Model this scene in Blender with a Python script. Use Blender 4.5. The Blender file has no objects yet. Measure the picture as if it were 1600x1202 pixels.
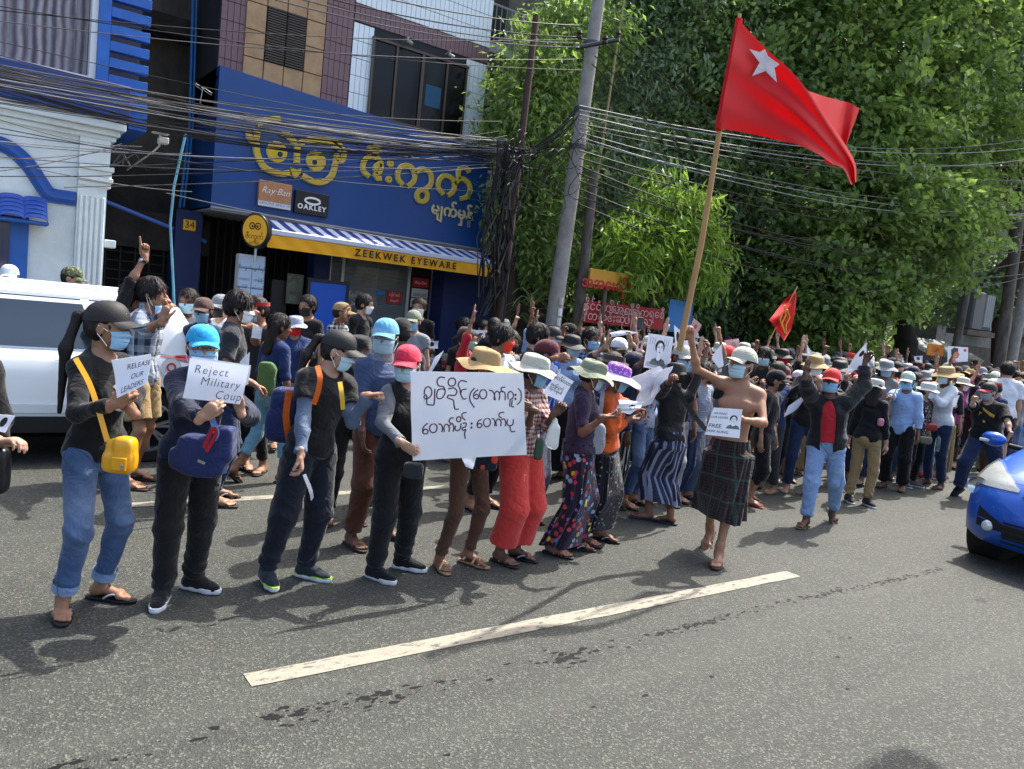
import bpy, bmesh, math, random
import numpy as np
from mathutils import Vector, Matrix, noise as mnoise
R = math.radians
C = bpy.context.scene.collection
rng = np.random.default_rng(7)
random.seed(7)

# ------------------------------------------------------------------ camera
CAM_H = 1.8
_roll, _pitch, _yaw = R(5.994), R(5.444), R(36.125)
def _axes():
    f = np.array([math.sin(_yaw)*math.cos(_pitch), math.cos(_yaw)*math.cos(_pitch), -math.sin(_pitch)])
    r0 = np.array([math.cos(_yaw), -math.sin(_yaw), 0.0]); u0 = np.cross(r0, f)
    c, s = math.cos(_roll), math.sin(_roll)
    return c*r0+s*u0, -s*r0+c*u0, f
CR, CU, CF = _axes()
_cd = bpy.data.cameras.new('camera'); cam = bpy.data.objects.new('camera', _cd); C.objects.link(cam)
_cd.lens = 27.0; _cd.sensor_width = 36.0; _cd.sensor_fit = 'HORIZONTAL'; _cd.clip_start = 0.05; _cd.clip_end = 2000
cam.matrix_world = Matrix(((CR[0], CU[0], -CF[0], 0), (CR[1], CU[1], -CF[1], 0), (CR[2], CU[2], -CF[2], CAM_H), (0, 0, 0, 1)))
bpy.context.scene.camera = cam
O = np.array([0, 0, CAM_H])
def ray(u, v): return CF + CR*(u-800)/1200.0 - CU*(v-601)/1200.0
def at(u, v, Y):                       # point on the wall plane y = Y seen at a place of the photograph
    r = ray(u, v); return O + r*(Y/r[1])
def gr(u, v, z=0.0):                   # point on the ground
    r = ray(u, v); return O + r*((z-CAM_H)/r[2])
def atd(u, v, d):                      # point at a camera depth
    return O + ray(u, v)*d
def depth(P): return float((np.array(P)-O) @ CF)

# ------------------------------------------------------------------ light
SUN_V = np.array([0.60, 0.14, 1.0]); SUN_V = SUN_V/np.linalg.norm(SUN_V)
w = bpy.data.worlds.new("World"); bpy.context.scene.world = w; w.use_nodes = True
_nt = w.node_tree; _bg = _nt.nodes['Background']
_sky = _nt.nodes.new('ShaderNodeTexSky'); _sky.sky_type = 'NISHITA'; _sky.sun_disc = False
_sky.sun_elevation = math.asin(SUN_V[2]); _sky.sun_rotation = math.atan2(SUN_V[0], SUN_V[1])
_sky.air_density = 0.9; _sky.dust_density = 4.0; _sky.ozone_density = 0.4
_nt.links.new(_sky.outputs[0], _bg.inputs[0]); _bg.inputs[1].default_value = 0.15
_sd = bpy.data.lights.new('sun', 'SUN'); _sd.energy = 2.8; _sd.angle = R(0.55); _sd.color = (1.0, 0.95, 0.87)
sun = bpy.data.objects.new('sun', _sd); C.objects.link(sun)
sun.rotation_euler = Vector(SUN_V).to_track_quat('Z', 'Y').to_euler()
_vs = bpy.context.scene.view_settings
_vs.view_transform = 'Standard'; _vs.look = 'None'; _vs.gamma = 1; _vs.use_curve_mapping = False
_vs.exposure = 1.72
_cy = bpy.context.scene.cycles
_cy.max_bounces = 6; _cy.diffuse_bounces = 3; _cy.glossy_bounces = 3; _cy.transmission_bounces = 5; _cy.transparent_max_bounces = 8

# ------------------------------------------------------------------ materials
_M = {}
def srgb(h):
    if isinstance(h, str):
        h = h.lstrip('#'); c = [int(h[i:i+2], 16)/255 for i in (0, 2, 4)]
        return tuple(x/12.92 if x <= .04045 else ((x+.055)/1.055)**2.4 for x in c)
    return tuple(h)
def mat(key, col=(.5, .5, .5), rough=.7, metal=0.0, bump=0.0, bscale=60.0, var=0.0, vscale=4.0, col2=None, spec=.4,
        transl=0.0, coat=0.0, stretch=(1, 1, 1), pattern=None, alpha=1.0, trans=0.0, dirt=None, dscale=3.0, damt=.5, sheen=0.0, sss=0.0):
    """one procedural surface; pattern is a function (node tree, coordinate socket, colour socket) -> colour socket"""
    if key in _M: return _M[key]
    m = bpy.data.materials.new(key); m.use_nodes = True; nt = m.node_tree; N = nt.nodes; L = nt.links
    b = N['Principled BSDF']; c = srgb(col)
    b.inputs['Roughness'].default_value = rough; b.inputs['Metallic'].default_value = metal
    b.inputs['Specular IOR Level'].default_value = spec
    if coat: b.inputs['Coat Weight'].default_value = coat; b.inputs['Coat Roughness'].default_value = .04
    if sheen: b.inputs['Sheen Weight'].default_value = sheen
    if trans: b.inputs['Transmission Weight'].default_value = trans
    if alpha < 1: b.inputs['Alpha'].default_value = alpha
    tc = N.new('ShaderNodeTexCoord'); mp = N.new('ShaderNodeMapping'); mp.inputs['Scale'].default_value = stretch
    L.new(tc.outputs['Object'], mp.inputs[0]); co = mp.outputs[0]
    rgb = N.new('ShaderNodeRGB'); rgb.outputs[0].default_value = (*c, 1); cs = rgb.outputs[0]
    if var or col2 is not None:
        nz = N.new('ShaderNodeTexNoise'); nz.inputs['Scale'].default_value = vscale; nz.inputs['Detail'].default_value = 6
        nz.inputs['Roughness'].default_value = .65; L.new(co, nz.inputs['Vector'])
        mr = N.new('ShaderNodeMapRange'); mr.inputs[1].default_value = .3; mr.inputs[2].default_value = .7; L.new(nz.outputs[0], mr.inputs[0])
        mx = N.new('ShaderNodeMix'); mx.data_type = 'RGBA'; L.new(mr.outputs[0], mx.inputs[0])
        c2 = srgb(col2) if col2 is not None else tuple(x*(1-var) for x in c)
        c1 = c if col2 is not None else tuple(min(1, x*(1+var)) for x in c)
        mx.inputs[6].default_value = (*c1, 1); mx.inputs[7].default_value = (*c2, 1); cs = mx.outputs[2]
    if pattern: cs = pattern(nt, tc.outputs['Object'], cs)
    if dirt is not None:
        nz = N.new('ShaderNodeTexNoise'); nz.inputs['Scale'].default_value = dscale; nz.inputs['Detail'].default_value = 8
        nz.inputs['Roughness'].default_value = .7; L.new(co, nz.inputs['Vector'])
        mr = N.new('ShaderNodeMapRange'); mr.inputs[1].default_value = .45; mr.inputs[2].default_value = .72; mr.inputs[4].default_value = damt
        L.new(nz.outputs[0], mr.inputs[0]); mx = N.new('ShaderNodeMix'); mx.data_type = 'RGBA'
        L.new(mr.outputs[0], mx.inputs[0]); L.new(cs, mx.inputs[6]); mx.inputs[7].default_value = (*srgb(dirt), 1); cs = mx.outputs[2]
    L.new(cs, b.inputs['Base Color'])
    if bump:
        nz = N.new('ShaderNodeTexNoise'); nz.inputs['Scale'].default_value = bscale; nz.inputs['Detail'].default_value = 5
        L.new(co, nz.inputs['Vector']); bp = N.new('ShaderNodeBump'); bp.inputs['Strength'].default_value = bump; bp.inputs['Distance'].default_value = .01
        L.new(nz.outputs[0], bp.inputs['Height']); L.new(bp.outputs[0], b.inputs['Normal'])
    if transl:
        tr = N.new('ShaderNodeBsdfTranslucent'); L.new(cs, tr.inputs[0]); ms = N.new('ShaderNodeMixShader'); ms.inputs[0].default_value = transl
        L.new(b.outputs[0], ms.inputs[1]); L.new(tr.outputs[0], ms.inputs[2]); L.new(ms.outputs[0], N['Material Output'].inputs[0])
    _M[key] = m; return m
def cloth(key, col, rough=.85, **k):
    """fabric: fine weave plus soft wrinkles in the relief"""
    if key in _M: return _M[key]
    var = k.pop('var', .10); m = mat(key, col, rough, var=var, vscale=k.pop('vscale', 9), spec=k.pop('spec', .2), **k); nt = m.node_tree; N = nt.nodes; L = nt.links; b = N['Principled BSDF']
    tc = N.new('ShaderNodeTexCoord'); n1 = N.new('ShaderNodeTexNoise'); n1.inputs['Scale'].default_value = 8; n1.inputs['Detail'].default_value = 3; n1.inputs['Distortion'].default_value = 1.2
    n2 = N.new('ShaderNodeTexNoise'); n2.inputs['Scale'].default_value = 260; L.new(tc.outputs['Object'], n1.inputs['Vector']); L.new(tc.outputs['Object'], n2.inputs['Vector'])
    h = pmath(nt, 'ADD', pmath(nt, 'MULTIPLY', pmath(nt, 'ABSOLUTE', pmath(nt, 'SUBTRACT', n1.outputs[0], .5)), 3.2), pmath(nt, 'MULTIPLY', n2.outputs[0], .12))
    bp = N.new('ShaderNodeBump'); bp.inputs['Strength'].default_value = .6; bp.inputs['Distance'].default_value = .014; L.new(h, bp.inputs['Height']); L.new(bp.outputs[0], b.inputs['Normal']); b.inputs['Sheen Weight'].default_value = .15
    return m
def pmix(nt, fac, c1, c2):
    mx = nt.nodes.new('ShaderNodeMix'); mx.data_type = 'RGBA'
    if hasattr(fac, 'name'): nt.links.new(fac, mx.inputs[0])
    else: mx.inputs[0].default_value = fac
    for s, c in ((6, c1), (7, c2)):
        if isinstance(c, (tuple, list)): mx.inputs[s].default_value = (*c, 1)
        else: nt.links.new(c, mx.inputs[s])
    return mx.outputs[2]
def pmath(nt, op, a, b=0.0):
    n = nt.nodes.new('ShaderNodeMath'); n.operation = op
    for i, x in enumerate((a, b)):
        if hasattr(x, 'name'): nt.links.new(x, n.inputs[i])
        else: n.inputs[i].default_value = x
    return n.outputs[0]
def paxis(nt, co, wobble=0.0, wscale=6.0):
    s = nt.nodes.new('ShaderNodeSeparateXYZ')
    if wobble:
        nz = nt.nodes.new('ShaderNodeTexNoise'); nz.inputs['Scale'].default_value = wscale; nt.links.new(co, nz.inputs['Vector'])
        vm = nt.nodes.new('ShaderNodeVectorMath'); vm.operation = 'MULTIPLY_ADD'; nt.links.new(nz.outputs['Color'], vm.inputs[0])
        vm.inputs[1].default_value = (wobble,)*3; nt.links.new(co, vm.inputs[2]); co = vm.outputs[0]
    nt.links.new(co, s.inputs[0])
    r = pmath(nt, 'MULTIPLY', pmath(nt, 'ARCTAN2', s.outputs[1], s.outputs[0]), .17)
    return s.outputs[0], s.outputs[1], s.outputs[2], r
def band(nt, x, period, width, off=0.0):
    f = pmath(nt, 'FRACT', pmath(nt, 'ADD', pmath(nt, 'DIVIDE', x, period), off))
    return pmath(nt, 'LESS_THAN', f, width)
def plaid(c1, period=.05, c3=None, p2=.17):
    def f(nt, co, cs):
        x, y, z, r = paxis(nt, co, .02)
        a = band(nt, r, period, .5); b = band(nt, z, period, .5)
        s = pmath(nt, 'MULTIPLY', pmath(nt, 'ADD', a, b), .5)
        o = pmix(nt, s, cs, srgb(c1))
        if c3:
            g = pmath(nt, 'MAXIMUM', band(nt, r, p2, .1), band(nt, z, p2, .1)); g = pmath(nt, 'MULTIPLY', g, .55)
            o = pmix(nt, g, o, srgb(c3))
        return o
    return f
def stripes(c1, period=.04, width=.5, c2=None, vertical=True):
    def f(nt, co, cs):
        x, y, z, r = paxis(nt, co, .03)
        t = r if vertical else z
        o = pmix(nt, band(nt, t, period, width), cs, srgb(c1))
        if c2: o = pmix(nt, band(nt, t, period*2.7, .14, .3), o, srgb(c2))
        return o
    return f
def denim(nt, co, cs):
    x, y, z, r = paxis(nt, co)
    n = nt.nodes.new('ShaderNodeTexNoise'); n.inputs['Scale'].default_value = 4; n.inputs['Detail'].default_value = 4; nt.links.new(co, n.inputs['Vector'])
    f = pmath(nt, 'MULTIPLY', pmath(nt, 'MULTIPLY', pmath(nt, 'MINIMUM', 1.0, pmath(nt, 'MAXIMUM', 0.0, pmath(nt, 'SUBTRACT', 1.0, pmath(nt, 'MULTIPLY', pmath(nt, 'ABSOLUTE', pmath(nt, 'SUBTRACT', z, .58)), 3.4)))), pmath(nt, 'MAXIMUM', 0.0, pmath(nt, 'MULTIPLY', pmath(nt, 'SUBTRACT', n.outputs[0], .36), 2.2))), .55)
    o = pmix(nt, f, cs, srgb('#9fb0c6'))
    sm = pmath(nt, 'MULTIPLY', pmath(nt, 'LESS_THAN', pmath(nt, 'ABSOLUTE', pmath(nt, 'ADD', y, .012)), .0035), pmath(nt, 'GREATER_THAN', pmath(nt, 'ABSOLUTE', x), .12))
    pk = pmath(nt, 'MULTIPLY', pmath(nt, 'LESS_THAN', pmath(nt, 'ABSOLUTE', pmath(nt, 'SUBTRACT', pmath(nt, 'SUBTRACT', z, pmath(nt, 'MULTIPLY', pmath(nt, 'ABSOLUTE', x), 1.1)), .72)), .004), pmath(nt, 'GREATER_THAN', y, .0))
    return pmix(nt, pmath(nt, 'MULTIPLY', pmath(nt, 'MAXIMUM', sm, pk), .55), o, srgb('#141c2c'))
def xstripes(c1, period=.05, width=.4, c2=None):
    def f(nt, co, cs):
        x, y, z, r = paxis(nt, co, .012, 3)
        t = pmath(nt, 'ADD', x, pmath(nt, 'MULTIPLY', y, .9)); o = pmix(nt, band(nt, t, period, width), cs, srgb(c1))
        if c2: o = pmix(nt, band(nt, t, period*2.7, .14, .3), o, srgb(c2))
        return o
    return f
def blobs(cols, scale=22, size=.32, rand=1.0):
    def f(nt, co, cs):
        v = nt.nodes.new('ShaderNodeTexVoronoi'); v.inputs['Scale'].default_value = scale; v.inputs['Randomness'].default_value = rand
        nt.links.new(co, v.inputs['Vector'])
        m = pmath(nt, 'LESS_THAN', v.outputs['Distance'], size)
        rp = nt.nodes.new('ShaderNodeValToRGB'); rp.color_ramp.interpolation = 'CONSTANT'
        e = rp.color_ramp.elements
        while len(e) < len(cols): e.new(.5)
        for i, c in enumerate(cols): e[i].position = i/len(cols); e[i].color = (*srgb(c), 1)
        sp = nt.nodes.new('ShaderNodeSeparateColor'); nt.links.new(v.outputs['Color'], sp.inputs[0]); nt.links.new(sp.outputs[0], rp.inputs[0])
        return pmix(nt, m, cs, rp.outputs[0])
    return f
def camo(c1, c2, c3, scale=25):
    def f(nt, co, cs):
        o = cs
        for i, c in enumerate((c1, c2, c3)):
            nz = nt.nodes.new('ShaderNodeTexNoise'); nz.inputs['Scale'].default_value = scale; nz.inputs['Detail'].default_value = 1
            vm = nt.nodes.new('ShaderNodeVectorMath'); nt.links.new(co, vm.inputs[0]); vm.inputs[1].default_value = (i*3.1, i*1.7, 0)
            nt.links.new(vm.outputs[0], nz.inputs['Vector'])
            o = pmix(nt, pmath(nt, 'GREATER_THAN', nz.outputs[0], .56), o, srgb(c))
        return o
    return f

# ------------------------------------------------------------------ mesh helpers
def wood_ramp(nt, co, cs): return cs
def mkmesh(name, V, F, smooth=True):
    V = np.asarray(V, dtype=np.float32).reshape(-1, 3)
    me = bpy.data.meshes.new(name)
    if isinstance(F, np.ndarray):
        n, k = F.shape
        me.vertices.add(len(V)); me.vertices.foreach_set('co', V.ravel())
        me.loops.add(n*k); me.loops.foreach_set('vertex_index', F.astype(np.int32).ravel())
        me.polygons.add(n); me.polygons.foreach_set('loop_start', np.arange(0, n*k, k, dtype=np.int32))
        me.update(calc_edges=True)
    else:
        me.from_pydata(V.tolist(), [], [list(map(int, f)) for f in F]); me.update()
    me.polygons.foreach_set('use_smooth', [smooth]*len(me.polygons))
    return me
def link(name, me, m=None, parent=None, loc=None, rot=None):
    o = bpy.data.objects.new(name, me); C.objects.link(o)
    if m is not None and me is not None:
        ms = m if isinstance(m, (list, tuple)) else [m]
        for x in ms: me.materials.append(x)
    if parent is not None: o.parent = parent
    if loc is not None: o.location = tuple(float(x) for x in loc)
    if rot is not None: o.rotation_euler = rot
    return o
def tag(o, label=None, cat=None, group=None, kind=None):
    if label: o['label'] = label
    if cat: o['category'] = cat
    if group: o['group'] = group
    if kind: o['kind'] = kind
    return o
def empty(name, loc=(0, 0, 0), rz=0.0):
    o = bpy.data.objects.new(name, None); C.objects.link(o); o.empty_display_size = .2
    o.location = tuple(float(x) for x in loc); o.rotation_euler = (0, 0, rz); return o
class MB:
    """collects simple shapes; build() links them as one mesh object"""
    def __init__(s): s.V = []; s.F = []; s.mi = []; s.cur = 0
    def add(s, V, F):
        o = len(s.V); s.V.extend([tuple(map(float, v)) for v in V]); s.F.extend([tuple(i+o for i in f) for f in F]); s.mi.extend([s.cur]*len(F)); return s
    def box(s, x0, x1, y0, y1, z0, z1, bev=0.0):
        if bev <= 0:
            V = [(x, y, z) for z in (z0, z1) for y in (y0, y1) for x in (x0, x1)]
            return s.add(V, [(0, 2, 3, 1), (4, 5, 7, 6), (0, 1, 5, 4), (2, 6, 7, 3), (0, 4, 6, 2), (1, 3, 7, 5)])
        bm = bmesh.new(); bmesh.ops.create_cube(bm, size=1)
        for v in bm.verts: v.co = ((v.co.x+.5)*(x1-x0)+x0, (v.co.y+.5)*(y1-y0)+y0, (v.co.z+.5)*(z1-z0)+z0)
        bmesh.ops.bevel(bm, geom=bm.edges[:]+bm.verts[:], offset=bev, segments=1, affect='EDGES')
        bm.verts.index_update(); s.add([v.co[:] for v in bm.verts], [[v.index for v in f.verts] for f in bm.faces]); bm.free(); return s
    def tube(s, pts, r, n=8, caps=True):
        pts = [np.array(p, float) for p in pts]; rs = r if isinstance(r, (list, tuple, np.ndarray)) else [r]*len(pts)
        rings = []; prev = None
        for i, p in enumerate(pts):
            t = pts[min(i+1, len(pts)-1)]-pts[max(i-1, 0)]; t = t/(np.linalg.norm(t)+1e-9)
            if prev is None:
                a = np.array([0, 0, 1.]) if abs(t[2]) < .9 else np.array([1., 0, 0])
            else: a = prev
            x = a-t*(a@t); x /= np.linalg.norm(x)+1e-9; prev = x; y = np.cross(t, x)
            rings.append([p+rs[i]*(x*math.cos(k*2*math.pi/n)+y*math.sin(k*2*math.pi/n)) for k in range(n)])
        V = [v for q in rings for v in q]; F = []
        for i in range(len(pts)-1):
            for k in range(n):
                a = i*n+k; b = i*n+(k+1) % n; F.append((a, b, b+n, a+n))
        if caps: F.append(tuple(range(n-1, -1, -1))); F.append(tuple(range((len(pts)-1)*n, len(pts)*n)))
        return s.add(V, F)
    def lathe(s, prof, n=24, c=(0, 0, 0), axis='z', a0=0, a1=2*math.pi):
        full = abs(a1-a0-2*math.pi) < 1e-6; m = n if full else n+1; V = []
        for (r, z) in prof:
            for k in range(m):
                a = a0+(a1-a0)*k/n; p = (r*math.cos(a), r*math.sin(a), z)
                if axis == 'y': p = (p[0], p[2], p[1])
                if axis == 'x': p = (p[2], p[0], p[1])
                V.append((p[0]+c[0], p[1]+c[1], p[2]+c[2]))
        F = []
        for i in range(len(prof)-1):
            for k in range(n if full else n):
                a = i*m+k; b = i*m+((k+1) % m if full else k+1); F.append((a, b, b+m, a+m))
        return s.add(V, F)
    def prism(s, poly, y0, y1):          # outline in x,z pushed from y0 to y1
        n = len(poly); V = [(x, y0, z) for x, z in poly]+[(x, y1, z) for x, z in poly]
        F = [tuple(range(n)), tuple(range(2*n-1, n-1, -1))]+[(i, i+n, (i+1) % n+n, (i+1) % n) for i in range(n)]
        return s.add(V, F)
    def grid(s, P, thick=0.0, closed_u=False):
        """P (m,n,3) surface; thick > 0 makes a closed slab"""
        P = np.asarray(P, float); m, n = P.shape[:2]
        if thick <= 0:
            F = []
            for i in range(m-1):
                for j in range(n-1 if not closed_u else n):
                    j2 = (j+1) % n; F.append((i*n+j, i*n+j2, (i+1)*n+j2, (i+1)*n+j))
            return s.add(P.reshape(-1, 3), F)
        if closed_u: gu = np.roll(P, -1, 1)-np.roll(P, 1, 1)
        else: gu = np.gradient(P, axis=1)
        gv = np.gradient(P, axis=0); N = np.cross(gu, gv); N /= np.linalg.norm(N, axis=2, keepdims=True)+1e-9
        A = P+N*thick/2; B = P-N*thick/2; V = np.concatenate([A.reshape(-1, 3), B.reshape(-1, 3)]); k = m*n; F = []
        for i in range(m-1):
            for j in range(n-1 if not closed_u else n):
                j2 = (j+1) % n; a, b, c, d = i*n+j, i*n+j2, (i+1)*n+j2, (i+1)*n+j
                F.append((a, b, c, d)); F.append((k+d, k+c, k+b, k+a))
        for j in range(n-1 if not closed_u else n):
            j2 = (j+1) % n; F.append((j2, j, k+j, k+j2)); a = (m-1)*n; F.append((a+j, a+j2, k+a+j2, k+a+j))
        if not closed_u:
            for i in range(m-1):
                F.append((i*n, (i+1)*n, k+(i+1)*n, k+i*n)); a = n-1; F.append(((i+1)*n+a, i*n+a, k+i*n+a, k+(i+1)*n+a))
        return s.add(V, F)
    def build(s, name, m=None, parent=None, smooth=False, loc=None, rot=None):
        me = mkmesh(name, s.V, s.F, smooth)
        if smooth: me.set_sharp_from_angle(angle=R(48))
        o = link(name, me, m, parent, loc, rot)
        if isinstance(m, (list, tuple)): me.polygons.foreach_set('material_index', s.mi)
        return o
def quadbox(mb, P00, P10, P11, P01, nrm, t):   # slab on a quad
    n = np.array(nrm, float)*t; A = [np.array(p, float) for p in (P00, P10, P11, P01)]
    mb.add(A+[a-n for a in A], [(0, 1, 2, 3), (7, 6, 5, 4), (0, 4, 5, 1), (1, 5, 6, 2), (2, 6, 7, 3), (3, 7, 4, 0)]); return mb

# ------------------------------------------------------------------ lettering
def text_mesh(body, size=1.0, thin=0.0, space=1.0, shear=0.0, ext=0.0, align='CENTER'):
    """outline of a word in the built-in font as (verts, faces) in x,y"""
    c = bpy.data.curves.new('lettering', 'FONT'); c.body = body; c.size = size; c.align_x = align; c.align_y = 'CENTER'
    c.resolution_u = 3; c.offset = thin; c.space_character = space; c.shear = shear; c.extrude = ext
    o = bpy.data.objects.new('lettering', c); C.objects.link(o)
    dg = bpy.context.evaluated_depsgraph_get(); me = o.evaluated_get(dg).to_mesh()
    V = [v.co[:] for v in me.vertices]; F = [tuple(p.vertices) for p in me.polygons]
    o.evaluated_get(dg).to_mesh_clear(); bpy.data.objects.remove(o); bpy.data.curves.remove(c)
    return np.array(V, float).reshape(-1, 3), F
def text_at(name, body, P, X, Yv, size, m, parent, N=None, off=.003, **kw):
    """lettering flat on a surface: origin P, unit axes X (reading) and Yv (up)"""
    V, F = text_mesh(body, size, **kw); X = np.array(X, float); Yv = np.array(Yv, float)
    if N is None: N = np.cross(X, Yv)
    N = np.array(N, float); W = np.array(P)[None]+V[:, :1]*X+V[:, 1:2]*Yv+(V[:, 2:3]+off)*N
    me = mkmesh(name, W, F, False); return link(name, me, m, parent)

# ------------------------------------------------------------------ solid shapes blended from simple ones, meshed by surface nets
def nets(D, o, h):
    nx, ny, nz = D.shape; S = D < 0
    c = S[:-1, :-1, :-1].astype(np.int8)
    cnt = c.copy()
    for dx in (0, 1):
        for dy in (0, 1):
            for dz in (0, 1):
                if dx or dy or dz: cnt = cnt+S[dx:nx-1+dx, dy:ny-1+dy, dz:nz-1+dz]
    act = (cnt > 0) & (cnt < 8); idx = -np.ones(act.shape, np.int64); ii = np.argwhere(act); idx[act] = np.arange(len(ii))
    if len(ii) == 0: return np.zeros((0, 3)), np.zeros((0, 4), int)
    acc = np.zeros((len(ii), 3)); num = np.zeros(len(ii))
    co = [(a, b, c_) for a in (0, 1) for b in (0, 1) for c_ in (0, 1)]
    val = {k: D[ii[:, 0]+k[0], ii[:, 1]+k[1], ii[:, 2]+k[2]] for k in co}
    for a in co:
        for ax in range(3):
            if a[ax] == 0:
                b = list(a); b[ax] = 1; b = tuple(b); va, vb = val[a], val[b]; m = (va < 0) != (vb < 0)
                t = np.where(m, va/(va-vb+1e-12), 0); p = np.array(a, float)[None].repeat(len(ii), 0); p[:, ax] += t
                acc += p*m[:, None]; num += m
    V = (ii+acc/num[:, None])*h+o
    Q = []
    for ax in range(3):
        u, v = [(1, 2), (2, 0), (0, 1)][ax]
        sl0 = [slice(None)]*3; sl1 = [slice(None)]*3; sl0[ax] = slice(0, -1); sl1[ax] = slice(1, None)
        a, b = S[tuple(sl0)], S[tuple(sl1)]; e = np.argwhere(a != b)
        ok = (e[:, u] > 0) & (e[:, v] > 0) & (e[:, u] < D.shape[u]-1) & (e[:, v] < D.shape[v]-1); e = e[ok]
        fl = a[e[:, 0], e[:, 1], e[:, 2]]
        def g(du, dv):
            f = e.copy(); f[:, u] -= du; f[:, v] -= dv; return idx[f[:, 0], f[:, 1], f[:, 2]]
        q = np.stack([g(1, 1), g(0, 1), g(0, 0), g(1, 0)], 1); q[~fl] = q[~fl][:, ::-1]; Q.append(q)
    Q = np.concatenate(Q); Q = Q[(Q >= 0).all(1)]
    return V, Q
def crs(p, w=.55):
    """narrow raised creases: 1 on the ridge, falling off quickly"""
    return 1-np.abs(np.sin(p*.5))**w
def fold(P, kind, s=0.0):
    x, y, z = P[..., 0], P[..., 1], P[..., 2]
    wx = .035*np.sin(z*13+s)+.03*np.sin(y*17+x*9+s*2); wz = .04*np.sin(x*15+1.3*s)+.03*np.sin(y*19+z*8)
    if kind == 'shirt':
        m = .5+.5*np.sin(x*7+z*6+s); a = crs((x+wx*1.6)*27+z*13+s, 1.0)*(.35+m)+crs((z+wz*1.6)*31-(x+wx)*15+s*3, .9)*(1.3-m); e = np.exp(-((z-.93)/.08)**2)*crs(z*70+x*20+s, .8)*.6
        return .8-a-e
    if kind == 'pants':
        k = np.exp(-((z-.13)/.10)**2)*1.5+.9*np.exp(-((z-.46)/.09)**2)+.9*np.exp(-((z-.82)/.07)**2)+.25
        a = crs((z+wz*1.5)*62+14*(x+y)+s, .9)*k*.9+crs((x+y*.8+wx)*30+z*9+s, 1.0)*.5
        return .5-a
    if kind == 'hair': return np.sin(x*120+y*90+4*np.sin(z*31+s))*.5+np.sin(x*65-y*110+s)*np.sin(z*60)*.6
    if kind == 'cloth': return np.sin(x*22+y*19+2*np.sin(z*7+s))+.4*np.sin(z*31+x*9)
    return 0*x
class Solid:
    def __init__(s): s.ops = []
    def cone(s, a, b, ra, rb, k=.02, flat=None, cut=None):
        a = np.array(a, float); b = np.array(b, float); m = max(ra, rb)
        s.ops.append(('cone', a, b, ra, rb, k, flat, cut, np.minimum(a, b)-m, np.maximum(a, b)+m)); return s
    def ell(s, c, r, M=None, k=.02, cut=None, sub=False):
        c = np.array(c, float); r = np.array(r, float); m = r.max(); s.ops.append(('sub' if sub else 'ell', c, r, M, None, k, None, cut, c-m, c+m)); return s
    def sbox(s, c, r, M=None, k=.02, pw=4.5):
        c = np.array(c, float); r = np.array(r, float); m = r.max()*1.5; s.ops.append(('ell', c, r, M, pw, k, None, None, c-m, c+m)); return s
    def half(s, p, n, k=0.0): s.ops.append(('half', np.array(p, float), np.array(n, float), k)); return s
    def mesh(s, h=.012, amp=0.0, kind=None, seed=0.0):
        bs = [o for o in s.ops if o[0] in ('cone', 'ell')]
        lo = np.min([o[8] for o in bs], 0)-.03-3*h; hi = np.max([o[9] for o in bs], 0)+.03+3*h
        n = np.ceil((hi-lo)/h).astype(int)+1
        D = np.full(tuple(n), 1.0, np.float32)
        ax = [lo[i]+h*np.arange(n[i]) for i in range(3)]
        for o in s.ops:
            if o[0] == 'half':
                p, nn, k = o[1], o[2], o[3]
                d = ((ax[0][:, None, None]-p[0])*nn[0]+(ax[1][None, :, None]-p[1])*nn[1]+(ax[2][None, None, :]-p[2])*nn[2]).astype(np.float32)
                D = np.maximum(D, d); continue
            k = o[5]; l = np.clip(np.floor((o[8]-lo-k-2*h-.02)/h).astype(int), 0, n); q = np.clip(np.ceil((o[9]-lo+k+2*h+.02)/h).astype(int)+1, 0, n)
            if (q <= l).any(): continue
            X, Y, Z = np.meshgrid(ax[0][l[0]:q[0]], ax[1][l[1]:q[1]], ax[2][l[2]:q[2]], indexing='ij')
            P = np.stack([X, Y, Z], -1)
            if o[0] == 'cone':
                _, a, b, ra, rb, k, flat, cut, _, _ = o; ba = b-a; L2 = max(ba@ba, 1e-9); t = np.clip(((P-a)@ba)/L2, 0, 1)
                W = P-(a+t[..., None]*ba)
                if flat is not None:
                    fn, fs = flat; W = W+((W@fn)*(fs-1))[..., None]*fn
                d = np.linalg.norm(W, axis=-1)-(ra+(rb-ra)*t)
            else:
                _, c, r, M, pw, k, _, cut, _, _ = o; W = P-c
                if M is not None: W = W@M            # columns of M are the axes
                k0 = np.linalg.norm(W/r, axis=-1); k1 = np.linalg.norm(W/(r*r), axis=-1)+1e-9; d = k0*(k0-1)/k1
                if pw: d = ((np.abs(W/r)**pw).sum(-1)**(1/pw)-1)*r.min()
            if cut is not None:
                for (cp, cn) in (cut if isinstance(cut, list) else [cut]): d = np.maximum(d, (P-cp)@cn)
            sub = D[l[0]:q[0], l[1]:q[1], l[2]:q[2]]
            if o[0] == 'sub':
                d = -d; hh = np.maximum(k-np.abs(sub-d), 0)/max(k, 1e-6); D[l[0]:q[0], l[1]:q[1], l[2]:q[2]] = np.maximum(sub, d)+hh*hh*k*.25
            else:
                hh = np.maximum(k-np.abs(sub-d), 0)/max(k, 1e-6); D[l[0]:q[0], l[1]:q[1], l[2]:q[2]] = np.minimum(sub, d)-hh*hh*k*.25
        if amp:
            m = np.abs(D) < .06; I = np.argwhere(m); P = lo+I*h; D[m] += (amp*fold(P, kind, seed)).astype(np.float32)
        return nets(D, lo, h)
def join(parts):
    V = []; F = []; o = 0
    for v, f in parts:
        if len(v) == 0: continue
        V.append(v); F.append(f+o); o += len(v)
    return np.concatenate(V), np.concatenate(F)
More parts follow.
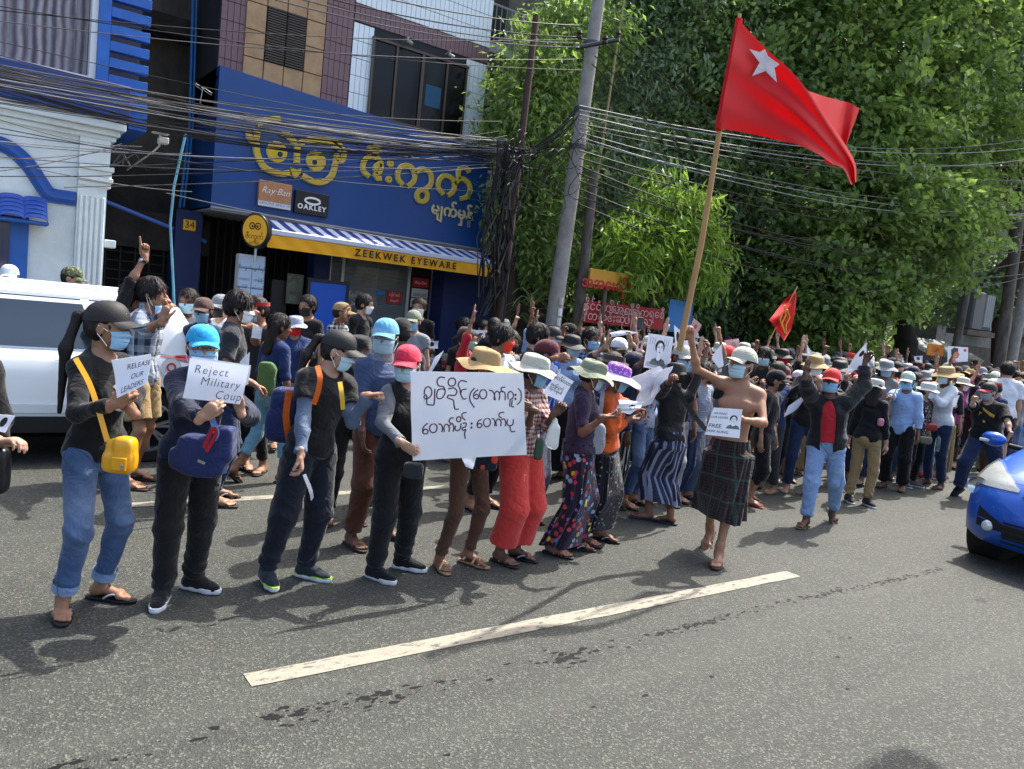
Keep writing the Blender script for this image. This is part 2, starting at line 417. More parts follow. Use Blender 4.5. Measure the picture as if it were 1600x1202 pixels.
# ------------------------------------------------------------------ people
def nrm(v): v = np.array(v, float); return v/(np.linalg.norm(v)+1e-9)
def V3(*a): return np.array(a, float)
def rot(axis, ang): return np.array(Matrix.Rotation(ang, 3, Vector(axis)))
def ik(S, T, l1, l2, hint):
    S, T = np.array(S, float), np.array(T, float); d = T-S; L = np.linalg.norm(d); mx = (l1+l2)*.998
    if L > mx: T = S+d*mx/L; d = T-S; L = mx
    L = max(L, abs(l1-l2)+.03); n = d/L; a = (l1*l1-l2*l2+L*L)/(2*L); h = math.sqrt(max(l1*l1-a*a, 0))
    p = np.array(hint, float); p = p-n*(p@n); p = nrm(p); return S+n*a+p*h, T
HANDS = {   # curl (knuckle, middle, tip) of index..little, thumb (side angle, bend, towards palm)
 'relax': ([(18, 22, 12), (22, 26, 14), (26, 28, 15), (28, 30, 16)], (38, 20, 25)),
 'fist': ([(78, 95, 60), (82, 98, 60), (84, 98, 60), (86, 95, 60)], (30, 50, 62)),
 'point': ([(2, 4, 2), (80, 98, 60), (84, 98, 60), (86, 95, 60)], (30, 50, 62)),
 'three': ([(0, 3, 2), (2, 3, 2), (4, 5, 2), (80, 98, 60)], (18, 55, 72)),
 'grip': ([(62, 72, 45), (66, 76, 45), (68, 78, 45), (70, 78, 45)], (30, 35, 65)),
 'pinch': ([(48, 42, 25), (52, 48, 25), (56, 52, 28), (60, 55, 30)], (32, 12, 62)),
 'flat': ([(4, 5, 3), (3, 4, 3), (4, 5, 3), (7, 7, 4)], (40, 12, 10)),
 'hold': ([(35, 40, 20), (38, 42, 20), (42, 45, 22), (46, 48, 24)], (34, 15, 55)),
}
def hand(S, W, d, n, side, s, pose, fat=1.0):
    """side +1: thumb on the +(d x n) side"""
    d = nrm(d); n = np.array(n, float); n = nrm(n-d*(n@d)); t = np.cross(d, n)*side
    k = .006*s; curls, th = HANDS[pose]
    S.cone(W-d*.03*s, W+d*.01*s, .026*s, .024*s, k)
    S.cone(W+d*.012*s, W+d*.072*s, .030*s, .036*s, .012*s, flat=(n, 2.3))
    S.ell(W+d*.03*s+t*.022*s+n*.010*s, V3(.017, .017, .024)*s, k=.012*s)
    for i, (off, L, bd) in enumerate(((.027, .072, .086), (.009, .080, .090), (-.009, .074, .087), (-.026, .058, .079))):
        p = W+d*bd*s+t*off*s; p0 = p-d*.03*s; spread = (1.5-i)*R(3.2)
        dr = nrm(d*math.cos(spread)+t*math.sin(spread)); a = 0; r = (.0092 if i < 3 else .0080)*s*fat
        S.cone(p0, p, r*1.0, r*1.12, k, None)
        for j, (fr, cu) in enumerate(zip((.45, .31, .24), curls[i])):
            a += R(cu); q = p+(dr*math.cos(a)+n*math.sin(a))*L*fr*s
            S.cone(p, q, r*(1.08-.09*j), r*(1.0-.12*j), .0025*s); p = q
    p = W+d*.022*s+t*.024*s+n*.006*s; a1, bnd, opp = R(th[0]), R(th[1]), R(th[2])
    o = nrm(t*math.cos(opp)+n*math.sin(opp)); v = nrm(d*math.cos(a1)+o*math.sin(a1))
    q = p+v*.046*s; S.cone(p, q, .0145*s, .0115*s, k)
    v2 = nrm(v*math.cos(bnd)+nrm(n*math.sin(opp)*.6-t*math.cos(opp)*.9+d*.35)*math.sin(bnd)); q2 = q+v2*.034*s; S.cone(q, q2, .0112*s, .0088*s, .003*s)
    return W+d*.075*s+n*.02*s
def skeleton(p):
    H = p['H']; s = H/1.7; fem = p.get('sex') == 'f'; b = p.get('b', .90); J = dict(s=s, b=b, fem=fem); lz = p.get('base', 0.0)
    le = R(p.get('lean', 2)); sl = R(p.get('slean', 0)); up = nrm((math.sin(sl), math.sin(le), math.cos(le))); tw = R(p.get('twist', 0))
    rt = V3(math.cos(tw), -math.sin(tw), 0); rt = nrm(rt-up*(rt@up)); fw = np.cross(up, rt)
    hz = p.get('hz', .918); px = p.get('px', 0.0); pel = V3(px, 0, hz)*s; J['pel'] = pel; J['up'] = up; J['rt'] = rt; J['fw'] = fw
    hw = .088 if not fem else .092
    J['hip'] = {k: pel+V3(k*hw, 0, -.040)*s for k in (-1, 1)}
    feet = p.get('feet', {}); J['ank'] = {}; J['knee'] = {}; J['foot'] = {}
    for k in (-1, 1):
        fx, fy, fa, lift, pit = feet.get(k, (k*.11, 0.0, k*12, 0, 0))
        fd = V3(math.sin(R(fa)), math.cos(R(fa)), 0); sa = .016 if p.get('shoes') and p['shoes'][0] != 'sneaker' else 0.0; A = V3(fx, fy-.05, .085*s+lift+sa)
        kn, A = ik(J['hip'][k], A, .405*s, .395*s, V3(k*.12, 1, 0)+fd*.6)
        pr = R(pit); fdir = nrm(fd*math.cos(pr)-V3(0, 0, 1)*math.sin(pr)); J['ank'][k] = A; J['knee'][k] = kn; J['foot'][k] = fdir
    at_ = lambda z, y=0.0, x=0.0: pel+up*(z-.918)*s+fw*y*s+rt*x*s
    J['at'] = at_; sw = (.140 if fem else .166)*(.6+.4*b)
    shr = p.get('shrug', {}); J['sh'] = {k: at_(1.375+shr.get(k, 0.0), 0, k*sw) for k in (-1, 1)}
    J['el'] = {}; J['wr'] = {}; J['hd'] = {}; hs = p.get('hands', {})
    for k in (-1, 1):
        q = hs.get(k, {}); T = q.get('t', V3(k*.25, .05, .80)*s); hint = q.get('hint', V3(k*.45, -.8, -.5))
        al = p.get('arm', 1.0) if k == 1 else 1.0; e, T = ik(J['sh'][k], T, .275*s*al, .245*s*al, hint); J['el'][k] = e; J['wr'][k] = T
        fd = nrm(T-e); d = nrm(q['d']) if 'd' in q else nrm(fd+V3(0, 0, 0)); n = q.get('n', V3(-k, .2, 0) if abs(fd[2]) > .6 else V3(0, .2, -1)); J['hd'][k] = (d, np.array(n, float), q.get('pose', 'relax'))
    nb = at_(1.445, -.01); J['neck'] = nb; hy, hp, hr = [R(x) for x in p.get('head', (0, 5, 0))]
    hf = fw*math.cos(hy)+rt*math.sin(hy); hf = nrm(V3(hf[0], hf[1], 0)); hrt = np.cross(hf, V3(0, 0, 1))
    hf2 = nrm(hf*math.cos(hp)-V3(0, 0, 1)*math.sin(hp)); hu = np.cross(hrt, hf2); hrt2 = nrm(hrt*math.cos(hr)-hu*math.sin(hr)); hu = np.cross(hrt2, hf2)
    u = .226*s*p.get('hs', 1.10); J['u'] = u; hc = nb+up*.022*s+hu*.125*s+hf2*.025*s; J['hc'] = hc; J['HM'] = np.stack([hrt2, hf2, hu], 1)
    return J
def hp_(J, x, y, z): return J['hc']+J['HM']@(V3(x, y, z)*J['u'])
def torso(S, J, g=0.0, arms=True, k=.03, sleeveless=False):
    s, b, fem, a = J['s'], J['b'], J['fem'], J['at']; M = np.stack([J['rt'], J['fw'], J['up']], 1)
    w = .92 if fem else 1.0; f = lambda x, y, z: (V3(x*b, y*b, z)*s+g)
    S.ell(a(.925, -.01), f(.158*(1.04 if fem else .97), .112, .125), M, k*s)
    S.ell(a(1.07, .0+.02*(b-1)), f(.138*w, .103*(.6+.4*b*b), .14), M, .06*s)
    S.ell(a(1.235, .005), f(.158*w, .112, .165), M, .06*s)
    if fem:
        for q in (-1, 1): S.ell(a(1.235, .075, q*.068), f(.058, .055, .058), M, .04*s)
    S.cone(J['sh'][-1]*.93+J['sh'][1]*.07, J['sh'][1]*.93+J['sh'][-1]*.07, .052*s+g, .052*s+g, .05*s)
    for q in (-1, 1): S.cone(a(1.43, -.02), J['sh'][q]-V3(0, 0, .008), .046*s+g, .044*s+g, .04*s)
def legs(S, J, g=0.0):
    s, b = J['s'], .5+.5*J['b']
    for q in (-1, 1):
        h, kn, A = J['hip'][q], J['knee'][q], J['ank'][q]; bk = nrm(V3(0, -1, .0))
        S.cone(h, kn, .079*s*b+g, .050*s*b+g, .03*s); S.cone(kn, A, .046*s*b+g, .032*s+g, .02*s)
        S.ell(kn+(A-kn)*.3-J['foot'][q]*.018*s, V3(.041, .046, .10)*s*b+g, k=.03*s)
def foot_bare(S, A, f, q, s, fine=True):
    r = nrm(np.cross(f, V3(0, 0, 1))); up = np.cross(r, f); o = A-up*.082*s; g = lambda x, y, z: o+(r*x*q+f*y+up*z)*s
    S.cone(A+up*.05*s, g(0, -.01, .05), .034*s, .036*s, .02*s); S.ell(g(0, -.035, .035), V3(.033, .036, .034)*s, k=.02*s)
    S.cone(g(0, .0, .055), g(-.004, .115, .026), .034*s, .022*s, .02*s, flat=(up, 1.15)); S.cone(g(.03, .10, .022), g(-.028, .12, .022), .020*s, .020*s, .02*s)
    S.cone(g(.02, .0, .02), g(.028, .10, .018), .02*s, .018*s, .02*s)
    for i, (x, y, rr) in enumerate(((-.030, .175, .0125), (-.010, .172, .0095), (.006, .165, .0090), (.020, .155, .0085), (.033, .143, .0085))):
        S.cone(g(x*.95, .118, .02), g(x, y, rr*.95/s*s), rr*1.0*s, rr*.95*s, .004*s if fine else .01*s)
def head(S, J):
    u = J['u']; M = J['HM']; P = lambda x, y, z: hp_(J, x, y, z); s = J['s']
    S.ell(P(0, -.04, .12), V3(.345, .43, .385)*u, M, .03*u); S.ell(P(0, .10, -.20), V3(.265, .285, .27)*u, M, .12*u)
    S.ell(P(0, .25, -.39), V3(.12, .10, .08)*u, M, .12*u); S.ell(P(0, .30, .12), V3(.24, .09, .10)*u, M, .12*u)
    for q in (-1, 1):
        S.ell(P(q*.185, .24, -.08), V3(.10, .12, .09)*u, M, .1*u); S.ell(P(q*.14, .41, .035), V3(.085, .06, .05)*u, M, .05*u, sub=True)
        S.ell(P(q*.35, -.03, -.04), V3(.03, .085, .13)*u, M, .03*u)
    S.cone(P(0, .37, .06), P(0, .475, -.09), .030*u, .052*u, .04*u); S.cone(P(-.05, .42, -.11), P(.05, .42, -.11), .032*u, .032*u, .04*u)
    S.ell(P(0, .375, -.215), V3(.105, .045, .022)*u, M, .02*u); S.ell(P(0, .365, -.265), V3(.09, .045, .028)*u, M, .02*u)
    S.cone(J['neck']-J['up']*.05*s, P(0, -.10, -.18), .060*s*(.85 if J['fem'] else 1)*(.6+.4*J['b']), .055*s*(.88 if J['fem'] else 1), .05*u)
SKIN = [('#8f6850', .0), ('#a57f68', .0), ('#744f3c', .0), ('#5c4033', .0), ('#ae8a72', .0)]
def skin(i):
    c = SKIN[i % 5][0]; return mat('skin_%d' % (i % 5), c, .5, var=.10, vscale=14, bump=.25, bscale=140, spec=.35)
QH = {'hi': (.0125, .0060, .0040, .0085), 'mid': (.018, .010, .007, .0125), 'lo': (.028, .016, .0115, .024)}
def body_mesh(p, J, q, feetbare):
    hb, hh, hd, _ = QH[q]; s = J['s']; parts = []
    S = Solid(); torso(S, J); legs(S, J)
    for k in (-1, 1):
        S.cone(J['sh'][k], J['el'][k], .042*s*(.5+.5*J['b']), .033*s*(.5+.5*J['b']), .03*s); S.cone(J['el'][k], J['wr'][k], .034*s*(.6+.4*J['b']), .023*s, .02*s)
        S.ell(J['el'][k]+(J['wr'][k]-J['el'][k])*.25, V3(1, 1, 1)*.036*s*(.6+.4*J['b']), k=.03*s)
    S.cone(J['neck']-J['up']*.05*s, J['neck']+J['up']*.03*s, .06*s, .052*s*(.88 if J['fem'] else 1), .03*s)
    if p.get('topless'):
        for k in (-1, 1): S.ell(J['at'](1.27, .085, k*.075), V3(.075, .035, .05)*s, np.stack([J['rt'], J['fw'], J['up']], 1), .05*s)
    parts.append(S.mesh(hb))
    S = Solid(); head(S, J); parts.append(S.mesh(hh))
    for k in (-1, 1):
        S = Solid(); d, n, pose = J['hd'][k]; S.cone(J['wr'][k]-nrm(J['wr'][k]-J['el'][k])*.05*s, J['wr'][k], .027*s, .0245*s, .01); hand(S, J['wr'][k], d, n, -k, s*1.02, pose); parts.append(S.mesh(hd))
        S = Solid(); S.cone(J['ank'][k]+nrm(J['knee'][k]-J['ank'][k])*.07*s, J['ank'][k], .0375*s, .034*s, .01)
        if feetbare: foot_bare(S, J['ank'][k], J['foot'][k], k, s, q == 'hi'); parts.append(S.mesh(.0055 if q == 'hi' else .011))
        else: parts.append(S.mesh(.012))
    return join(parts)
def shirt_mesh(p, J, t, q):
    h = QH[q][3]*(1 if q != 'hi' else 1.1); s, b = J['s'], J['b']; g = t.get('g', .014)*.8-.001; S = Solid(); torso(S, J, g, k=.03)
    if t.get('flare'): S.cone(J['at'](1.0), J['at'](t['hem']-.02), (.13*b+g)*s, (.16*b+t['flare'])*s, .06, flat=(J['fw'], 1.25))
    if t.get('hem', .86) < .97: S.ell(J['at'](.93, -.01), V3(.158*b*(1.04 if J['fem'] else .97), .118*b, .14)*s+g+.004, np.stack([J['rt'], J['fw'], J['up']], 1), .05)
    S.half(J['at'](t.get('hem', .86)), -J['up']); sl = t.get('sleeve', .62)
    if t.get('open'): S.ell(J['at'](1.10, .16), V3(t['open'], .125, .42)*s, np.stack([J['rt'], J['fw'], J['up']], 1), .01, sub=True)
    ga = g+t.get('ga', .006)
    for k in (-1, 1):
        sh, el, wr = J['sh'][k], J['el'][k], J['wr'][k]; n1 = nrm(el-sh); n2 = nrm(wr-el); bb = .5+.5*b
        if sl <= 0: continue
        c = (sh+n1*.275*s*min(sl, 1.0), n1) if sl < 1 else None
        S.cone(sh, el, .042*s*bb+ga, .034*s*bb+ga*1.25, .03*s, cut=c)
        if sl >= 1: S.cone(el, wr, .034*s*bb+ga, .025*s+ga*.9, .02*s, cut=(el+(wr-el)*min(1, sl-1), n2))
    nk = t.get('neck', .066)
    S.ell(J['at'](1.475, t.get('ny', .035)), V3(nk, nk*1.05, t.get('nz', .062))*s, k=.01, sub=True)
    if t.get('collar'):
        S.cone(J['at'](1.44, -.015, 0), J['at'](1.475, -.02, 0), .066*s, .068*s, .006, flat=None)
        S.ell(J['at'](1.50, .03), V3(.062, .085, .075)*s, k=.004, sub=True)
    if sl < 0:
        for k in (-1, 1): S.ell(J['sh'][k]+V3(k*.035, 0, .0)*s, V3(.055, .075, .085)*s, k=.02, sub=True)
    return S.mesh(h, t.get('amp', .0095)*(1 if q != 'lo' else .7), 'shirt', p.get('seed', 0)*1.7)
def pants_mesh(p, J, t, q):
    h = QH[q][3]; s, b = J['s'], J['b']; g = t.get('g', .010); S = Solid(); a = J['at']; M = np.stack([J['rt'], J['fw'], J['up']], 1); fem = J['fem']
    S.ell(a(.925, -.012), V3(.160*b*(1.04 if fem else .97), .116*b, .13)*s+g*.6, M, .03); S.ell(a(1.02, .0), V3(.14*b, .104*b, .1)*s+g*.3, M, .05)
    S.ell(a(.88, -.05), V3(.12*b, .09, .09)*s, M, .05)
    S.half(a(t.get('top', 1.0)), J['up']); r = np.array(t.get('r', (.088, .066, .052)))*.91; hem = t.get('hem', .93); bb = .5+.5*b
    for k in (-1, 1):
        hp, kn, A = J['hip'][k], J['knee'][k], J['ank'][k]; n1, n2 = nrm(kn-hp), nrm(A-kn)
        S.cone(hp, kn, r[0]*s*bb+g, r[1]*s*bb+g*.6, .03*s, cut=(hp+(kn-hp)*hem*2, n1) if hem < .5 else None)
        if hem >= .5:
            e = kn+(A-kn)*(hem*2-1)
            S.cone(kn, A, r[1]*s*bb+g*.6, r[2]*s+g*.3, .03*s, cut=(e, n2))
            S.ell(kn+(A-kn)*.3-J['foot'][k]*.015*s, V3(.044, .048, .10)*s*bb+g*.4, k=.03*s)
    return S.mesh(h, t.get('amp', .0085), 'pants', p.get('seed', 0)*2.3)
def skirt_grid(p, J, t, q):
    s, b = J['s'], J['b']; z1 = J['at'](t.get('top', 1.01))[2]; z0 = t.get('hem', .16)*s+min(J['ank'][-1][2], J['ank'][1][2])-.085*s
    n, m = (110, 34) if q == 'hi' else (64, 18); th = np.linspace(0, 2*np.pi, n, endpoint=False); ct, st = np.cos(th), np.sin(th); G = []
    for i in range(m):
        f = i/(m-1); z = z1+(z0-z1)*f; cs = []
        pel = J['at'](.92); up = J['up']; cz = J['pel']+up*((z-J['pel'][2])/up[2]); wz = z/s
        if wz > .80: rr = (.158+.018*math.exp(-((wz-.9)/.07)**2))*b; cs.append((cz[0], cz[1]-.01, rr*s, .132*b*s))
        else:
            rr = .15*b*s; k2 = max(0, (wz-.45)/.35); cs.append((J['pel'][0], J['pel'][1]-.01, rr*k2, rr*.75*k2))
        for k in (-1, 1):
            hp, kn, A = J['hip'][k], J['knee'][k], J['ank'][k]
            if z > hp[2]: continue
            if z > kn[2]: tt = (hp[2]-z)/(hp[2]-kn[2]+1e-6); c = hp+(kn-hp)*tt; r = .096-.03*tt
            else: tt = min(1.2, (kn[2]-z)/(kn[2]-A[2]+1e-6)); c = kn+(A-kn)*tt; r = .066-.008*tt
            r += t.get('g', .02)*f*2; cs.append((c[0], c[1], r*s, r*s))
        h = np.max([c[0]*ct+c[1]*st+np.sqrt((c[2]*ct)**2+(c[3]*st)**2) for c in cs], 0)
        for _ in range(3): h = (np.roll(h, 1)+2*h+np.roll(h, -1))/4
        hp_r = (np.roll(h, -1)-np.roll(h, 1))/(2*(th[1]-th[0]))
        fo = t.get('amp', .010)*(.25+f)*(np.sin(th*t.get('nf', 9)+2.2*np.sin(f*3+p.get('seed', 0))+p.get('seed', 0))+.5*np.sin(th*17+f*4))
        x = h*ct-hp_r*st+fo*ct; y = h*st+hp_r*ct+fo*st
        G.append(np.stack([x, y, np.full(n, z)+.012*np.sin(th*3+p.get('seed', 0))*f], 1))
    return np.array(G)
def shoe(J, k, kind, cols, root, q):
    s = J['s']; A, f = J['ank'][k], J['foot'][k]; r = nrm(np.cross(f, V3(0, 0, 1))); up = np.cross(r, f); o = A-up*.085*s
    g = lambda x, y, z: o+(r*x*k+f*y+up*z)*s
    if kind == 'sneaker':
        S = Solid(); S.cone(g(0, -.015, .095), g(0, -.02, .05), .043*s, .043*s, .02, cut=(g(0, 0, .105), up)); S.cone(g(0, -.03, .045), g(0, .06, .045), .043*s, .045*s, .02)
        S.cone(g(0, .03, .06), g(-.003, .14, .032), .043*s, .036*s, .025, flat=(up, 1.1)); S.cone(g(-.005, .13, .03), g(-.008, .165, .028), .042*s, .032*s, .02, flat=(up, 1.2)); S.half(g(0, 0, .02), -up)
        v, F = S.mesh(.0075 if q == 'hi' else .012, .0012, 'cloth', 1); o1 = link('shoe', mkmesh('shoe', v, F), cols[0], root)
        for lo, hi, m, nm, sp in ((-.002, .028, cols[1], 'sole', 0.0), (.022, .034, cols[2] if len(cols) > 2 else None, 'sole_stripe', .002))[:2 if len(cols) > 2 else 1]:
            S = Solid(); c = [(-.045, .038), (.02, .036), (.12, .046), (.17, .036)]
            for (y0, r0), (y1, r1) in zip(c, c[1:]): S.cone(g(-.004, y0, .02), g(-.004, y1, .02), r0*s+sp, r1*s+sp, .02)
            S.half(g(0, 0, lo), -up); S.half(g(0, 0, hi), up); v, F = S.mesh(.0075 if q == 'hi' else .012); link(nm, mkmesh(nm, v, F), m, o1)
        if q == 'hi':
            mb = MB()
            for i in range(4): y = .045+.022*i; z = .098-.0135*i; mb.tube([g(-.026, y, z-.012), g(0, y+.008, z), g(.026, y, z-.012)], .0028, 5)
            mb.build('shoelace', cols[3] if len(cols) > 3 else cols[0], o1, True)
    else:
        S = Solid(); c = [(-.055, .036), (.02, .034), (.12, .047), (.175, .036)]
        for (y0, r0), (y1, r1) in zip(c, c[1:]): S.cone(g(0, y0, .0), g(0, y1, .0), r0*s, r1*s, .02)
        S.half(g(0, 0, -.012), -up); S.half(g(0, 0, .004), up); v, F = S.mesh(.0065 if q == 'hi' else .011); o1 = link('sandal', mkmesh('sandal', v, F), cols[0], root)
        mb = MB()
        def arc(a, b_, c_, r): mb.tube([np.array(a)*(1-t)**2+np.array(b_)*2*t*(1-t)+np.array(c_)*t*t for t in np.linspace(0, 1, 7)], r, 6)
        rr = .006*s
        if kind == 'flipflop':
            arc(g(-.020, .125, .005), g(-.022, .11, .065), g(.040, .03, .008), rr); arc(g(-.020, .125, .005), g(-.034, .10, .06), g(-.042, .035, .008), rr)
        else:
            arc(g(.046, .09, .01), g(.0, .11, .085), g(-.042, .13, .01), rr*1.7); arc(g(-.044, .07, .01), g(.0, .085, .10), g(.044, .13, .01), rr*1.7); arc(g(.040, -.03, .02), g(.0, .06, .15), g(-.040, -.02, .02), rr*1.7)
        mb.build('strap', cols[1], o1, True)
def headpart(J, V): return J['hc']+(np.asarray(V, float)*J['u'])@J['HM'].T
def grid_part(name, J, G, th, m, root, closed=False):
    G = np.array(G); Wd = headpart(J, G.reshape(-1, 3)).reshape(G.shape); mb = MB(); mb.grid(Wd, th, closed); return mb.build(name, m, root, True)
def cap(J, m, root, brim=None, back=False, wob=0.0, blen=.36, name='cap'):
    th = np.linspace(0, 2*np.pi, 40, endpoint=False); G = []
    for i, f in enumerate(np.linspace(0, 1, 11)):
        a = f*math.pi/2; rr = math.cos(a)**.75 if f < 1 else .001; z = .135+.44*math.sin(a)*(1)
        G.append(np.stack([.385*rr*np.cos(th), -.045+.475*rr*np.sin(th)*(1), z+.035*np.sin(th)*rr+0*th], 1))
    o = grid_part(name, J, G, .004, m, root, True)
    al = np.linspace(-R(58), R(58), 17); B = []; sg = -1 if back else 1
    for f in np.linspace(0, 1, 7):
        x = .385*np.sin(al)*(1+.04*f); y0 = -.045+.47*np.cos(al); ln = blen*np.cos(al*1.25)**.6*f; z = .165-.055*f-.20*(x/.4)**2*.8*(.3+.7*f)+.02*np.cos(al)
        B.append(np.stack([x, sg*(y0+ln)+(0 if sg > 0 else -.09), z], 1))
    grid_part('bill', J, B, .005, brim or m, o)
    grid_part('button', J, [[(.02*math.cos(a)*r_, -.045+.02*math.sin(a)*r_, .575+.012*(1-r_)) for a in np.linspace(0, 6.28, 9)[:-1]] for r_ in (1, .6, .05)], .003, m, o, True)
    return o
def bucket(J, m, root, w=.28, drop=.17, crown=.36, wob=.02, z0=.13, seed=0, band_m=None, name='bucket_hat', brim_m=None, peak=0.0):
    th = np.linspace(0, 2*np.pi, 48, endpoint=False); G = []
    for r_, z in ((1.0, z0), (.97, z0+.1), (.93, z0+.22), (.88, z0+crown*.85), (.78, z0+crown*.97), (.5, z0+crown*1.05), (.2, z0+crown*1.08), (.002, z0+crown*1.08)):
        k = 1+wob*.6*np.sin(th*3+z*9+seed); G.append(np.stack([.40*r_*k*np.cos(th), -.04+.485*r_*k*np.sin(th), z+wob*.5*np.sin(th*2+seed)], 1))
    o = grid_part(name, J, G, .004, m, root, True); B = []
    for f in np.linspace(0, 1, 7):
        rr = 1+f*w/.42+wob*f*np.sin(th*3+seed); pk = peak*np.maximum(0, np.sin(th))**4*f
        B.append(np.stack([.40*rr*np.cos(th), -.04+.485*rr*np.sin(th)+pk*.35, z0+.01-drop*f**1.2+wob*1.6*f*np.sin(th*4+seed*2)+pk*.12], 1))
    grid_part('brim', J, B, .004, brim_m or m, o, True)
    if band_m: grid_part('hat_band', J, [[(.408*math.cos(a), -.04+.493*math.sin(a), z) for a in th] for z in (z0+.02, z0+.09)], .003, band_m, o, True)
    return o
def mask(J, m, root, loops=None, hi=True, low=0.0, name='face_mask'):
    n, r_ = (19, 23) if hi else (11, 6); G = []
    for t in np.linspace(0, 1, r_):
        z = -.03-.42*t-low; row = []
        ry = .452+.060*math.exp(-((t-.2)/.16)**2)-.10*max(0, t-.65)/.35; rx = .325-.045*t
        for a in np.linspace(-1, 1, n):
            an = a*R(72-6*t); pl = (.034*(((t*3.4) % 1)-.5) if .12 < t < .88 else 0)*math.cos(an); y = .0+(ry+pl)*math.cos(an)**.8; x = rx*math.sin(an)*1.05
            zz = z-.03*abs(a)**2*(1-2*t); row.append((x, y-.02*(1-abs(a)), zz))
        G.append(row)
    o = grid_part(name, J, G, .003, m, root)
    if hi:
        for q in (-1, 1):
            mb = MB()
            for z0, z1 in ((-.06, .05), (-.38, -.13)): mb.tube(headpart(J, [(q*.305, .13, z0-low), (q*.35, .05, (z0+z1)/2-low*.7), (q*.375, -.06, z1)]), .0018, 5)
            mb.build('ear_loop', loops or mat('ear_loop', '#e8eef0', .7), o, True)
    return o
def strands(v, F, J, n, seed):
    g = np.random.default_rng(int(seed*100)+5); u = J['u']; pick = v[g.integers(0, len(v), n)]; c = hp_(J, 0, -.05, .12); top = hp_(J, 0, -.12, .55); d = pick-c; d /= np.linalg.norm(d, axis=1, keepdims=True)
    t = pick-top; t -= d*(t*d).sum(1, keepdims=True); t /= np.linalg.norm(t, axis=1, keepdims=True)+1e-6; t = t+g.normal(size=(n, 3))*.30; L_ = (.10+.10*g.random(n))[:, None]*u; w_ = np.cross(t, d)*.012*u
    a = pick-d*.01*u-t*L_*.3; b_ = pick+t*L_*.4+d*.012*u; e = pick+t*L_+d*(.03*g.random(n)-.03)[:, None]*u
    V = np.stack([a-w_, a+w_, b_+w_*.8, b_-w_*.8, e+w_*.2, e-w_*.2], 1).reshape(-1, 3); k = len(v)+6*np.arange(n)[:, None]
    return np.concatenate([v, V]), np.concatenate([F, k+np.array([[0, 1, 2, 3]]), k+np.array([[3, 2, 4, 5]])])
def hair(J, style, root, q, m=None, hat=False, seed=0.0, length=.5):
    m = m or mat('hair_black', '#15100d', .55, bump=.9, bscale=110, stretch=(1, 1, .15), spec=.28, var=.5, vscale=60)
    S = Solid(); u = J['u']; M = J['HM']; P = lambda x, y, z: hp_(J, x, y, z); g = .018 if hat else .075
    S.ell(P(0, -.05, .12), V3(.345+g*.55, .43+g*.6, .385+g)*u, M, .02)
    if style != 'buzz': S.ell(P(0, -.16, -.06), V3(.335, .30, .30)*u, M, .03)
    S.ell(P(0, .44, -.24), V3(.345, .40, .50)*u, M, .012, sub=True)
    S.half(P(0, 0, -.30), -M[:, 2])
    for k in (-1, 1): S.ell(P(k*.36, .05, -.09), V3(.10, .12, .14)*u, M, .01, sub=True)
    if style == 'mop':
        for x in np.linspace(-.26, .26, 6): S.cone(P(x, .10, .44), P(x*1.15+.03*math.sin(x*30+seed), .40-.35*abs(x), .16+.05*math.sin(x*17)), .06*u, .025*u, .03)
        for k in (-1, 1): S.cone(P(k*.3, .0, .2), P(k*.36, .06, -.12), .05*u, .02*u, .03)
    v, F = S.mesh(.008 if q == 'hi' else .014, .0035 if q == 'hi' else .003, 'hair', seed)
    if q != 'lo' and not hat: v, F = strands(v, F, J, 800, seed)
    o = link('hair', mkmesh('hair', v, F), m, root)
    if style in ('pony', 'long', 'bun'):
        S = Solid(); s = J['s']
        if style == 'bun': S.ell(P(0, -.50, .14), V3(.13, .12, .13)*u, M, .02)
        elif style == 'pony':
            p0, p1, p2, p3 = P(0, -.40, .30), P(.05, -.62, .16), P(.22, -.74, -.6*length-.1), P(.34, -.70, -2.3*length-.2)
            S.cone(p0, p1, .065*u, .09*u, .03); S.cone(p1, p2, .105*u, .12*u, .03, flat=(M[:, 0], 1.2)); S.cone(p2, p3, .125*u, .05*u, .03, flat=(M[:, 0], 1.15))
        else:
            for x in (-.22, 0, .22): S.cone(P(x, -.25, .1), P(x*1.1, -.36, -1.1*length*2), .19*u, .10*u, .04)
        v, F = S.mesh(.008 if q == 'hi' else .014, .0008, 'hair', seed+3); link('ponytail' if style == 'pony' else 'hair_bun' if style == 'bun' else 'loose_hair', mkmesh('hair', v, F), m, o)
    return o
def eyes(J, root, brows=True):
    P = lambda x, y, z: hp_(J, x, y, z); u = J['u']
    for k in (-1, 1):
        S = Solid(); S.ell(P(k*.145, .345, .03), V3(.062, .04, .026)*u, J['HM'], .002); v, F = S.mesh(.0026); o = link('eye', mkmesh('eye', v, F), mat('eye_white', '#cfc6bd', .3), root)
        S = Solid(); S.ell(P(k*.145+.008, .372, .03), V3(.026, .018, .022)*u, J['HM'], .002); v, F = S.mesh(.0022); link('iris', mkmesh('iris', v, F), mat('iris', '#120a07', .2), o)
        mb = MB(); mb.tube(headpart(J, [(k*.06, .40, .10), (k*.14, .405, .125), (k*.235, .34, .10)]), [.010*u, .018*u, .008*u], 6); mb.build('eyebrow', mat('hair_black', '#110c0a'), root, True)
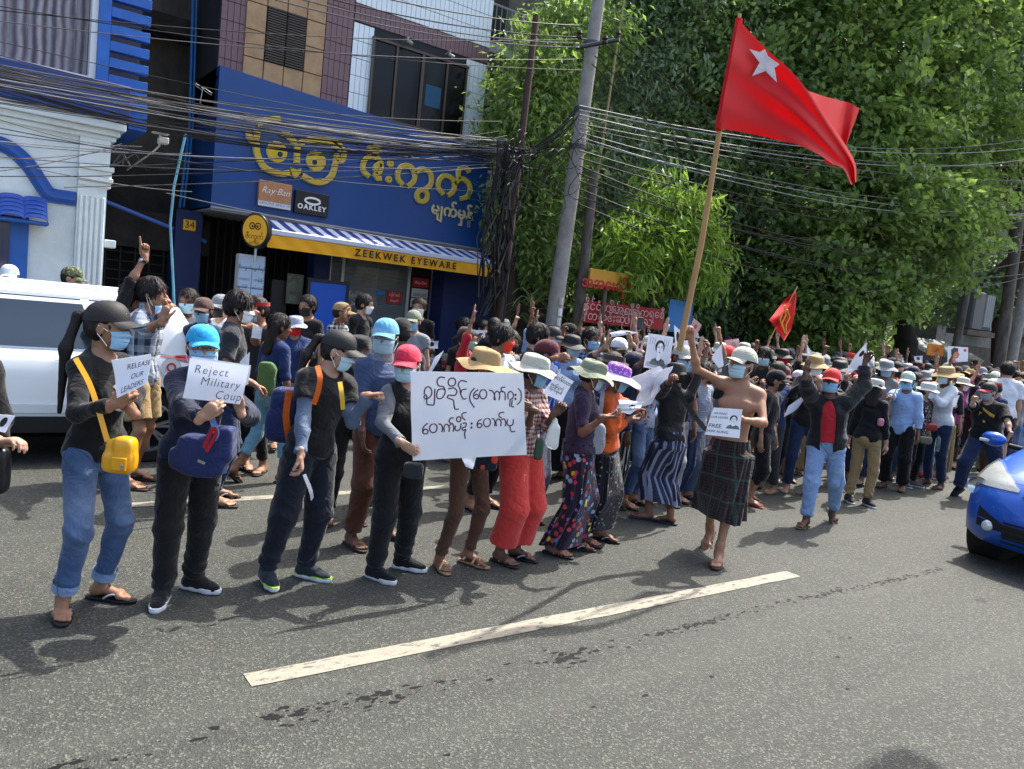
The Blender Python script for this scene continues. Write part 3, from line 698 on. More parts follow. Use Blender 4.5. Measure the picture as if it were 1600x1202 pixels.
def glasses(J, root, m=None):
    m = m or mat('wire_frame', '#6b5a3c', .25, metal=.9); mb = MB()
    for k in (-1, 1):
        mb.tube(headpart(J, [(k*.155+.115*math.cos(a), .455-.06*abs(math.cos(a)+k)*.3, .0+.10*math.sin(a)) for a in np.linspace(0, 2*math.pi, 21)]), .0014, 5)
        mb.tube(headpart(J, [(k*.27, .44, .03), (k*.36, .2, .04), (k*.37, -.03, .03)]), .0014, 5)
    mb.tube(headpart(J, [(-.04, .46, .02), (0, .475, .035), (.04, .46, .02)]), .0014, 5); return mb.build('glasses', m, root, True)
MASKS = {'blue': lambda: mat('mask_blue', '#86b4d2', .75, var=.06, vscale=30, bump=.3, bscale=40), 'pale': lambda: mat('mask_pale', '#a3c4d0', .75, var=.05, vscale=30, bump=.3, bscale=40),
 'black': lambda: mat('mask_black', '#15161a', .8), 'white': lambda: mat('mask_white', '#d5d8d8', .8), 'red': lambda: mat('mask_red', '#b3121c', .75), 'orange': lambda: mat('mask_orange', '#e2381c', .75), 'grey': lambda: mat('mask_grey', '#8f989c', .8), 'green': lambda: mat('mask_green', '#8fc6b4', .8)}
def person(p):
    """spec -> one Empty with body, clothes and what is worn as its parts"""
    q = p.get('q', 'hi'); J = skeleton(p); X, Y = p['pos'][:2]; z = p['pos'][2] if len(p['pos']) > 2 else 0.0
    root = empty('person', (X, Y, z), R(p['face']-90)); tag(root, p['label'], 'person', p.get('group'))
    shoes = p.get('shoes'); bare = (shoes is None) or shoes[0] != 'sneaker'
    v, F = body_mesh(p, J, q, bare); link('body', mkmesh('body', v, F), skin(p.get('skin', 0)), root)
    t = p.get('top')
    if t:
        v, F = shirt_mesh(p, J, t, q); o = link(t.get('name', 'shirt'), mkmesh('shirt', v, F), t['m'], root)
    if p.get('vest'):
        t = p['vest']; v, F = shirt_mesh(p, J, t, q); link(t.get('name', 'vest'), mkmesh('vest', v, F), t['m'], root)
    t = p.get('pants')
    if t: v, F = pants_mesh(p, J, t, q); link(t.get('name', 'trousers'), mkmesh('trousers', v, F), t['m'], root)
    t = p.get('skirt')
    if t: mb = MB(); mb.grid(skirt_grid(p, J, t, q), .006, True); mb.build(t.get('name', 'longyi'), t['m'], root, True)
    hat = p.get('hat'); hs = p.get('hair', 'short')
    if hs: hair(J, hs, root, q, hat=bool(hat), seed=p.get('seed', 0), length=p.get('hlen', .5), m=p.get('hair_m'))
    if hat:
        k = hat[0]
        if k == 'cap': cap(J, hat[1], root, hat[2] if len(hat) > 2 else None, **(hat[3] if len(hat) > 3 else {}))
        elif k == 'bucket': bucket(J, hat[1], root, **(hat[2] if len(hat) > 2 else {}))
        elif k == 'band':
            th = np.linspace(0, 2*np.pi, 30, endpoint=False); grid_part('headband', J, [np.stack([.375*np.cos(th), -.05+.465*np.sin(th), .16+dz+.03*np.sin(th)], 1) for dz in (0, .07, .14)], .005, hat[1], root, True)
    mk = p.get('mask', 'blue')
    if mk: mask(J, MASKS[mk](), root, hi=q == 'hi', low=p.get('masklow', 0.0))
    if q == 'hi' and p.get('eyes', True): eyes(J, root)
    if p.get('glasses'): glasses(J, root)
    if shoes:
        for k in (-1, 1): shoe(J, k, shoes[0], shoes[1], root, q)
    M = np.array(root.rotation_euler.to_matrix()); J['W'] = lambda P: M@np.array(P)+V3(X, Y, z); J['L'] = lambda P: M.T@(np.array(P)-V3(X, Y, z)); J['root'] = root
    return J
def loc_of(pos, face, P):
    M = np.array(Matrix.Rotation(R(face-90), 3, 'Z')); return M.T@(np.array(P, float)-np.array([pos[0], pos[1], pos[2] if len(pos) > 2 else 0.0]))
# ------------------------------------------------------------------ ground, road, pavement
def asphalt():
    m = bpy.data.materials.new('asphalt'); m.use_nodes = True; nt = m.node_tree; N = nt.nodes; L = nt.links; b = N['Principled BSDF']
    tc = N.new('ShaderNodeTexCoord'); co = tc.outputs['Object']
    def noise(sc, det=4, ro=.6, st=None):
        n = N.new('ShaderNodeTexNoise'); n.inputs['Scale'].default_value = sc; n.inputs['Detail'].default_value = det; n.inputs['Roughness'].default_value = ro
        if st:
            mp = N.new('ShaderNodeMapping'); mp.inputs['Scale'].default_value = st; L.new(co, mp.inputs[0]); L.new(mp.outputs[0], n.inputs['Vector'])
        else: L.new(co, n.inputs['Vector'])
        return n.outputs[0]
    def rng_(s, a, b_, c=0, d=1):
        r = N.new('ShaderNodeMapRange'); L.new(s, r.inputs[0]); r.inputs[1].default_value = a; r.inputs[2].default_value = b_; r.inputs[3].default_value = c; r.inputs[4].default_value = d; return r.outputs[0]
    v = N.new('ShaderNodeTexVoronoi'); v.inputs['Scale'].default_value = 120; L.new(co, v.inputs['Vector'])
    sp = N.new('ShaderNodeSeparateColor'); L.new(v.outputs['Color'], sp.inputs[0])
    base = pmix(nt, rng_(noise(.55, 5, .6, (.5, 1.6, 1)), .35, .65), (.0315, .0355, .0290), (.043, .0475, .0385))
    base = pmix(nt, rng_(noise(3.5, 6), .3, .75, 0, .5), base, (.034, .034, .032))
    st = pmath(nt, 'GREATER_THAN', sp.outputs[0], .82); st2 = pmath(nt, 'LESS_THAN', sp.outputs[1], .30)
    base = pmix(nt, pmath(nt, 'MULTIPLY', st, .7), base, (.115, .120, .100)); base = pmix(nt, pmath(nt, 'MULTIPLY', st2, .55), base, (.014, .014, .014))
    # wheel polished track between the dashes and long faint streaks along the road
    sx = N.new('ShaderNodeSeparateXYZ'); L.new(co, sx.inputs[0])
    base = pmix(nt, rng_(noise(1.2, 3, .5, (.12, 2.5, 1)), .5, .75, 0, .35), base, (.062, .066, .056))
    # dark spilt oil in a broken line along the lane
    ln = pmath(nt, 'ABSOLUTE', pmath(nt, 'SUBTRACT', sx.outputs[1], pmath(nt, 'ADD', 2.93, pmath(nt, 'MULTIPLY', sx.outputs[0], 0.0)))); near = rng_(ln, .05, .16, 1, 0)
    spots = rng_(pmath(nt, 'ADD', noise(9, 5, .8, (.55, 1, 1)), pmath(nt, 'MULTIPLY', noise(1.3, 2), .35)), .64, .68)
    oil = pmath(nt, 'MULTIPLY', pmath(nt, 'MULTIPLY', near, spots), .35); base = pmix(nt, pmath(nt, 'MULTIPLY', oil, .93), base, (.006, .006, .007))
    drop = rng_(noise(2.6, 2, .5), .745, .775); base = pmix(nt, pmath(nt, 'MULTIPLY', drop, .8), base, (.012, .012, .013))
    pk = rng_(noise(.8, 3, .6), .70, .80, 0, .35); base = pmix(nt, pk, base, (.095, .068, .056))
    # a crack across the far lane
    cr = pmath(nt, 'ABSOLUTE', pmath(nt, 'SUBTRACT', pmath(nt, 'SUBTRACT', sx.outputs[0], pmath(nt, 'MULTIPLY', sx.outputs[1], -1.9)), pmath(nt, 'ADD', 16.6, pmath(nt, 'MULTIPLY', noise(1.5, 5, .7), .5))))
    crk = rng_(cr, .008, .03, .7, 0); base = pmix(nt, crk, base, (.014, .013, .012))
    L.new(base, b.inputs['Base Color']); L.new(rng_(oil, 0, 1, .78, .35), b.inputs['Roughness']); b.inputs['Specular IOR Level'].default_value = .35
    h = pmath(nt, 'ADD', v.outputs['Distance'], pmath(nt, 'MULTIPLY', noise(160, 3), .6)); bp = N.new('ShaderNodeBump'); bp.inputs['Strength'].default_value = .75; bp.inputs['Distance'].default_value = .006
    L.new(h, bp.inputs['Height']); L.new(bp.outputs[0], b.inputs['Normal']); return m
M_asph = asphalt()
mb = MB(); mb.box(-300, 600, -300, 400, -.3, -.21); tag(mb.build('ground', mat('earth', '#6b6455', .95, var=.2)), kind='structure')
mb = MB(); nx = 60
mb.box(-60, 220, -14, 9.42, -.2, 0); tag(mb.build('road', M_asph), kind='structure')
paving = mat('paving_concrete', '#6f6a61', .9, var=.2, vscale=3, bump=.5, bscale=60, dirt='#4a453d', damt=.6)
mb = MB(); mb.box(-60, 220, 9.58, 14.5, -.1, .13); pav = tag(mb.build('pavement', paving), kind='structure')
kr, kw = mat('kerb_red', '#8f2a24', .8, var=.2, vscale=9, dirt='#5b5148'), mat('kerb_white', '#b9b4a8', .8, var=.15, vscale=9, dirt='#6e675c')
kb = empty('kerb', (0, 9.42, 0)); tag(kb, kind='structure'); kmes = {}
for i in range(34):
    if i < 2:
        k_ = MB(); k_.box(.004, .596, 0, .158, -.15, .14, .012); kmes[i] = mkmesh('kerb_stone', k_.V, k_.F, False); kmes[i].materials.append((kr, kw)[i])
    link('kerb_stone', kmes[i % 2], None, kb, (i*.6-1.2, 0, 0))
# worn lane dashes
def paint_mat():
    m = mat('lane_paint', '#827e70', .75, var=.1, vscale=12, bump=.5, bscale=120)
    nt = m.node_tree; N = nt.nodes; L = nt.links; b = N['Principled BSDF']; src = b.inputs['Base Color'].links[0].from_socket
    n = N.new('ShaderNodeTexNoise'); n.inputs['Scale'].default_value = 28; n.inputs['Detail'].default_value = 8; n.inputs['Roughness'].default_value = .8; tc = N.new('ShaderNodeTexCoord'); mp = N.new('ShaderNodeMapping'); mp.inputs['Scale'].default_value = (.35, 1, 1)
    L.new(tc.outputs['Object'], mp.inputs[0]); L.new(mp.outputs[0], n.inputs['Vector']); r = N.new('ShaderNodeMapRange'); r.inputs[1].default_value = .53; r.inputs[2].default_value = .60; L.new(n.outputs[0], r.inputs[0])
    L.new(pmix(nt, r.outputs[0], src, (.055, .053, .048)), b.inputs['Base Color']); return m
M_paint = paint_mat()
for (x0, x1, y0, y1) in ((1.12, 5.32, 3.27, 3.40), (1.06, 4.1, 6.31, 6.43), (9.4, 13.4, 3.27, 3.40), (8.4, 12.6, 6.31, 6.43), (-7, -3, 3.27, 3.4)):
    mb = MB(); n = 26; xs = np.linspace(x0, x1, n); e = rng.normal(0, .0025, (n, 2)); P = [[(x, y0+a, .004) for x, (a, c) in zip(xs, e)], [(x, y1+c, .004) for x, (a, c) in zip(xs, e)]]
    mb.grid(np.array(P), 0); tag(mb.build('lane_marking', M_paint), kind='structure')

# splashes of dark oil dripped in a broken line along the lane
go = np.random.default_rng(3); q = MB(); ns_ = 0
for k in range(1500):
    t = go.random(); x = .2+6.7*t; dens = max(0, math.sin(x*5.3+1.2*math.sin(x*2.1))*.7+.35*math.sin(x*17))+(.32 if x > 3.6 else .08); dens *= .8 if x < 3.2 else 1.0
    if go.random() > dens: continue
    y = 2.95+.02*math.sin(x*1.7)+go.normal()*(.035 if x < 3.2 else .022); s0 = .003+.009*go.random()**2*(1.3 if x < 3.2 else 1.0); m_ = 9; ph = go.random(m_)*.9+.5
    q.add([(x+s0*2.0*ph[i]*math.cos(i*6.283/m_), y+s0*ph[i]*math.sin(i*6.283/m_), .001+.0000004*k) for i in range(m_)], [tuple(range(m_))])
for (u, v, s0) in ((1328, 997, .016), (1308, 1027, .016), (1325, 1077, .018), (1112, 1058, .02), (928, 1105, .014), (700, 1180, .017), (1008, 1087, .02)):
    g_ = gr(u, v); m_ = 11; ph = go.random(m_)*.8+.5; q.add([(g_[0]+s0*ph[i]*math.cos(i*6.283/m_), g_[1]+s0*.6*ph[i]*math.sin(i*6.283/m_), .0022) for i in range(m_)], [tuple(range(m_))])
tag(q.build('oil_stains', mat('oil_black', '#111112', .7, spec=.15)), kind='stuff')

# ------------------------------------------------------------------ facades
XZ = lambda u, v, Y: at(u, v, Y)[[0, 2]]
def panel(mb, x0, x1, z0, z1, Y, t=.02, bev=0): mb.box(x0, x1, Y-t, Y, z0, z1, bev)
def part_box(name, m, parent, x0, x1, y0, y1, z0, z1, bev=0.0): q = MB(); q.box(x0, x1, y0, y1, z0, z1, bev); return q.build(name, m, parent)
white_w = mat('white_render', '#d3dcdc', .85, var=.06, vscale=1.6, bump=.25, bscale=70, dirt='#7d8583', dscale=1.3, damt=.35)
blue_p = mat('blue_paint', '#1f5cac', .5, var=.06, vscale=3, dirt='#173a78', damt=.4)
blue_d = mat('blue_moulding', '#22509a', .55, var=.08)
# 1. white building at the left
wb = empty('corner_building', (0, 11, 0)); tag(wb, 'white rendered building with blue trim, arch moulding and curtained upper window at the left', 'building')
def W(name, m, x0, x1, y0, y1, z0, z1, bev=0, par=None): o = part_box(name, m, par or wb, x0, x1, y0-11, y1-11, z0, z1, bev); return o
W('wall', white_w, -9, 1.14, 11.0, 13.4, 0, 3.62)
W('pilaster', white_w, 1.142, 1.46, 10.93, 13.4, .12, 2.78)
for i in range(5): W('flute', white_w, 1.165+.060*i, 1.205+.060*i, 10.905, 10.932, .14, 2.66, .008)
for z0, z1, e in ((2.78, 2.84, .03), (2.842, 2.90, .06), (2.902, 2.98, .035), (2.982, 3.04, .07), (3.042, 3.36, .0)): W('capital_moulding', white_w, 1.142-e*.0, 1.48+e*.6, 10.93-e, 13.3, z0, z1, .006)
for z0, z1, e in ((3.362, 3.42, .06), (3.422, 3.49, .12), (3.492, 3.60, .20)): W('cornice', white_w, -9, 1.50+e*.6, 11.0-e, 13.3, z0, z1, .006)
W('fascia', mat('fascia_blue', '#1b3573', .5, var=.15, dirt='#0e1c3c'), -9, 1.64, 10.72, 13.3, 3.605, 4.02, .01)
# arch moulding
arc = [(0.0, 3.12), (.34, 3.10), (.50, 3.03), (.64, 2.90), (.75, 2.74), (.84, 2.62), (.92, 2.60), (1.13, 2.60)]
arc = [(-1.5, 2.60), (-.85, 2.60), (-.72, 2.74), (-.55, 2.95), (-.3, 3.08)]+arc
def ribbon(pts, w, y0, y1, sm=6, caps=True):
    """flat strip of width w along x,z points with depth y0..y1"""
    P = np.array(pts, float)
    if sm > 1 and len(P) > 2:
        Q = []; E = np.vstack([2*P[0]-P[1], P, 2*P[-1]-P[-2]])
        for i in range(1, len(E)-2):
            for t in np.arange(sm)/sm:
                a, b_, c, d = E[i-1], E[i], E[i+1], E[i+2]; Q.append(.5*((2*b_)+(-a+c)*t+(2*a-5*b_+4*c-d)*t*t+(-a+3*b_-3*c+d)*t**3))
        P = np.array(Q+[P[-1]])
    T = np.gradient(P, axis=0); T /= np.linalg.norm(T, axis=1, keepdims=True)+1e-9; Nn = np.stack([-T[:, 1], T[:, 0]], 1)
    w = np.array(w) if np.ndim(w) else np.full(len(P), w)
    A = P+Nn*w[:, None]/2; B = P-Nn*w[:, None]/2; n = len(P)
    V = [(a[0], y0, a[1]) for a in A]+[(b_[0], y0, b_[1]) for b_ in B]+[(a[0], y1, a[1]) for a in A]+[(b_[0], y1, b_[1]) for b_ in B]; F = []
    for i in range(n-1): F += [(i, i+1, n+i+1, n+i), (2*n+i, 3*n+i, 3*n+i+1, 2*n+i+1), (i, 2*n+i, 2*n+i+1, i+1), (n+i, n+i+1, 3*n+i+1, 3*n+i)]
    F += [(0, n, 3*n, 2*n), (n-1, 3*n-1, 4*n-1, 2*n-1)]; return V, F
for w_, d in ((.17, .05), (.10, .075), (.05, .095)):
    q = MB(); q.add(*ribbon(arc, w_, -d, -.0)); q.build('arch_moulding', blue_d, wb)
# shop window bottom left with small tiled hood
W('window_frame', blue_p, -1.2, .66, 10.95, 10.998, .5, 2.30)
W('window_pane', mat('dark_blue_glass', '#10224a', .12, spec=.8), -1.1, .47, 10.93, 10.948, .6, 2.28)
for x in (-.3, .28): W('mullion', blue_p, x, x+.035, 10.91, 10.929, .6, 2.28)
tm = mat('hood_tile', '#2f4f9e', .35, var=.15, vscale=20); tl = mat('hood_tile_lit', '#5a6a86', .3, var=.2)
for i in range(9):
    for r_ in range(5):
        q = MB(); x0 = -1.30+i*.236; a = np.linspace(0, math.pi, 7); n = 7
        P = [[(x0+.118-.118*math.cos(t), -.36+.055*r_-.03+.0, 2.27+.05*r_-.012+.045*math.sin(t)) for t in a], [(x0+.118-.118*math.cos(t), -.36+.055*r_+.05, 2.27+.05*r_+.055+.03*math.sin(t)) for t in a]]
        q.grid(np.array(P), .008); q.build('tile', tm, wb, True)
q = MB(); q.box(-1.32, .84, -.36, -.02, 2.22, 2.262, .01); q.build('hood_board', blue_d, wb)
# upper curtained window, white reveal line, blue slatted screen
def curtain_pat(nt, co, cs):
    x, y, z, r = paxis(nt, co, .015, 3)
    w1 = nt.nodes.new('ShaderNodeTexWave'); w1.inputs['Scale'].default_value = 3.2; w1.inputs['Distortion'].default_value = 2.5; w1.inputs['Detail'].default_value = 3; nt.links.new(co, w1.inputs['Vector'])
    return pmix(nt, w1.outputs[0], cs, srgb('#5c5560'))
cg = mat('net_curtain', '#a3a0a6', .8, pattern=curtain_pat)
q = MB(); n = 220; xs = np.linspace(-3.2, 1.19, n); G = np.array([[(x, .10+.045*math.sin(x*34+.6*math.sin(z*1.5+x))+.02*math.sin(x*71), z) for x in xs] for z in np.linspace(4.02, 6.6, 12)]); q.grid(G); q.build('curtain', cg, wb, True)
W('wall', mat('dark_room', '#2a2a2e', .9), -9, 1.24, 11.3, 13.3, 4.022, 8.0)
W('window_reveal', mat('white_paint', '#c9cdcf', .6), 1.200, 1.268, 10.9, 11.2, 3.98, 8.0)
W('window_sill', mat('white_paint', '#c9cdcf', .6), -9, 1.199, 10.78, 11.1, 4.02, 4.045)
W('screen_post', blue_p, 1.27, 1.40, 10.86, 11.0, 3.98, 8.0, .004)
W('screen_post', blue_p, 1.27, 1.84, 10.86, 11.0, 3.78, 4.0, .004)
W('screen_base', blue_d, 1.65, 1.86, 10.88, 13.2, 3.55, 3.96)
z = 4.03
while z < 7: W('slat', blue_p, 1.402, 1.84, 10.865, 10.985, z, z+.115, .004); z += .198
W('back_wall', mat('dark_slot', '#43444a', .9, var=.3), 1.30, 1.80, 11.25, 11.3, 3.98, 8.0)
W('bracket_moulding', white_w, 1.47, 1.60, 10.98, 11.3, 2.06, 2.16, .01)
# 2. stained back building in the gap
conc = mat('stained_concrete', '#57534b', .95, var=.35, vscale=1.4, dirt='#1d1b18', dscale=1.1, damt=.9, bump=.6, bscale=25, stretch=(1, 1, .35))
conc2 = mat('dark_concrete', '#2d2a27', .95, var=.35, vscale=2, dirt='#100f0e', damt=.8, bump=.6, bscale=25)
gb = empty('back_building', (0, 13.6, 0)); tag(gb, 'stained concrete building recessed in the gap between the white and the blue building', 'building')
def G_(name, m, x0, x1, y0, y1, z0, z1, bev=0): return part_box(name, m, gb, x0, x1, y0-13.6, y1-13.6, z0, z1, bev)
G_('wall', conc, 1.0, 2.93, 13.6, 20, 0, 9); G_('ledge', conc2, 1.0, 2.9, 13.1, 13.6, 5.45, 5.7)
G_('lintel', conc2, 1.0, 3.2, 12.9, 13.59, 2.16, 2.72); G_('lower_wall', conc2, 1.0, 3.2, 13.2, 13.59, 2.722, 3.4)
for i in range(9): G_('grille_bar', mat('rusty_black', '#16130f', .7, var=.3), 1.5, 3.0, 12.96, 12.98, .95+.14*i, .965+.14*i)
for i in range(8): G_('grille_upright', mat('rusty_black', '#16130f', .7), 1.55+.2*i, 1.565+.2*i, 12.94, 12.959, .9, 2.16)
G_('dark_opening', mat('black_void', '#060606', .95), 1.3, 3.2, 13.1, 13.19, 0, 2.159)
q = MB(); q.tube([at(165, 315, 12.7), at(322, 378, 12.7)], .03, 10); tag(q.build('blue_pipe', mat('pipe_blue', '#3d62ad', .45), None, True), 'long sloping blue pipe across the dark gap between the buildings', 'pipe')
q = MB(); q.tube([at(303, -60, 12.9), at(296, 200, 12.9), at(281, 325, 12.9)], .022, 8)
q.tube([at(309, -60, 12.9), at(301, 200, 12.9), at(287, 325, 12.9)], .018, 8); tag(q.build('drain_pipes', mat('pipe_blue2', '#1c67a8', .45), None, True), 'bright blue drain pipes running up the corner of the blue shop', 'pipe')
q = MB(); q.tube([at(291, 205, 10.6), at(272, 290, 10.6), at(266, 350, 10.6), at(270, 430, 10.6), at(276, 560, 10.6)], .016, 8); tag(q.build('conduit', mat('conduit_cyan', '#5f93a6', .5, var=.3), None, True), 'bent pale cyan conduit rising in front of the dark gap', 'pipe')
# 3. blue spectacle shop
sb = empty('spectacle_shop', (0, 12, 0)); tag(sb, 'blue fronted shop with yellow owl sign and tiled upper floor', 'building')
def B(name, m, x0, x1, y0, y1, z0, z1, bev=0): return part_box(name, m, sb, x0, x1, y0-12, y1-12, z0, z1, bev)
sign_m = mat('sign_blue', '#0d3d78', .42, var=.04, vscale=2, dirt='#12306b', dscale=.8, damt=.25); navy = mat('navy_wall', '#0c1f4f', .6, var=.1)
# sign board with sloping top
V = [(2.93, -.15, 2.86), (7.62, -.15, 2.86), (7.62, -.15, 4.55), (2.93, -.15, 4.84)]; V += [(x, .25 if x > 3 else 1.6, z) for x, y, z in V]
q = MB(); q.add(V, [(0, 1, 2, 3), (7, 6, 5, 4), (0, 4, 5, 1), (1, 5, 6, 2), (2, 6, 7, 3), (3, 7, 4, 0)]); q.build('sign_board', sign_m, sb)
q = MB(); q.box(2.932, 7.618, -.156, -.10, 2.835, 2.858); q.build('sign_edge', mat('grey_metal', '#8d9093', .4, metal=.3), sb)
B('side_wall', navy, 2.932, 3.0, 12.26, 16, 2.86, 9); B('soffit', mat('soffit_grey', '#6f7175', .8, var=.1), 2.935, 7.6, 11.86, 14, 2.80, 2.835)
B('wall', mat('grout_dark', '#26282c', .9), 2.93, 7.5, 12.03, 16, 4.3, 9.5)
gw, gm_, gp = mat('white_tile', '#cbd6da', .3, var=.05, vscale=6, spec=.6), mat('mauve_tile', '#6a5054', .45, var=.10, vscale=7), mat('stone_panel', '#9c7f5a', .4, var=.12, vscale=5, dirt='#6d4a2a', dscale=4, damt=.6)
tile_w = MB(); tile_w.box(.003, .085, -.012, 0, .004, .266, .002); TW = mkmesh('tile', tile_w.V, tile_w.F, False); TW.materials.append(gw); TMv = mkmesh('tile', tile_w.V, tile_w.F, False); TMv.materials.append(gm_)
def topline(x): return 4.84-.062*(x-2.93)
def tiles(x0, x1, z0, z1, me, keep=None, y=.028):
    x = x0
    while x < x1-.04:
        z = z0
        while z < z1:
            if keep is None or keep(x+.04, z+.13): link('tile', me, None, sb, (x, y-.0, z))
            z += .27
        x += .088
tiles(2.94, 3.27, 4.72, 7.2, TMv); tiles(4.50, 4.93, 4.60, 7.2, TMv)
inwin = lambda x, z: 5.28 < x < 7.10 and 4.68 < z < 5.94
tiles(4.955, 7.47, 4.46, 6.0, TW, lambda x, z: not inwin(x, z)); 
for i in range(29):
    link('tile', TMv, None, sb, (4.955+i*.088, .0275, 6.10-.0))
tiles(4.955, 7.47, 6.375, 7.2, TW)
for i in range(4):
    for j in range(7):
        z0 = 4.72+.39*j; x0 = 3.285+.302*i
        if i in (1, 2) and j in (1, 2): continue
        B('stone_panel', gp, x0, x0+.292, 11.99, 12.028, z0, z0+.38, .006)
lv = mat('louvre_dark', '#3b352e', .5, metal=.2)
for i in (1, 2):
    for j in range(22): B('louvre_slat', lv, 3.59+.302*(i-1), 3.87+.302*(i-1), 11.97, 12.01, 5.115+.036*j, 5.137+.036*j)
    B('louvre_frame', lv, 3.585+.302*(i-1), 3.875+.302*(i-1), 12.012, 12.025, 5.1, 5.9)
wg = mat('dark_glass', '#08090b', .18, spec=.22, var=.4, vscale=2); wf = mat('bronze_frame', '#4a4038', .45, metal=.4)
B('window_pane', wg, 5.30, 7.08, 11.99, 12.0, 4.70, 5.92)
for x in (5.28, 5.70, 6.18, 6.66, 7.05): B('window_mullion', wf, x, x+(.055 if x == 6.18 else .035), 11.96, 11.989, 4.72, 5.90)
for z in (4.68, 5.90): B('window_rail', wf, 5.27, 7.10, 11.955, 12.0, z, z+.04)
B('wall_notice', mat('blue_paper', '#1a4a66', .7), 6.3, 6.6, 11.984, 11.988, 5.1, 5.45)
for x in (5.82, 6.62): q = MB(); q.tube([(x, 0, 6.02), (x+.02, -.15, 6.06), (x, -.14, 5.98)], .014, 6); q.tube([(x, -.14, 6.0), (x+.07, -.2, 5.95)], .03, 8); q.build('spot_lamp', mat('lamp_grey', '#8c8a84', .5), sb, True)
B('flashing', mat('lead_flashing', '#6d6f6e', .7, var=.3), 2.93, 4.95, 11.88, 12.03, 4.66, 4.70)
# owl made of spectacles and the raised lettering
yl = mat('sign_yellow', '#b5971d', .45, var=.06, vscale=8); yr = mat('sign_edge_cream', '#cfc37c', .5)
def px2(pts, o, k, Y=11.82): return [tuple(at(o[0]+x/k, o[1]+y/k, Y)[[0, 2]]) for x, y in pts]
c2 = lambda pts: px2(pts, (380, 170), 8.889); c3 = lambda pts: px2(pts, (550, 230), 7.619)
def letter(name, strokes, w, par=sb):
    q = MB()
    for s_ in strokes: q.add(*ribbon(s_, w, -.215, -.150))
    q.build(name, yl, par); q = MB()
    for s_ in strokes: q.add(*ribbon(s_, w*1.22, -.205, -.151))
    q.build('letter_edge', yr, par)
def ring_px(c, rx, ry, a0=0, a1=360, n=22): return [(c[0]+rx*math.cos(R(a)), c[1]+ry*math.sin(R(a))) for a in np.linspace(a0, a1, n)]
wd = .072
letter('owl_outline', [c2([(75, 320), (85, 400), (135, 445), (180, 400), (190, 320)]), c2([(178, 460), (185, 600), (230, 720), (300, 820), (420, 880), (540, 905), (640, 890)]),
    c2([(815, 930), (920, 990), (1040, 1025), (1150, 1000), (1230, 920), (1270, 800), (1290, 700)]), c2([(1290, 610), (1300, 690), (1360, 720), (1395, 650), (1390, 600), (1330, 510), (1230, 430)])], wd)
letter('spectacle_bridge', [c2([(190, 215), (300, 165), (420, 150), (510, 155)]), c2([(530, 345), (620, 370), (690, 450), (745, 520), (745, 640), (740, 755)]), c2([(760, 510), (850, 450), (980, 430), (1120, 440), (1240, 480), (1370, 590)])], wd)
for cx, cy, px_, py_ in ((467, 600, 505, 635), (1010, 725, 985, 745)):
    c0 = c2([(cx, cy)])[0]; p0 = c2([(px_, py_)])[0]
    for nm, c, r_, m, y0, y1 in (('owl_eye', c0, .147, yl, -.20, -.15), ('eye_edge', c0, .155, yr, -.19, -.151), ('pupil', p0, .042, mat('sign_black', '#0a0a0c', .4), -.21, -.199), ('pupil_ring', p0, .05, yr, -.204, -.1995)):
        q = MB(); q.lathe([(.0001, y0), (r_, y0), (r_, y1)], 28, (c[0], 0, c[1]), 'y'); q.build(nm, m, sb)
q = MB(); q.prism([tuple(p) for p in c2([(650, 810), (735, 850), (800, 830), (800, 880), (730, 965), (700, 960), (655, 870)])], -.205, -.15); q.build('beak', yl, sb)
w3 = .062
letter('letter_za', [c3([(200, 350), (140, 290), (130, 200), (180, 125), (260, 110), (320, 150), (345, 220), (330, 290), (290, 300), (275, 250), (300, 210), (345, 230)]), c3([(270, 300), (300, 370), (345, 375)]), c3([(195, 90), (200, 20), (260, -10), (320, 10), (330, 70)]), c3(ring_px((262, 75), 28, 18))], w3)
letter('letter_dots', [c3(ring_px((455, 198), 22, 24)), c3(ring_px((435, 387), 22, 24))], .035)
letter('letter_kwa', [c3([(600, 450), (550, 380), (545, 300), (590, 230), (650, 220), (715, 250), (745, 330), (730, 410), (660, 470)]), c3([(745, 320), (790, 270), (850, 262), (920, 300), (945, 370), (930, 450), (870, 500)]), c3(ring_px((832, 580), 62, 70))], w3)
letter('letter_ka', [c3([(1085, 560), (1030, 490), (1030, 410), (1075, 350), (1130, 345), (1195, 380), (1220, 450), (1200, 530), (1140, 580)]), c3([(1215, 440), (1270, 385), (1330, 385), (1390, 440), (1405, 520), (1370, 590), (1290, 615)]), c3([(1270, 380), (1265, 290), (1310, 245), (1370, 260), (1395, 300)])], w3)
cream = mat('letter_cream', '#b9ac84', .5)
P = at(706, 332, 11.84); text_at('small_lettering', 'မျက်မှန်', P, (1, 0, 0), (0, 0, 1), .26, cream, None, N=(0, -1, 0), off=.012, ext=.012, thin=.008)['kind'] = 'structure'
bpy.data.objects['small_lettering'].parent = sb; bpy.data.objects['small_lettering'].location = (0, -12, 0); del bpy.data.objects['small_lettering']['kind']
def signbox(name, label, x0, x1, z0, z1, y0, y1, m, cat='sign', rim=None):
    r_ = empty(name, ((x0+x1)/2, y1, z0)); tag(r_, label, cat); q = MB(); q.box(x0-(x0+x1)/2, x1-(x0+x1)/2, y0-y1, 0, 0, z1-z0, .006); q.build('panel', m, r_)
    return r_
def put(root, name, body, x, y, z, size, m, **kw):
    o = text_at(name, body, (x, y, z), (1, 0, 0), (0, 0, 1), size, m, None, N=(0, -1, 0), **kw); o.parent = root; o.location = tuple(-v for v in root.location); return o
wht, blk_ = mat('print_white', '#d8d8d4', .6), mat('print_black', '#0b0b0d', .6)
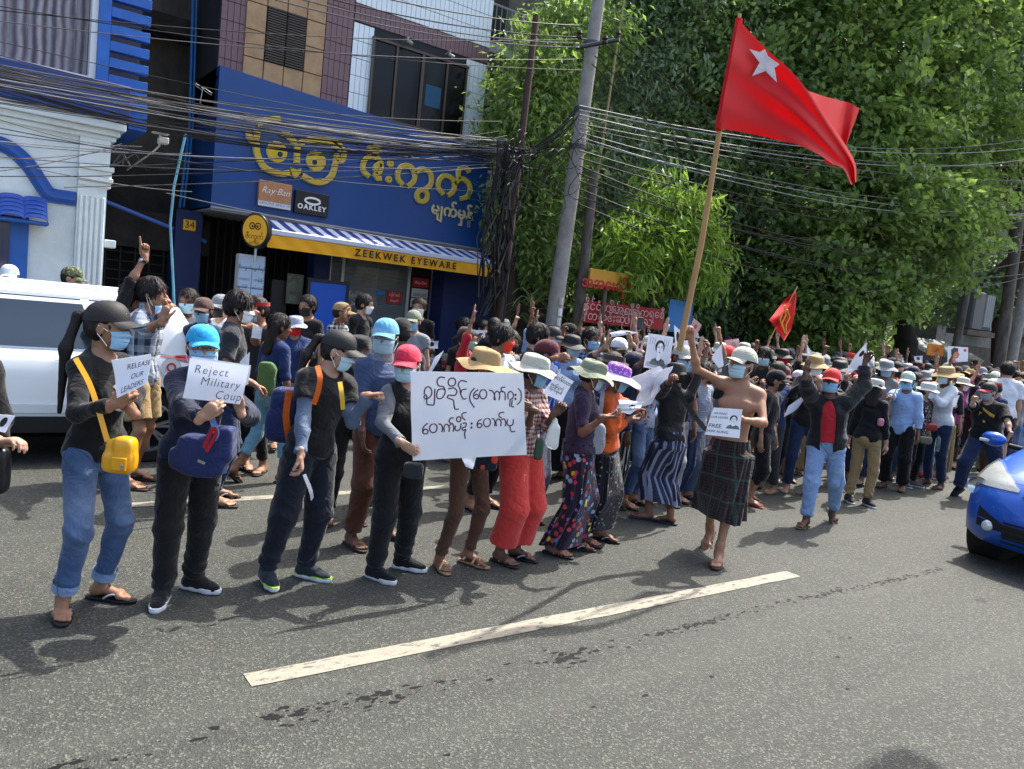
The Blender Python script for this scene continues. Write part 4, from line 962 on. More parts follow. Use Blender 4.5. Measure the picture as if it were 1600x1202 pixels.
r_ = signbox('brand_sign', 'tan wooden brand sign with white script and a pale strip under the owl', 3.58, 4.08, 2.97, 3.35, 11.78, 11.848, mat('sign_tan', '#a5744e', .5, var=.15, vscale=5, stretch=(6, 1, .4)))
q = MB(); q.box(-.248, .248, -.074, -.069, .002, .075); q.build('strip', mat('print_pale', '#b9c6d0', .6), r_)
put(r_, 'script', 'Ray·Ban', 3.83, 11.778, 3.21, .135, wht, shear=.35, thin=-.001); put(r_, 'small_print', 'GENUINE SINCE 1937', 3.83, 11.703, 3.01, .052, mat('print_navy', '#16233d', .6), space=1.05)
r_ = signbox('brand_sign', 'black brand sign with white oval ring, next to the tan one', 4.14, 4.68, 2.95, 3.30, 11.78, 11.848, mat('sign_black', '#0a0a0c', .4))
q = MB(); q.add(*ribbon([(.005+.12*math.cos(t), .215+.047*math.sin(t)) for t in np.linspace(0, 2*math.pi, 25)], .03, -.075, -.0695, sm=1)); q.build('ring_logo', wht, r_); put(r_, 'lettering', 'OAKLEY', 4.41, 11.778, 3.06, .105, wht, space=1.25, thin=.003)
# striped awning
aw = empty('striped_awning', (5.55, 11.9, 2.6)); tag(aw, 'blue and white striped awning with yellow lettered valance over the shop front', 'awning')
ab, a_w = mat('awning_blue', '#1c2f7a', .7), mat('awning_white', '#bcc6d2', .7); ns = 36
for i in range(ns):
    x0 = 3.56+(7.60-3.56)*i/ns-5.55; x1 = 3.56+(7.60-3.56)*(i+1)/ns-5.55; q = MB(); q.grid(np.array([[(x0, -.05, .19), (x1, -.05, .19)], [(x0, -.38, .09+.003*math.sin(i)), (x1, -.38, .09)], [(x0, -.72, 0), (x1, -.72, 0)]]), .006); q.build('stripe', (a_w, ab)[i % 2], aw)
q = MB(); q.box(-2.0, 2.06, -.78, -.722, -.075, .005, .012); q.build('front_bar', mat('bar_white', '#b3bccb', .5), aw)
q = MB(); xs = np.linspace(-1.99, 2.05, 90); q.grid(np.array([[(x, -.765+.008*math.sin(x*19+z*20), z) for x in xs] for z in np.linspace(-.078, -.26, 5)]), .004); q.build('valance', mat('valance_yellow', '#d99a08', .65, var=.06), aw, True)
put(aw, 'lettering', 'ZEEKWEK EYEWARE', 5.80, 11.11, 2.435, .150, blk_, space=1.42, thin=.004); 
# recessed front under the sign
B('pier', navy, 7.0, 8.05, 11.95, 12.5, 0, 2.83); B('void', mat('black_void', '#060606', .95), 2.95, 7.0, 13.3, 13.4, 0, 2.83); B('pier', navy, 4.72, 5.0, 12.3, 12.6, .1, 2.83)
B('pier', navy, 2.62, 3.0, 12.55, 13.0, 0, 2.80)
sh = mat('shutter_grey', '#3c4144', .5, var=.2, vscale=3)
for i in range(38): B('shutter_slat', sh, 5.05, 6.98, 12.62, 12.65, .12+.07*i, .186+.07*i, .006)
gl = mat('shop_glass', '#9aa6a8', .03, spec=.6, alpha=.22)
B('glass_pane', gl, 5.0, 5.95, 12.44, 12.45, .15, 2.8); B('glass_pane', gl, 5.25, 6.5, 12.435, 12.439, .15, 2.8)
al = mat('aluminium', '#9ea3a7', .35, metal=.6)
for x in (5.0, 5.24, 6.50, 6.98): B('door_post', al, x, x+.055, 12.38, 12.46, .1, 2.8)
B('board_post', blk_, 6.56, 6.97, 12.40, 12.43, .1, 2.8)
for k, (z, col, tx, tc) in enumerate(((2.05, '#b01824', 'Ray·Ban', wht), (1.86, '#b8bcbe', 'OAKLEY', blk_), (1.68, '#b8bcbe', 'VOGUE', blk_))):
    r_ = signbox('brand_plate', ('small red plate with white script on the door pillar', 'small white plate with ring and lettering, middle of three on the door pillar', 'small white plate reading VOGUE, lowest on the door pillar')[k], 6.60, 6.93, z, z+.165, 12.37, 12.398, mat('plate_%d' % k, col, .5))
    put(r_, 'lettering', tx, 6.765, 12.368, z+(.05 if k == 1 else .08), .075, tc)
r_ = signbox('notice', 'red framed notice with Burmese lettering on the shop glass', 6.14, 6.42, 1.70, 1.93, 12.41, 12.43, mat('plate_0', '#b01824', .5)); put(r_, 'lettering', 'လိုင်စင်', 6.28, 12.408, 1.86, .07, wht); put(r_, 'lettering', 'အမှတ်', 6.28, 12.408, 1.76, .06, wht)
r_ = signbox('notice', 'small white card taped to the shop glass', 5.62, 5.68, 1.72, 1.84, 12.425, 12.433, wht); r_ = signbox('notice', 'blue hanging open sign on the shop glass', 5.93, 6.10, 1.83, 1.92, 12.42, 12.433, mat('plate_blue', '#2c79b0', .5))
r_ = empty('glass_lettering', (5.55, 12.43, 1.3)); tag(r_, 'white Burmese lettering on the shop glass behind the man in khaki cap', 'lettering')
for i, t_ in enumerate(('မျက်စိစမ်း', 'မျက်မှန် - ၁၀၀၀၀', 'နာရီ', 'ပြုပြင်')): put(r_, 'line', t_, 5.42, 12.43, 1.78-.14*i, .10, wht)
# round projecting sign, number plate, menu board, blue panel
r_ = empty('round_sign', (3.42, 11.2, 2.55)); tag(r_, 'oval yellow projecting sign with owl eyes and Burmese lettering by the awning', 'sign')
q = MB(); q.lathe([(.0001, -.08), (.235, -.08), (.245, -.07), (.245, .08), (.0001, .08)], 36, axis='y'); q.build('case', mat('case_dark', '#2a2c30', .35, metal=.4), r_, True)
q = MB(); q.lathe([(.0001, -.084), (.215, -.084), (.215, -.0805)], 36, axis='y'); q.build('face', mat('sign_amber', '#d8a00c', .5), r_)
q = MB()
for k in (-1, 1): q.add(*ribbon([(k*.052+.045*math.cos(t), .06+.045*math.sin(t)) for t in np.linspace(0, 6.283, 19)], .016, -.088, -.0845, sm=1)); q.lathe([(.0001, -.088), (.018, -.088), (.018, -.0845)], 12, (k*.045, 0, .055), 'y')
q.build('owl_eyes', blk_, r_); put(r_, 'lettering', 'ဇီးကွက်', 3.42, 11.114, 2.46, .10, mat('print_maroon', '#6b1c14', .6)); put(r_, 'lettering', 'မျက်မှန်', 3.42, 11.114, 2.38, .055, blk_)
for o in r_.children: pass
r_.rotation_euler = (0, 0, R(-38)); r_.scale = (.8, 1, 1.0)
q = MB(); q.tube([(3.42, 11.2, 2.1), (3.42, 11.2, 2.3)], .02, 8); q.tube([(3.42, 11.2, 2.78), (3.55, 11.9, 2.85)], .02, 8); tag(q.build('sign_bracket', al, None, True), 'grey bracket holding the round yellow sign', 'bracket')
r_ = signbox('number_plate', 'yellow plate with the number 34 on the dark blue pier', 2.72, 2.90, 2.50, 2.66, 12.52, 12.548, mat('sign_amber', '#d8a00c', .5)); put(r_, 'lettering', '34', 2.81, 12.518, 2.58, .15, blk_)
r_ = empty('menu_board', (3.45, 11.5, .13)); tag(r_, 'tall white illuminated price board with lines of black lettering', 'sign')
q = MB(); q.box(-.19, .19, -.09, .09, 0, 2.08, .01); q.build('case', mat('case_white', '#a9b0b8', .5), r_)
q = MB(); q.box(-.17, .17, -.098, -.0915, .05, 2.04); q.build('face', mat('face_blue_white', '#9fb4cc', .5), r_)
for i in range(9): put(r_, 'lettering', ('ဇီးကွက်မျက်မှန်', 'ကာလ    တန်ဖိုး', 'မျက်စိ    စမ်းသပ်', 'ဇယား    နာရီ')[min(i, 1+i % 3)] if i else 'ဇီးကွက်မျက်မှန်', 3.45, 11.401, 2.02-.115*i-(0 if i == 0 else .05), .055 if i else .062, mat('print_navy', '#16233d', .6))
q = MB()
for z in (1.88, 1.60, 1.32): q.box(-.165, .165, -.1005, -.0985, z, z+.006)
q.box(-.003, .003, -.1005, -.0985, 1.1, 1.88); q.build('rule_lines', mat('print_navy', '#16233d', .6), r_)
r_ = empty('blue_board', (4.66, 11.6, .13)); tag(r_, 'plain blue board in a dark metal frame leaning by the shop entrance', 'board')
q = MB(); q.box(-.26, .34, -.03, .0, .1, 1.80); q.build('board', mat('panel_blue', '#1450b4', .5, var=.04), r_)
q = MB()
for x in (-.30, .34): q.box(x, x+.045, -.045, .02, 0, 1.86)
for z in (1.80, .06): q.box(-.255, .338, -.045, .02, z, z+.05)
q.build('frame', mat('frame_dark', '#1b1a1c', .5, var=.4, vscale=20), r_)
q = MB(); q.box(4.16, 4.42, 11.9, 11.95, 1.55, 2.02, .01); tag(q.build('meter_box', mat('worn_sheet', '#62675a', .8, var=.4, vscale=12, dirt='#2b2824')), 'scuffed grey green sheet hanging left of the blue panel', 'sheet')
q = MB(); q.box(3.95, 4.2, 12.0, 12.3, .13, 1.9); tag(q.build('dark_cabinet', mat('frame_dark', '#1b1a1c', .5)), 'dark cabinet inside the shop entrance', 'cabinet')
for i, x in enumerate(np.arange(3.1, 4.7, .12)):
    B('gate_bar', mat('rusty_black', '#16130f', .7), x, x+.02, 13.0, 13.03, .13, 2.8)
# cctv camera on its arm
r_ = empty('cctv_camera', tuple(at(250, 215, 10.4))); tag(r_, 'white twin floodlight camera mounted in front of the dark gap', 'camera')
q = MB(); q.box(-.09, .09, -.10, .06, .04, .052, .003); q.build('sun_shield', mat('cam_white', '#b5b3aa', .5), r_); q = MB(); q.box(-.02, .085, -.1, .04, -.075, .0, .008); q.build('housing', mat('cam_white', '#b5b3aa', .5), r_)
q = MB(); q.tube([(0, 0, .03), (0, 0, -.1), (.0, .3, -.13), (0, 2.2, -.2)], .012, 6); q.build('arm', mat('cam_white', '#b5b3aa', .5), r_, True); q = MB(); q.tube([(.04, -.03, -.07), (.04, -.02, -.2), (-.02, 0, -.33), (-.12, 0, -.42), (-.22, .02, -.30), (-.28, .05, -.2)], .004, 5); q.build('cable', blk_, r_, True)
# steel bracket on the corner
q = MB()
for a_, b_ in (((172, 228), (222, 230)), ((172, 262), (220, 236)), ((172, 262), (200, 228)), ((186, 230), (205, 262)), ((196, 229), (192, 258))): q.tube([at(*a_, 10.6), at(*b_, 10.6)], .010, 5)
tag(q.build('cable_bracket', mat('steel_grey', '#4a4a4c', .5, metal=.5), None, True), 'steel lattice cable bracket fixed to the corner of the white building', 'bracket')
for k, (u, v) in enumerate(((318, 138), (314, 142))):
    pass
q = MB(); a0 = at(306, 133, 10.0)
for dx in (0, .1): q.tube([a0+V_ for V_ in (np.array([dx, 0, .02-dx*.3]), np.array([dx+.09, 0, -.02-dx*.3]), np.array([dx+.08, 0, -.045-dx*.3]), np.array([dx-.01, 0, -.005-dx*.3]), np.array([dx, 0, .02-dx*.3]))], .004, 5)
q.tube([a0+np.array([.08, 0, -.02]), a0+np.array([.06, 0, -.2])], .004, 5); tag(q.build('cable_clamp', al, None, True), 'bright steel clamp hanging on the cables before the blue pipe', 'clamp')
# 4. blocks behind the trees
def block(name, label, x0, x1, Y, z1, m, mw, dx=2.4, dz=2.9, z0=.8, bal=True):
    r = empty(name, ((x0+x1)/2, Y, 0)); tag(r, label, 'building'); ox = (x0+x1)/2
    q = MB(); q.box(x0-ox, x1-ox, 0, 8, 0, z1); q.build('wall', m, r); rail = mat('rail_pale', '#8b9093', .7, var=.2)
    z = z0
    while z < z1-1.5:
        x = x0+.5
        while x < x1-1.5:
            q = MB(); q.box(x-ox, x-ox+1.3, -.03, -.002, z, z+1.5); w_ = q.build('window', mw, r); q = MB(); q.box(x-ox-.05, x-ox+1.35, -.08, -.031, z-.07, z-.002); q.build('sill', rail, w_)
            if bal and int(x*3+z) % 3: q = MB(); q.box(x-ox-.2, x-ox+1.7, -1.0, -.081, z-.55, z-.42); q.build('balcony_slab', rail, r)
            if bal and int(x*3+z) % 3:
                q = MB()
                for k in range(14): q.box(x-ox-.2+k*.14, x-ox-.185+k*.14, -1.0, -.985, z-.42, z+.45)
                q.box(x-ox-.2, x-ox+1.7, -1.01, -.98, z+.45, z+.49); q.build('balcony_rail', rail, r)
            x += dx
        z += dz
    return r
bw = mat('window_dark', '#131719', .3, var=.4)
block('apartment_block', 'grey apartment block with railed balconies behind the wooden pole', 8.6, 15, 16, 12, mat('block_grey', '#5d5d58', .9, var=.25, vscale=.8, dirt='#26241f'), bw, z0=2.2)
block('apartment_block', 'weathered pale block half hidden behind the big trees', 15.4, 34, 17.5, 13, mat('block_pale', '#77756c', .9, var=.25, vscale=.6, dirt='#2e2c27'), bw)
block('apartment_block', 'dim concrete block at the far right behind the poles', 34.5, 75, 16.5, 14, mat('block_dim', '#6f6c66', .9, var=.25, vscale=.6, dirt='#2e2c27'), bw)
part_box('boundary_wall', mat('old_wall', '#3e3a34', .95, var=.35, vscale=1.2, dirt='#14120f', damt=.8), None, 8.1, 60, 13.6, 13.8, 0, 2.3); tag(bpy.data.objects['boundary_wall'], 'dark old wall behind the crowd under the trees', 'wall')
# ------------------------------------------------------------------ trees
def leaf_mat(key, c1, c2, tr=.35):
    m = bpy.data.materials.new(key); m.use_nodes = True; nt = m.node_tree; N = nt.nodes; L = nt.links; b = N['Principled BSDF']
    g = N.new('ShaderNodeNewGeometry'); cs = pmix(nt, g.outputs['Random Per Island'], srgb(c1), srgb(c2)); L.new(cs, b.inputs['Base Color']); b.inputs['Roughness'].default_value = .42; b.inputs['Specular IOR Level'].default_value = .35
    t = N.new('ShaderNodeBsdfTranslucent'); L.new(pmix(nt, .6, cs, srgb('#8fae4c')), t.inputs[0]); ms = N.new('ShaderNodeMixShader'); ms.inputs[0].default_value = tr
    L.new(b.outputs[0], ms.inputs[1]); L.new(t.outputs[0], ms.inputs[2]); L.new(ms.outputs[0], N['Material Output'].inputs[0]); return m
def leaves(clumps, n, size, droop=.2, asp=.5, jit=.35, g=rng):
    """clumps: (centre, radii); leaves gather in sprays spread through each clump"""
    C0 = np.array([c for c, r in clumps], float); R0 = np.array([r for c, r in clumps], float); vol = R0.prod(1)**.72; pr = vol/vol.sum()
    ns = max(60, n//20); ci = g.choice(len(clumps), ns, p=pr); d = g.normal(size=(ns, 3)); d /= np.linalg.norm(d, axis=1, keepdims=True); rr = g.random(ns)**.30
    nz = 1+.22*np.sin(d[:, 0]*5+ci)*np.cos(d[:, 1]*6+ci*2)+.15*np.sin(d[:, 2]*9)
    sc = C0[ci]+d*R0[ci]*(rr*nz)[:, None]
    si = g.integers(0, ns, n); P = sc[si]+g.normal(size=(n, 3))*jit*np.array([1, 1, .6]); sd = g.normal(size=(ns, 3))*.7+d*.8
    dr = sd[si]+g.normal(size=(n, 3))*.6; dr[:, 2] -= droop; dr /= np.linalg.norm(dr, axis=1, keepdims=True)
    nn = g.normal(size=(n, 3))*.55+np.array([.15, -.1, 1.0]); s = np.cross(dr, nn); s /= np.linalg.norm(s, axis=1, keepdims=True)+1e-9; nn = np.cross(s, dr)
    L_ = size*(.6+.8*g.random(n))[:, None]; w_ = L_*asp*.5
    V = np.stack([P-dr*L_*.5, P-dr*L_*.08+s*w_+nn*w_*.18, P+dr*L_*.5-nn*L_*.10, P-dr*L_*.08-s*w_+nn*w_*.18], 1).reshape(-1, 3); F = np.arange(4*n).reshape(n, 4)
    return V, F
def limb(q, a, b_, r0, r1, k=5, wob=.12, g=rng):
    a, b_ = np.array(a, float), np.array(b_, float); L_ = np.linalg.norm(b_-a); pts = [a+(b_-a)*t+g.normal(size=3)*wob*L_*.12*math.sin(t*math.pi) for t in np.linspace(0, 1, k)]
    q.tube(pts, list(np.linspace(r0, r1, k)), 8)
bark = mat('bark', '#3a3026', .95, var=.3, vscale=6, bump=1.0, bscale=18, stretch=(1, 1, .25)); bark_d = mat('bark_dark', '#231e19', .95, var=.3, vscale=6, bump=1.0, bscale=18)
def tree(label, base, th, r0, clumps, n, size, lm, name='tree', asp=.5, droop=.2, jit=.35, bk=bark, twigs=26, top=None):
    base = np.array(base, float); r = empty(name, base); tag(r, label, 'tree'); cl = [(np.array(c, float)-base, np.array(rr, float)*np.ones(3)) for c, rr in clumps]
    q = MB(); tp = np.array([0, 0, th]) if top is None else np.array(top, float)-base; limb(q, (0, 0, -.1), tp, r0, r0*.62, 7, .25)
    for c, rr in cl: limb(q, tp*.92, c-np.array([0, 0, rr[2]*.3]), r0*.5, r0*.14, 6, .5); 
    q.build('trunk', bk, r, True); q = MB()
    for k in range(twigs):
        c, rr = cl[k % len(cl)]; d = rng.normal(size=3); d /= np.linalg.norm(d); limb(q, c-np.array([0, 0, rr[2]*.3]), c+d*rr*1.05, min(.03, r0*.13), .005, 6, .9)
    q.build('branches', mat('twig', '#6d6556', .9), r, True)['kind'] = 'stuff'
    V, F = leaves(cl, n, size, droop, asp, jit); o = link('crown', mkmesh('crown', V, F, False), lm, r); return r
lm_mid = leaf_mat('leaf_mid', '#4c663a', '#8da65a', .48); lm_dark = leaf_mat('leaf_dark', '#4c664a', '#8aa36c', .48); lm_lime = leaf_mat('leaf_lime', '#648434', '#94a848', .45); lm_grey = leaf_mat('leaf_grey', '#556b58', '#829678', .42); lm_mango = leaf_mat('leaf_mango', '#54822c', '#98ad44', .45)
def cl(u, v, Y, r): return (at(u, v, Y), r)
# young bright tree by the pavement
tree('young bright green tree with long drooping leaves in front of the poles', gr(1012, 575)*0+np.array([*at(1012, 500, 9.9)[:2], .13]), 2.3, .08, [cl(1040, 320, 9.9, (.75, .7, .5)), cl(1000, 375, 9.9, (.85, .8, .5)), cl(1075, 365, 9.9, (.7, .7, .55)), cl(975, 430, 9.9, (.6, .6, .4)), cl(1060, 430, 9.9, (.75, .7, .45)), cl(1100, 410, 9.9, (.4, .5, .5))], 7000, .19, lm_mango, asp=.24, droop=.9, jit=.16, twigs=30)
# vine covered trees between shop and poles
tree('leafy tree with creepers squeezed between the blue shop and the poles', [*at(800, 480, 11.2)[:2], .13], 3.4, .14, [cl(815, 330, 11.2, (.45, .6, .8)), cl(800, 200, 11.2, (.4, .6, .6)), cl(850, 260, 11.2, (.8, .7, .9)), cl(840, 130, 11.4, (.8, .7, .8)), cl(860, 400, 11, (.6, .6, .7)), cl(900, 60, 11.6, (.9, .8, .8))], 15000, .14, lm_mid, asp=.4, droop=.6, jit=.22, twigs=40)
tree('slender tree behind the grey concrete pole', [*at(940, 480, 11.8)[:2], .13], 3.2, .12, [cl(950, 230, 11.8, (1.0, .9, 1.0)), cl(985, 110, 12, (1.2, .9, 1.0)), cl(930, 340, 11.8, (.8, .8, .8)), cl(1000, 300, 12, (.9, .9, .9)), cl(1010, 20, 12, (1.2, 1, .9)), cl(960, 420, 12, (.9, .8, .6))], 16000, .14, lm_grey, asp=.42, droop=.5, jit=.24)
# the big trees
tree('huge dark green tree filling the sky behind the red flag', [*at(1150, 520, 12.3)[:2], .13], 4.2, .35, [cl(1100, 60, 12, (2.0, 1.4, 1.5)), cl(1180, 160, 12, (2.2, 1.5, 1.6)), cl(1080, 200, 12.2, (1.7, 1.3, 1.4)), cl(1230, 40, 12, (2.2, 1.5, 1.6)), cl(1150, 300, 12.3, (1.9, 1.4, 1.4)), cl(1230, 390, 12.3, (2.0, 1.4, 1.4)), cl(1120, 420, 12.6, (1.6, 1.2, 1.2)), cl(1160, 490, 12.6, (1.8, 1.2, .9)), cl(1060, 470, 12.6, (1.2, 1, .9)), cl(1050, -60, 12, (2, 1.4, 1.4)), cl(1200, -80, 12, (2.4, 1.5, 1.5))], 64000, .145, lm_dark, asp=.6, droop=.35, jit=.17, bk=bark_d, twigs=120)
tree('broad spreading tree with heart shaped leaves at the right above the crowd', [*at(1405, 560, 11.4)[:2], .13], 3.6, .40, [cl(1330, 60, 10.8, (2.6, 1.6, 1.7)), cl(1430, 160, 10.8, (2.6, 1.6, 1.7)), cl(1350, 220, 10.6, (2.4, 1.5, 1.6)), cl(1480, 40, 10.8, (2.8, 1.6, 1.8)), cl(1310, 350, 10.6, (2.2, 1.4, 1.4)), cl(1400, 320, 10.2, (2.4, 1.5, 1.4)), cl(1480, 330, 10.2, (2.2, 1.4, 1.2)), cl(1290, 460, 10.8, (2.0, 1.3, 1.1)), cl(1350, 440, 10.6, (2.2, 1.3, 1.1)), cl(1440, 400, 10.4, (2.0, 1.3, .9)), cl(1400, -60, 10.8, (3, 1.6, 1.7)), cl(1520, 220, 10.6, (2.0, 1.5, 1.6)), cl(1270, 530, 11.4, (1.8, 1.2, .7))], 72000, .165, lm_mid, asp=.72, droop=.5, jit=.19, bk=bark_d, twigs=150)
tree('hazy pale green tree at the top right corner', [*at(1570, 560, 11.6)[:2], .13], 6, .3, [cl(1560, 60, 11.4, (3.2, 1.8, 2.2)), cl(1600, 170, 11.4, (3.0, 1.8, 2)), cl(1530, -40, 11.4, (3.2, 1.8, 2)), cl(1620, -20, 11.2, (3.4, 2, 2.4)), cl(1600, 300, 12.4, (2.4, 1.6, 1.2)), cl(1500, 470, 13.0, (2.0, 1.4, 1.0)), cl(1560, 440, 12.8, (2.4, 1.4, 1.4))], 36000, .20, lm_grey, asp=.66, droop=.4, jit=.24, bk=bark)
tree('low dark shrubby tree under the canopy behind the crowd', [*at(1200, 560, 13)[:2], .13], 1.5, .15, [cl(1190, 510, 13, (2.2, 1, .9)), cl(1100, 500, 13, (1.8, 1, .9)), cl(1310, 530, 12.8, (2.4, 1, .8)), cl(1030, 480, 13, (1.4, .8, .8)), cl(960, 470, 13.2, (1.2, .8, .9))], 12000, .16, lm_dark, asp=.5, jit=.3, bk=bark_d)
# spiky plant at the foot of the poles
r_ = empty('dracaena_plant', at(835, 420, 10.6)*np.array([1, 1, 0])+np.array([0, 0, .13])); tag(r_, 'dark spiky plant with long strap leaves at the foot of the poles', 'plant'); q = MB(); q.tube([(0, 0, 0), (.05, 0, 1.3)], .05, 8); q.build('stem', bark_d, r_, True); q = MB()
for k in range(46):
    a = rng.random()*6.28; e = .3+rng.random(); L_ = .5+rng.random()*.3; z0 = 1.1+rng.random()*.9; pts = np.array([[(math.cos(a)*t*L_-math.sin(a)*sx, math.sin(a)*t*L_+math.cos(a)*sx, z0+e*t*L_-.9*t*t*L_) for sx in (-.03*(1-t*.8), .03*(1-t*.8))] for t in np.linspace(0, 1, 5)]); q.grid(pts)
q.build('leaves', lm_dark, r_)
# plant tufts on the ledge behind the white car
for k, (u, v) in enumerate(((172, 462), (240, 470))):
    V, F = leaves([((0, 0, 0), (.12, .1, .06))], 160, .05, .1, .5, .04); o = link('potted_shrub', mkmesh('shrub', V, F, False), lm_lime, None, at(u, v, 11.8)); tag(o, 'small light green shrub behind the white car', 'shrub', 'small shrubs along the wall behind the white car')

# ------------------------------------------------------------------ poles and cables
pc = mat('pole_concrete', '#8a8780', .85, var=.15, vscale=4, dirt='#4b4740', dscale=5, damt=.5, bump=.5, bscale=50); pw = mat('pole_weathered', '#5d574f', .9, var=.3, vscale=10, dirt='#2c2722', dscale=7, damt=.8, bump=.8, bscale=30, stretch=(1, 1, .3)); pr_ = mat('pole_rust', '#3a2a22', .85, var=.3, vscale=8, bump=.4, bscale=40)
def pole(label, p0, p1, r0, r1, m, n=12):
    p0, p1 = np.array(p0, float), np.array(p1, float); e = empty('utility_pole', (p0[0], p0[1], .1)); tag(e, label, 'pole'); q = MB(); d = p1-p0; b0 = p0+d*((.1-p0[2])/d[2]); e.location = tuple(b0)
    q.tube([(0, 0, 0), tuple(p1-b0)], [r0, r1], n); q.build('shaft', m, e, True); return e
pA = pole('tall grey concrete pole carrying the cables, posters pasted on its foot', at(868, 480, 9.75), at(938, -20, 9.75), .14, .10, pc)
loc = np.array(pA.location)
def in_(root, V): return [tuple(np.array(p)-np.array(root.location)) for p in V]
q = MB(); a, b_ = at(900, 75, 9.75), at(968, 62, 9.1); q.tube(in_(pA, [a, b_]), .035, 6); q.build('cross_arm', mat('steel_grey', '#4a4a4c', .5, metal=.5), pA, True)
for (u, v) in ((965, 60), (945, 68), (905, 60)):
    q = MB(); p = np.array(in_(pA, [at(u, v, 9.15)])[0]); q.lathe([(.0, 0), (.04, 0), (.045, .03), (.025, .05), (.045, .07), (.03, .11), (.0, .12)], 10, tuple(p)); q.build('insulator', mat('insulator_brown', '#2b1d17', .3), pA, True)
for v_, t_ in ((70, .17), (172, .19), (230, .18)):
    q = MB(); p = in_(pA, [at(929-(v_-40)*.14, v_, 9.75)])[0]; q.lathe([(.13, -.03), (.145, -.03), (.145, .03), (.13, .03)], 16, p); q.build('steel_band', mat('steel_grey', '#4a4a4c', .5, metal=.5), pA, True)
for k, (u, v, m_) in enumerate(((866, 487, '#c9cfd4'), (864, 502, '#b7b9bb'), (862, 517, '#9fb7cf'), (868, 470, '#a9a49a'), (905, 515, '#b04038'), (903, 495, '#9a958a'))):
    q = MB(); p = at(u, v, 9.75); q.grid(np.array([[(p[0]+.075*math.sin(a), 9.75-.168*math.cos(a) if k < 4 else 9.75-.165*math.cos(a), p[2]+z) for a in np.linspace(-.5, .5, 5)] for z in (-.06, .06)]), .002)
    tag(q.build('pasted_bill', mat('bill_%d' % k, m_, .8, var=.25, vscale=30)), ('white bill pasted highest on the concrete pole', 'grey bill pasted in the middle of the concrete pole', 'pale blue bill pasted low on the concrete pole', 'faded buff bill at the top of the pasted stack', 'small red bill on the weathered pole', 'torn beige bill on the weathered pole')[k], 'poster')
pole('shorter weathered pole with a dark capped top right of the concrete pole', at(903, 500, 9.85), at(929, 266, 9.85), .11, .075, pw, 8)
pole('rusty slanting pole standing close to the blue shop', at(783, 480, 9.6), at(838, 25, 10.2), .07, .05, pr_, 8)
pole('thin bare bamboo pole leaning behind the crossarm', at(925, 330, 10.6), at(978, -20, 10.8), .03, .02, mat('bamboo', '#8a7a58', .7), 6)
pole('grey pole at the right edge, nearest the frame', at(1562, 560, 9.75), at(1606, 240, 9.75), .17, .14, pw)
pole('second grey pole at the right edge, half behind the first', at(1577, 580, 9.9), at(1607, 420, 9.9), .16, .14, pc)
pole('dark leaning pole left of the pair at the right edge', at(1490, 560, 10.6), at(1560, 200, 10.6), .12, .09, pw)
r_ = empty('junction_cabinet', at(1520, 500, 10.8)*np.array([1, 1, 0])+np.array([0, 0, .13])); tag(r_, 'grey transformer platform with ribbed tanks between the poles on the right', 'transformer')
bx = at(1520, 500, 10.8); q = MB(); q.box(-.9, .9, -.3, .3, bx[2]-.6, bx[2]-.45); q.build('platform', pw, r_); q = MB(); q.box(-.6, .1, -.25, .25, bx[2]-.448, bx[2]+.7, .05); q.build('tank', mat('tank_grey', '#54575a', .6), r_)
for k in range(4): q = MB(); q.tube([(.25+k*.14, -.2, bx[2]-.3), (.25+k*.14, -.2, bx[2]+.65)], .05, 8); q.build('duct', mat('duct_pale', '#a4a7a8', .6), r_, True)
# poles of twisted cable hanging by the shop
q = MB()
for k in range(28):
    u = 786+rng.normal()*10; p = [at(u+rng.normal()*7-(v-230)*.10+8, v, 9.5+rng.normal()*.08) for v in np.linspace(215+rng.random()*50, 420+rng.random()*90, 7)]; q.tube(p, .008+rng.random()*.01, 5)
tag(q.build('cable_tangle', mat('cable_black', '#121212', .6), None, True), 'thick tangle of black cables hanging down beside the shop corner', 'cables')['kind'] = 'stuff'
q = MB()
for k in range(14):
    c = at(790+rng.random()*140, 190+rng.random()*120, 9.2); r0 = .12+.2*rng.random(); q.tube([c+np.array([r0*math.cos(t), .1*math.sin(t*2), r0*math.sin(t)*1.1]) for t in np.linspace(0, 5.4+rng.random(), 16)], .006, 5)
tag(q.build('cable_coils', mat('cable_black', '#121212', .6), None, True), 'loose coils of spare cable tied around the poles', 'cables')['kind'] = 'stuff'
wm = [mat('cable_black', '#121212', .6), mat('cable_grey', '#4a4a4c', .5), mat('cable_pale', '#7d8084', .45)]
def wire(a, b_, sag, r=.006, m=0, lab=None, grp='overhead cables'):
    lab = lab or ('black overhead cable strung along the street', 'dark grey overhead cable strung along the street', 'pale grey shiny overhead cable strung along the street')[m]
    a, b_ = np.array(a, float), np.array(b_, float); pts = [a+(b_-a)*t-np.array([0, 0, sag*4*t*(1-t)]) for t in np.linspace(0, 1, 18)]; q = MB(); q.tube(pts, r, 5, False); tag(q.build('overhead_cable', wm[m], None, True), lab, 'cable', grp)
for k in range(30):          # the heavy bundle passing in front of the shop sign
    s_ = rng.normal(); v0 = 134+s_*27; v1 = 236+rng.normal()*9; Y0 = 9.2+rng.random()*.7; a = at(-60, v0-14, Y0); b_ = at(792, v1, 9.85); wire(a, b_, .05+rng.random()*.16, .003+.0045*rng.random(), int(rng.choice([0, 0, 0, 1, 2])))
for k in range(8): wire(at(-60, 110+rng.normal()*10, 9.6), at(792, 226+rng.normal()*5, 9.85), .25+rng.random()*.2, .007, 0)
for v0, v1 in ((-5, 58), (8, 68), (-28, 40), (20, 74)): wire(at(430, v0-20, 8.6), at(905, v1, 9.2), .12, .008, int(v0 > 5))
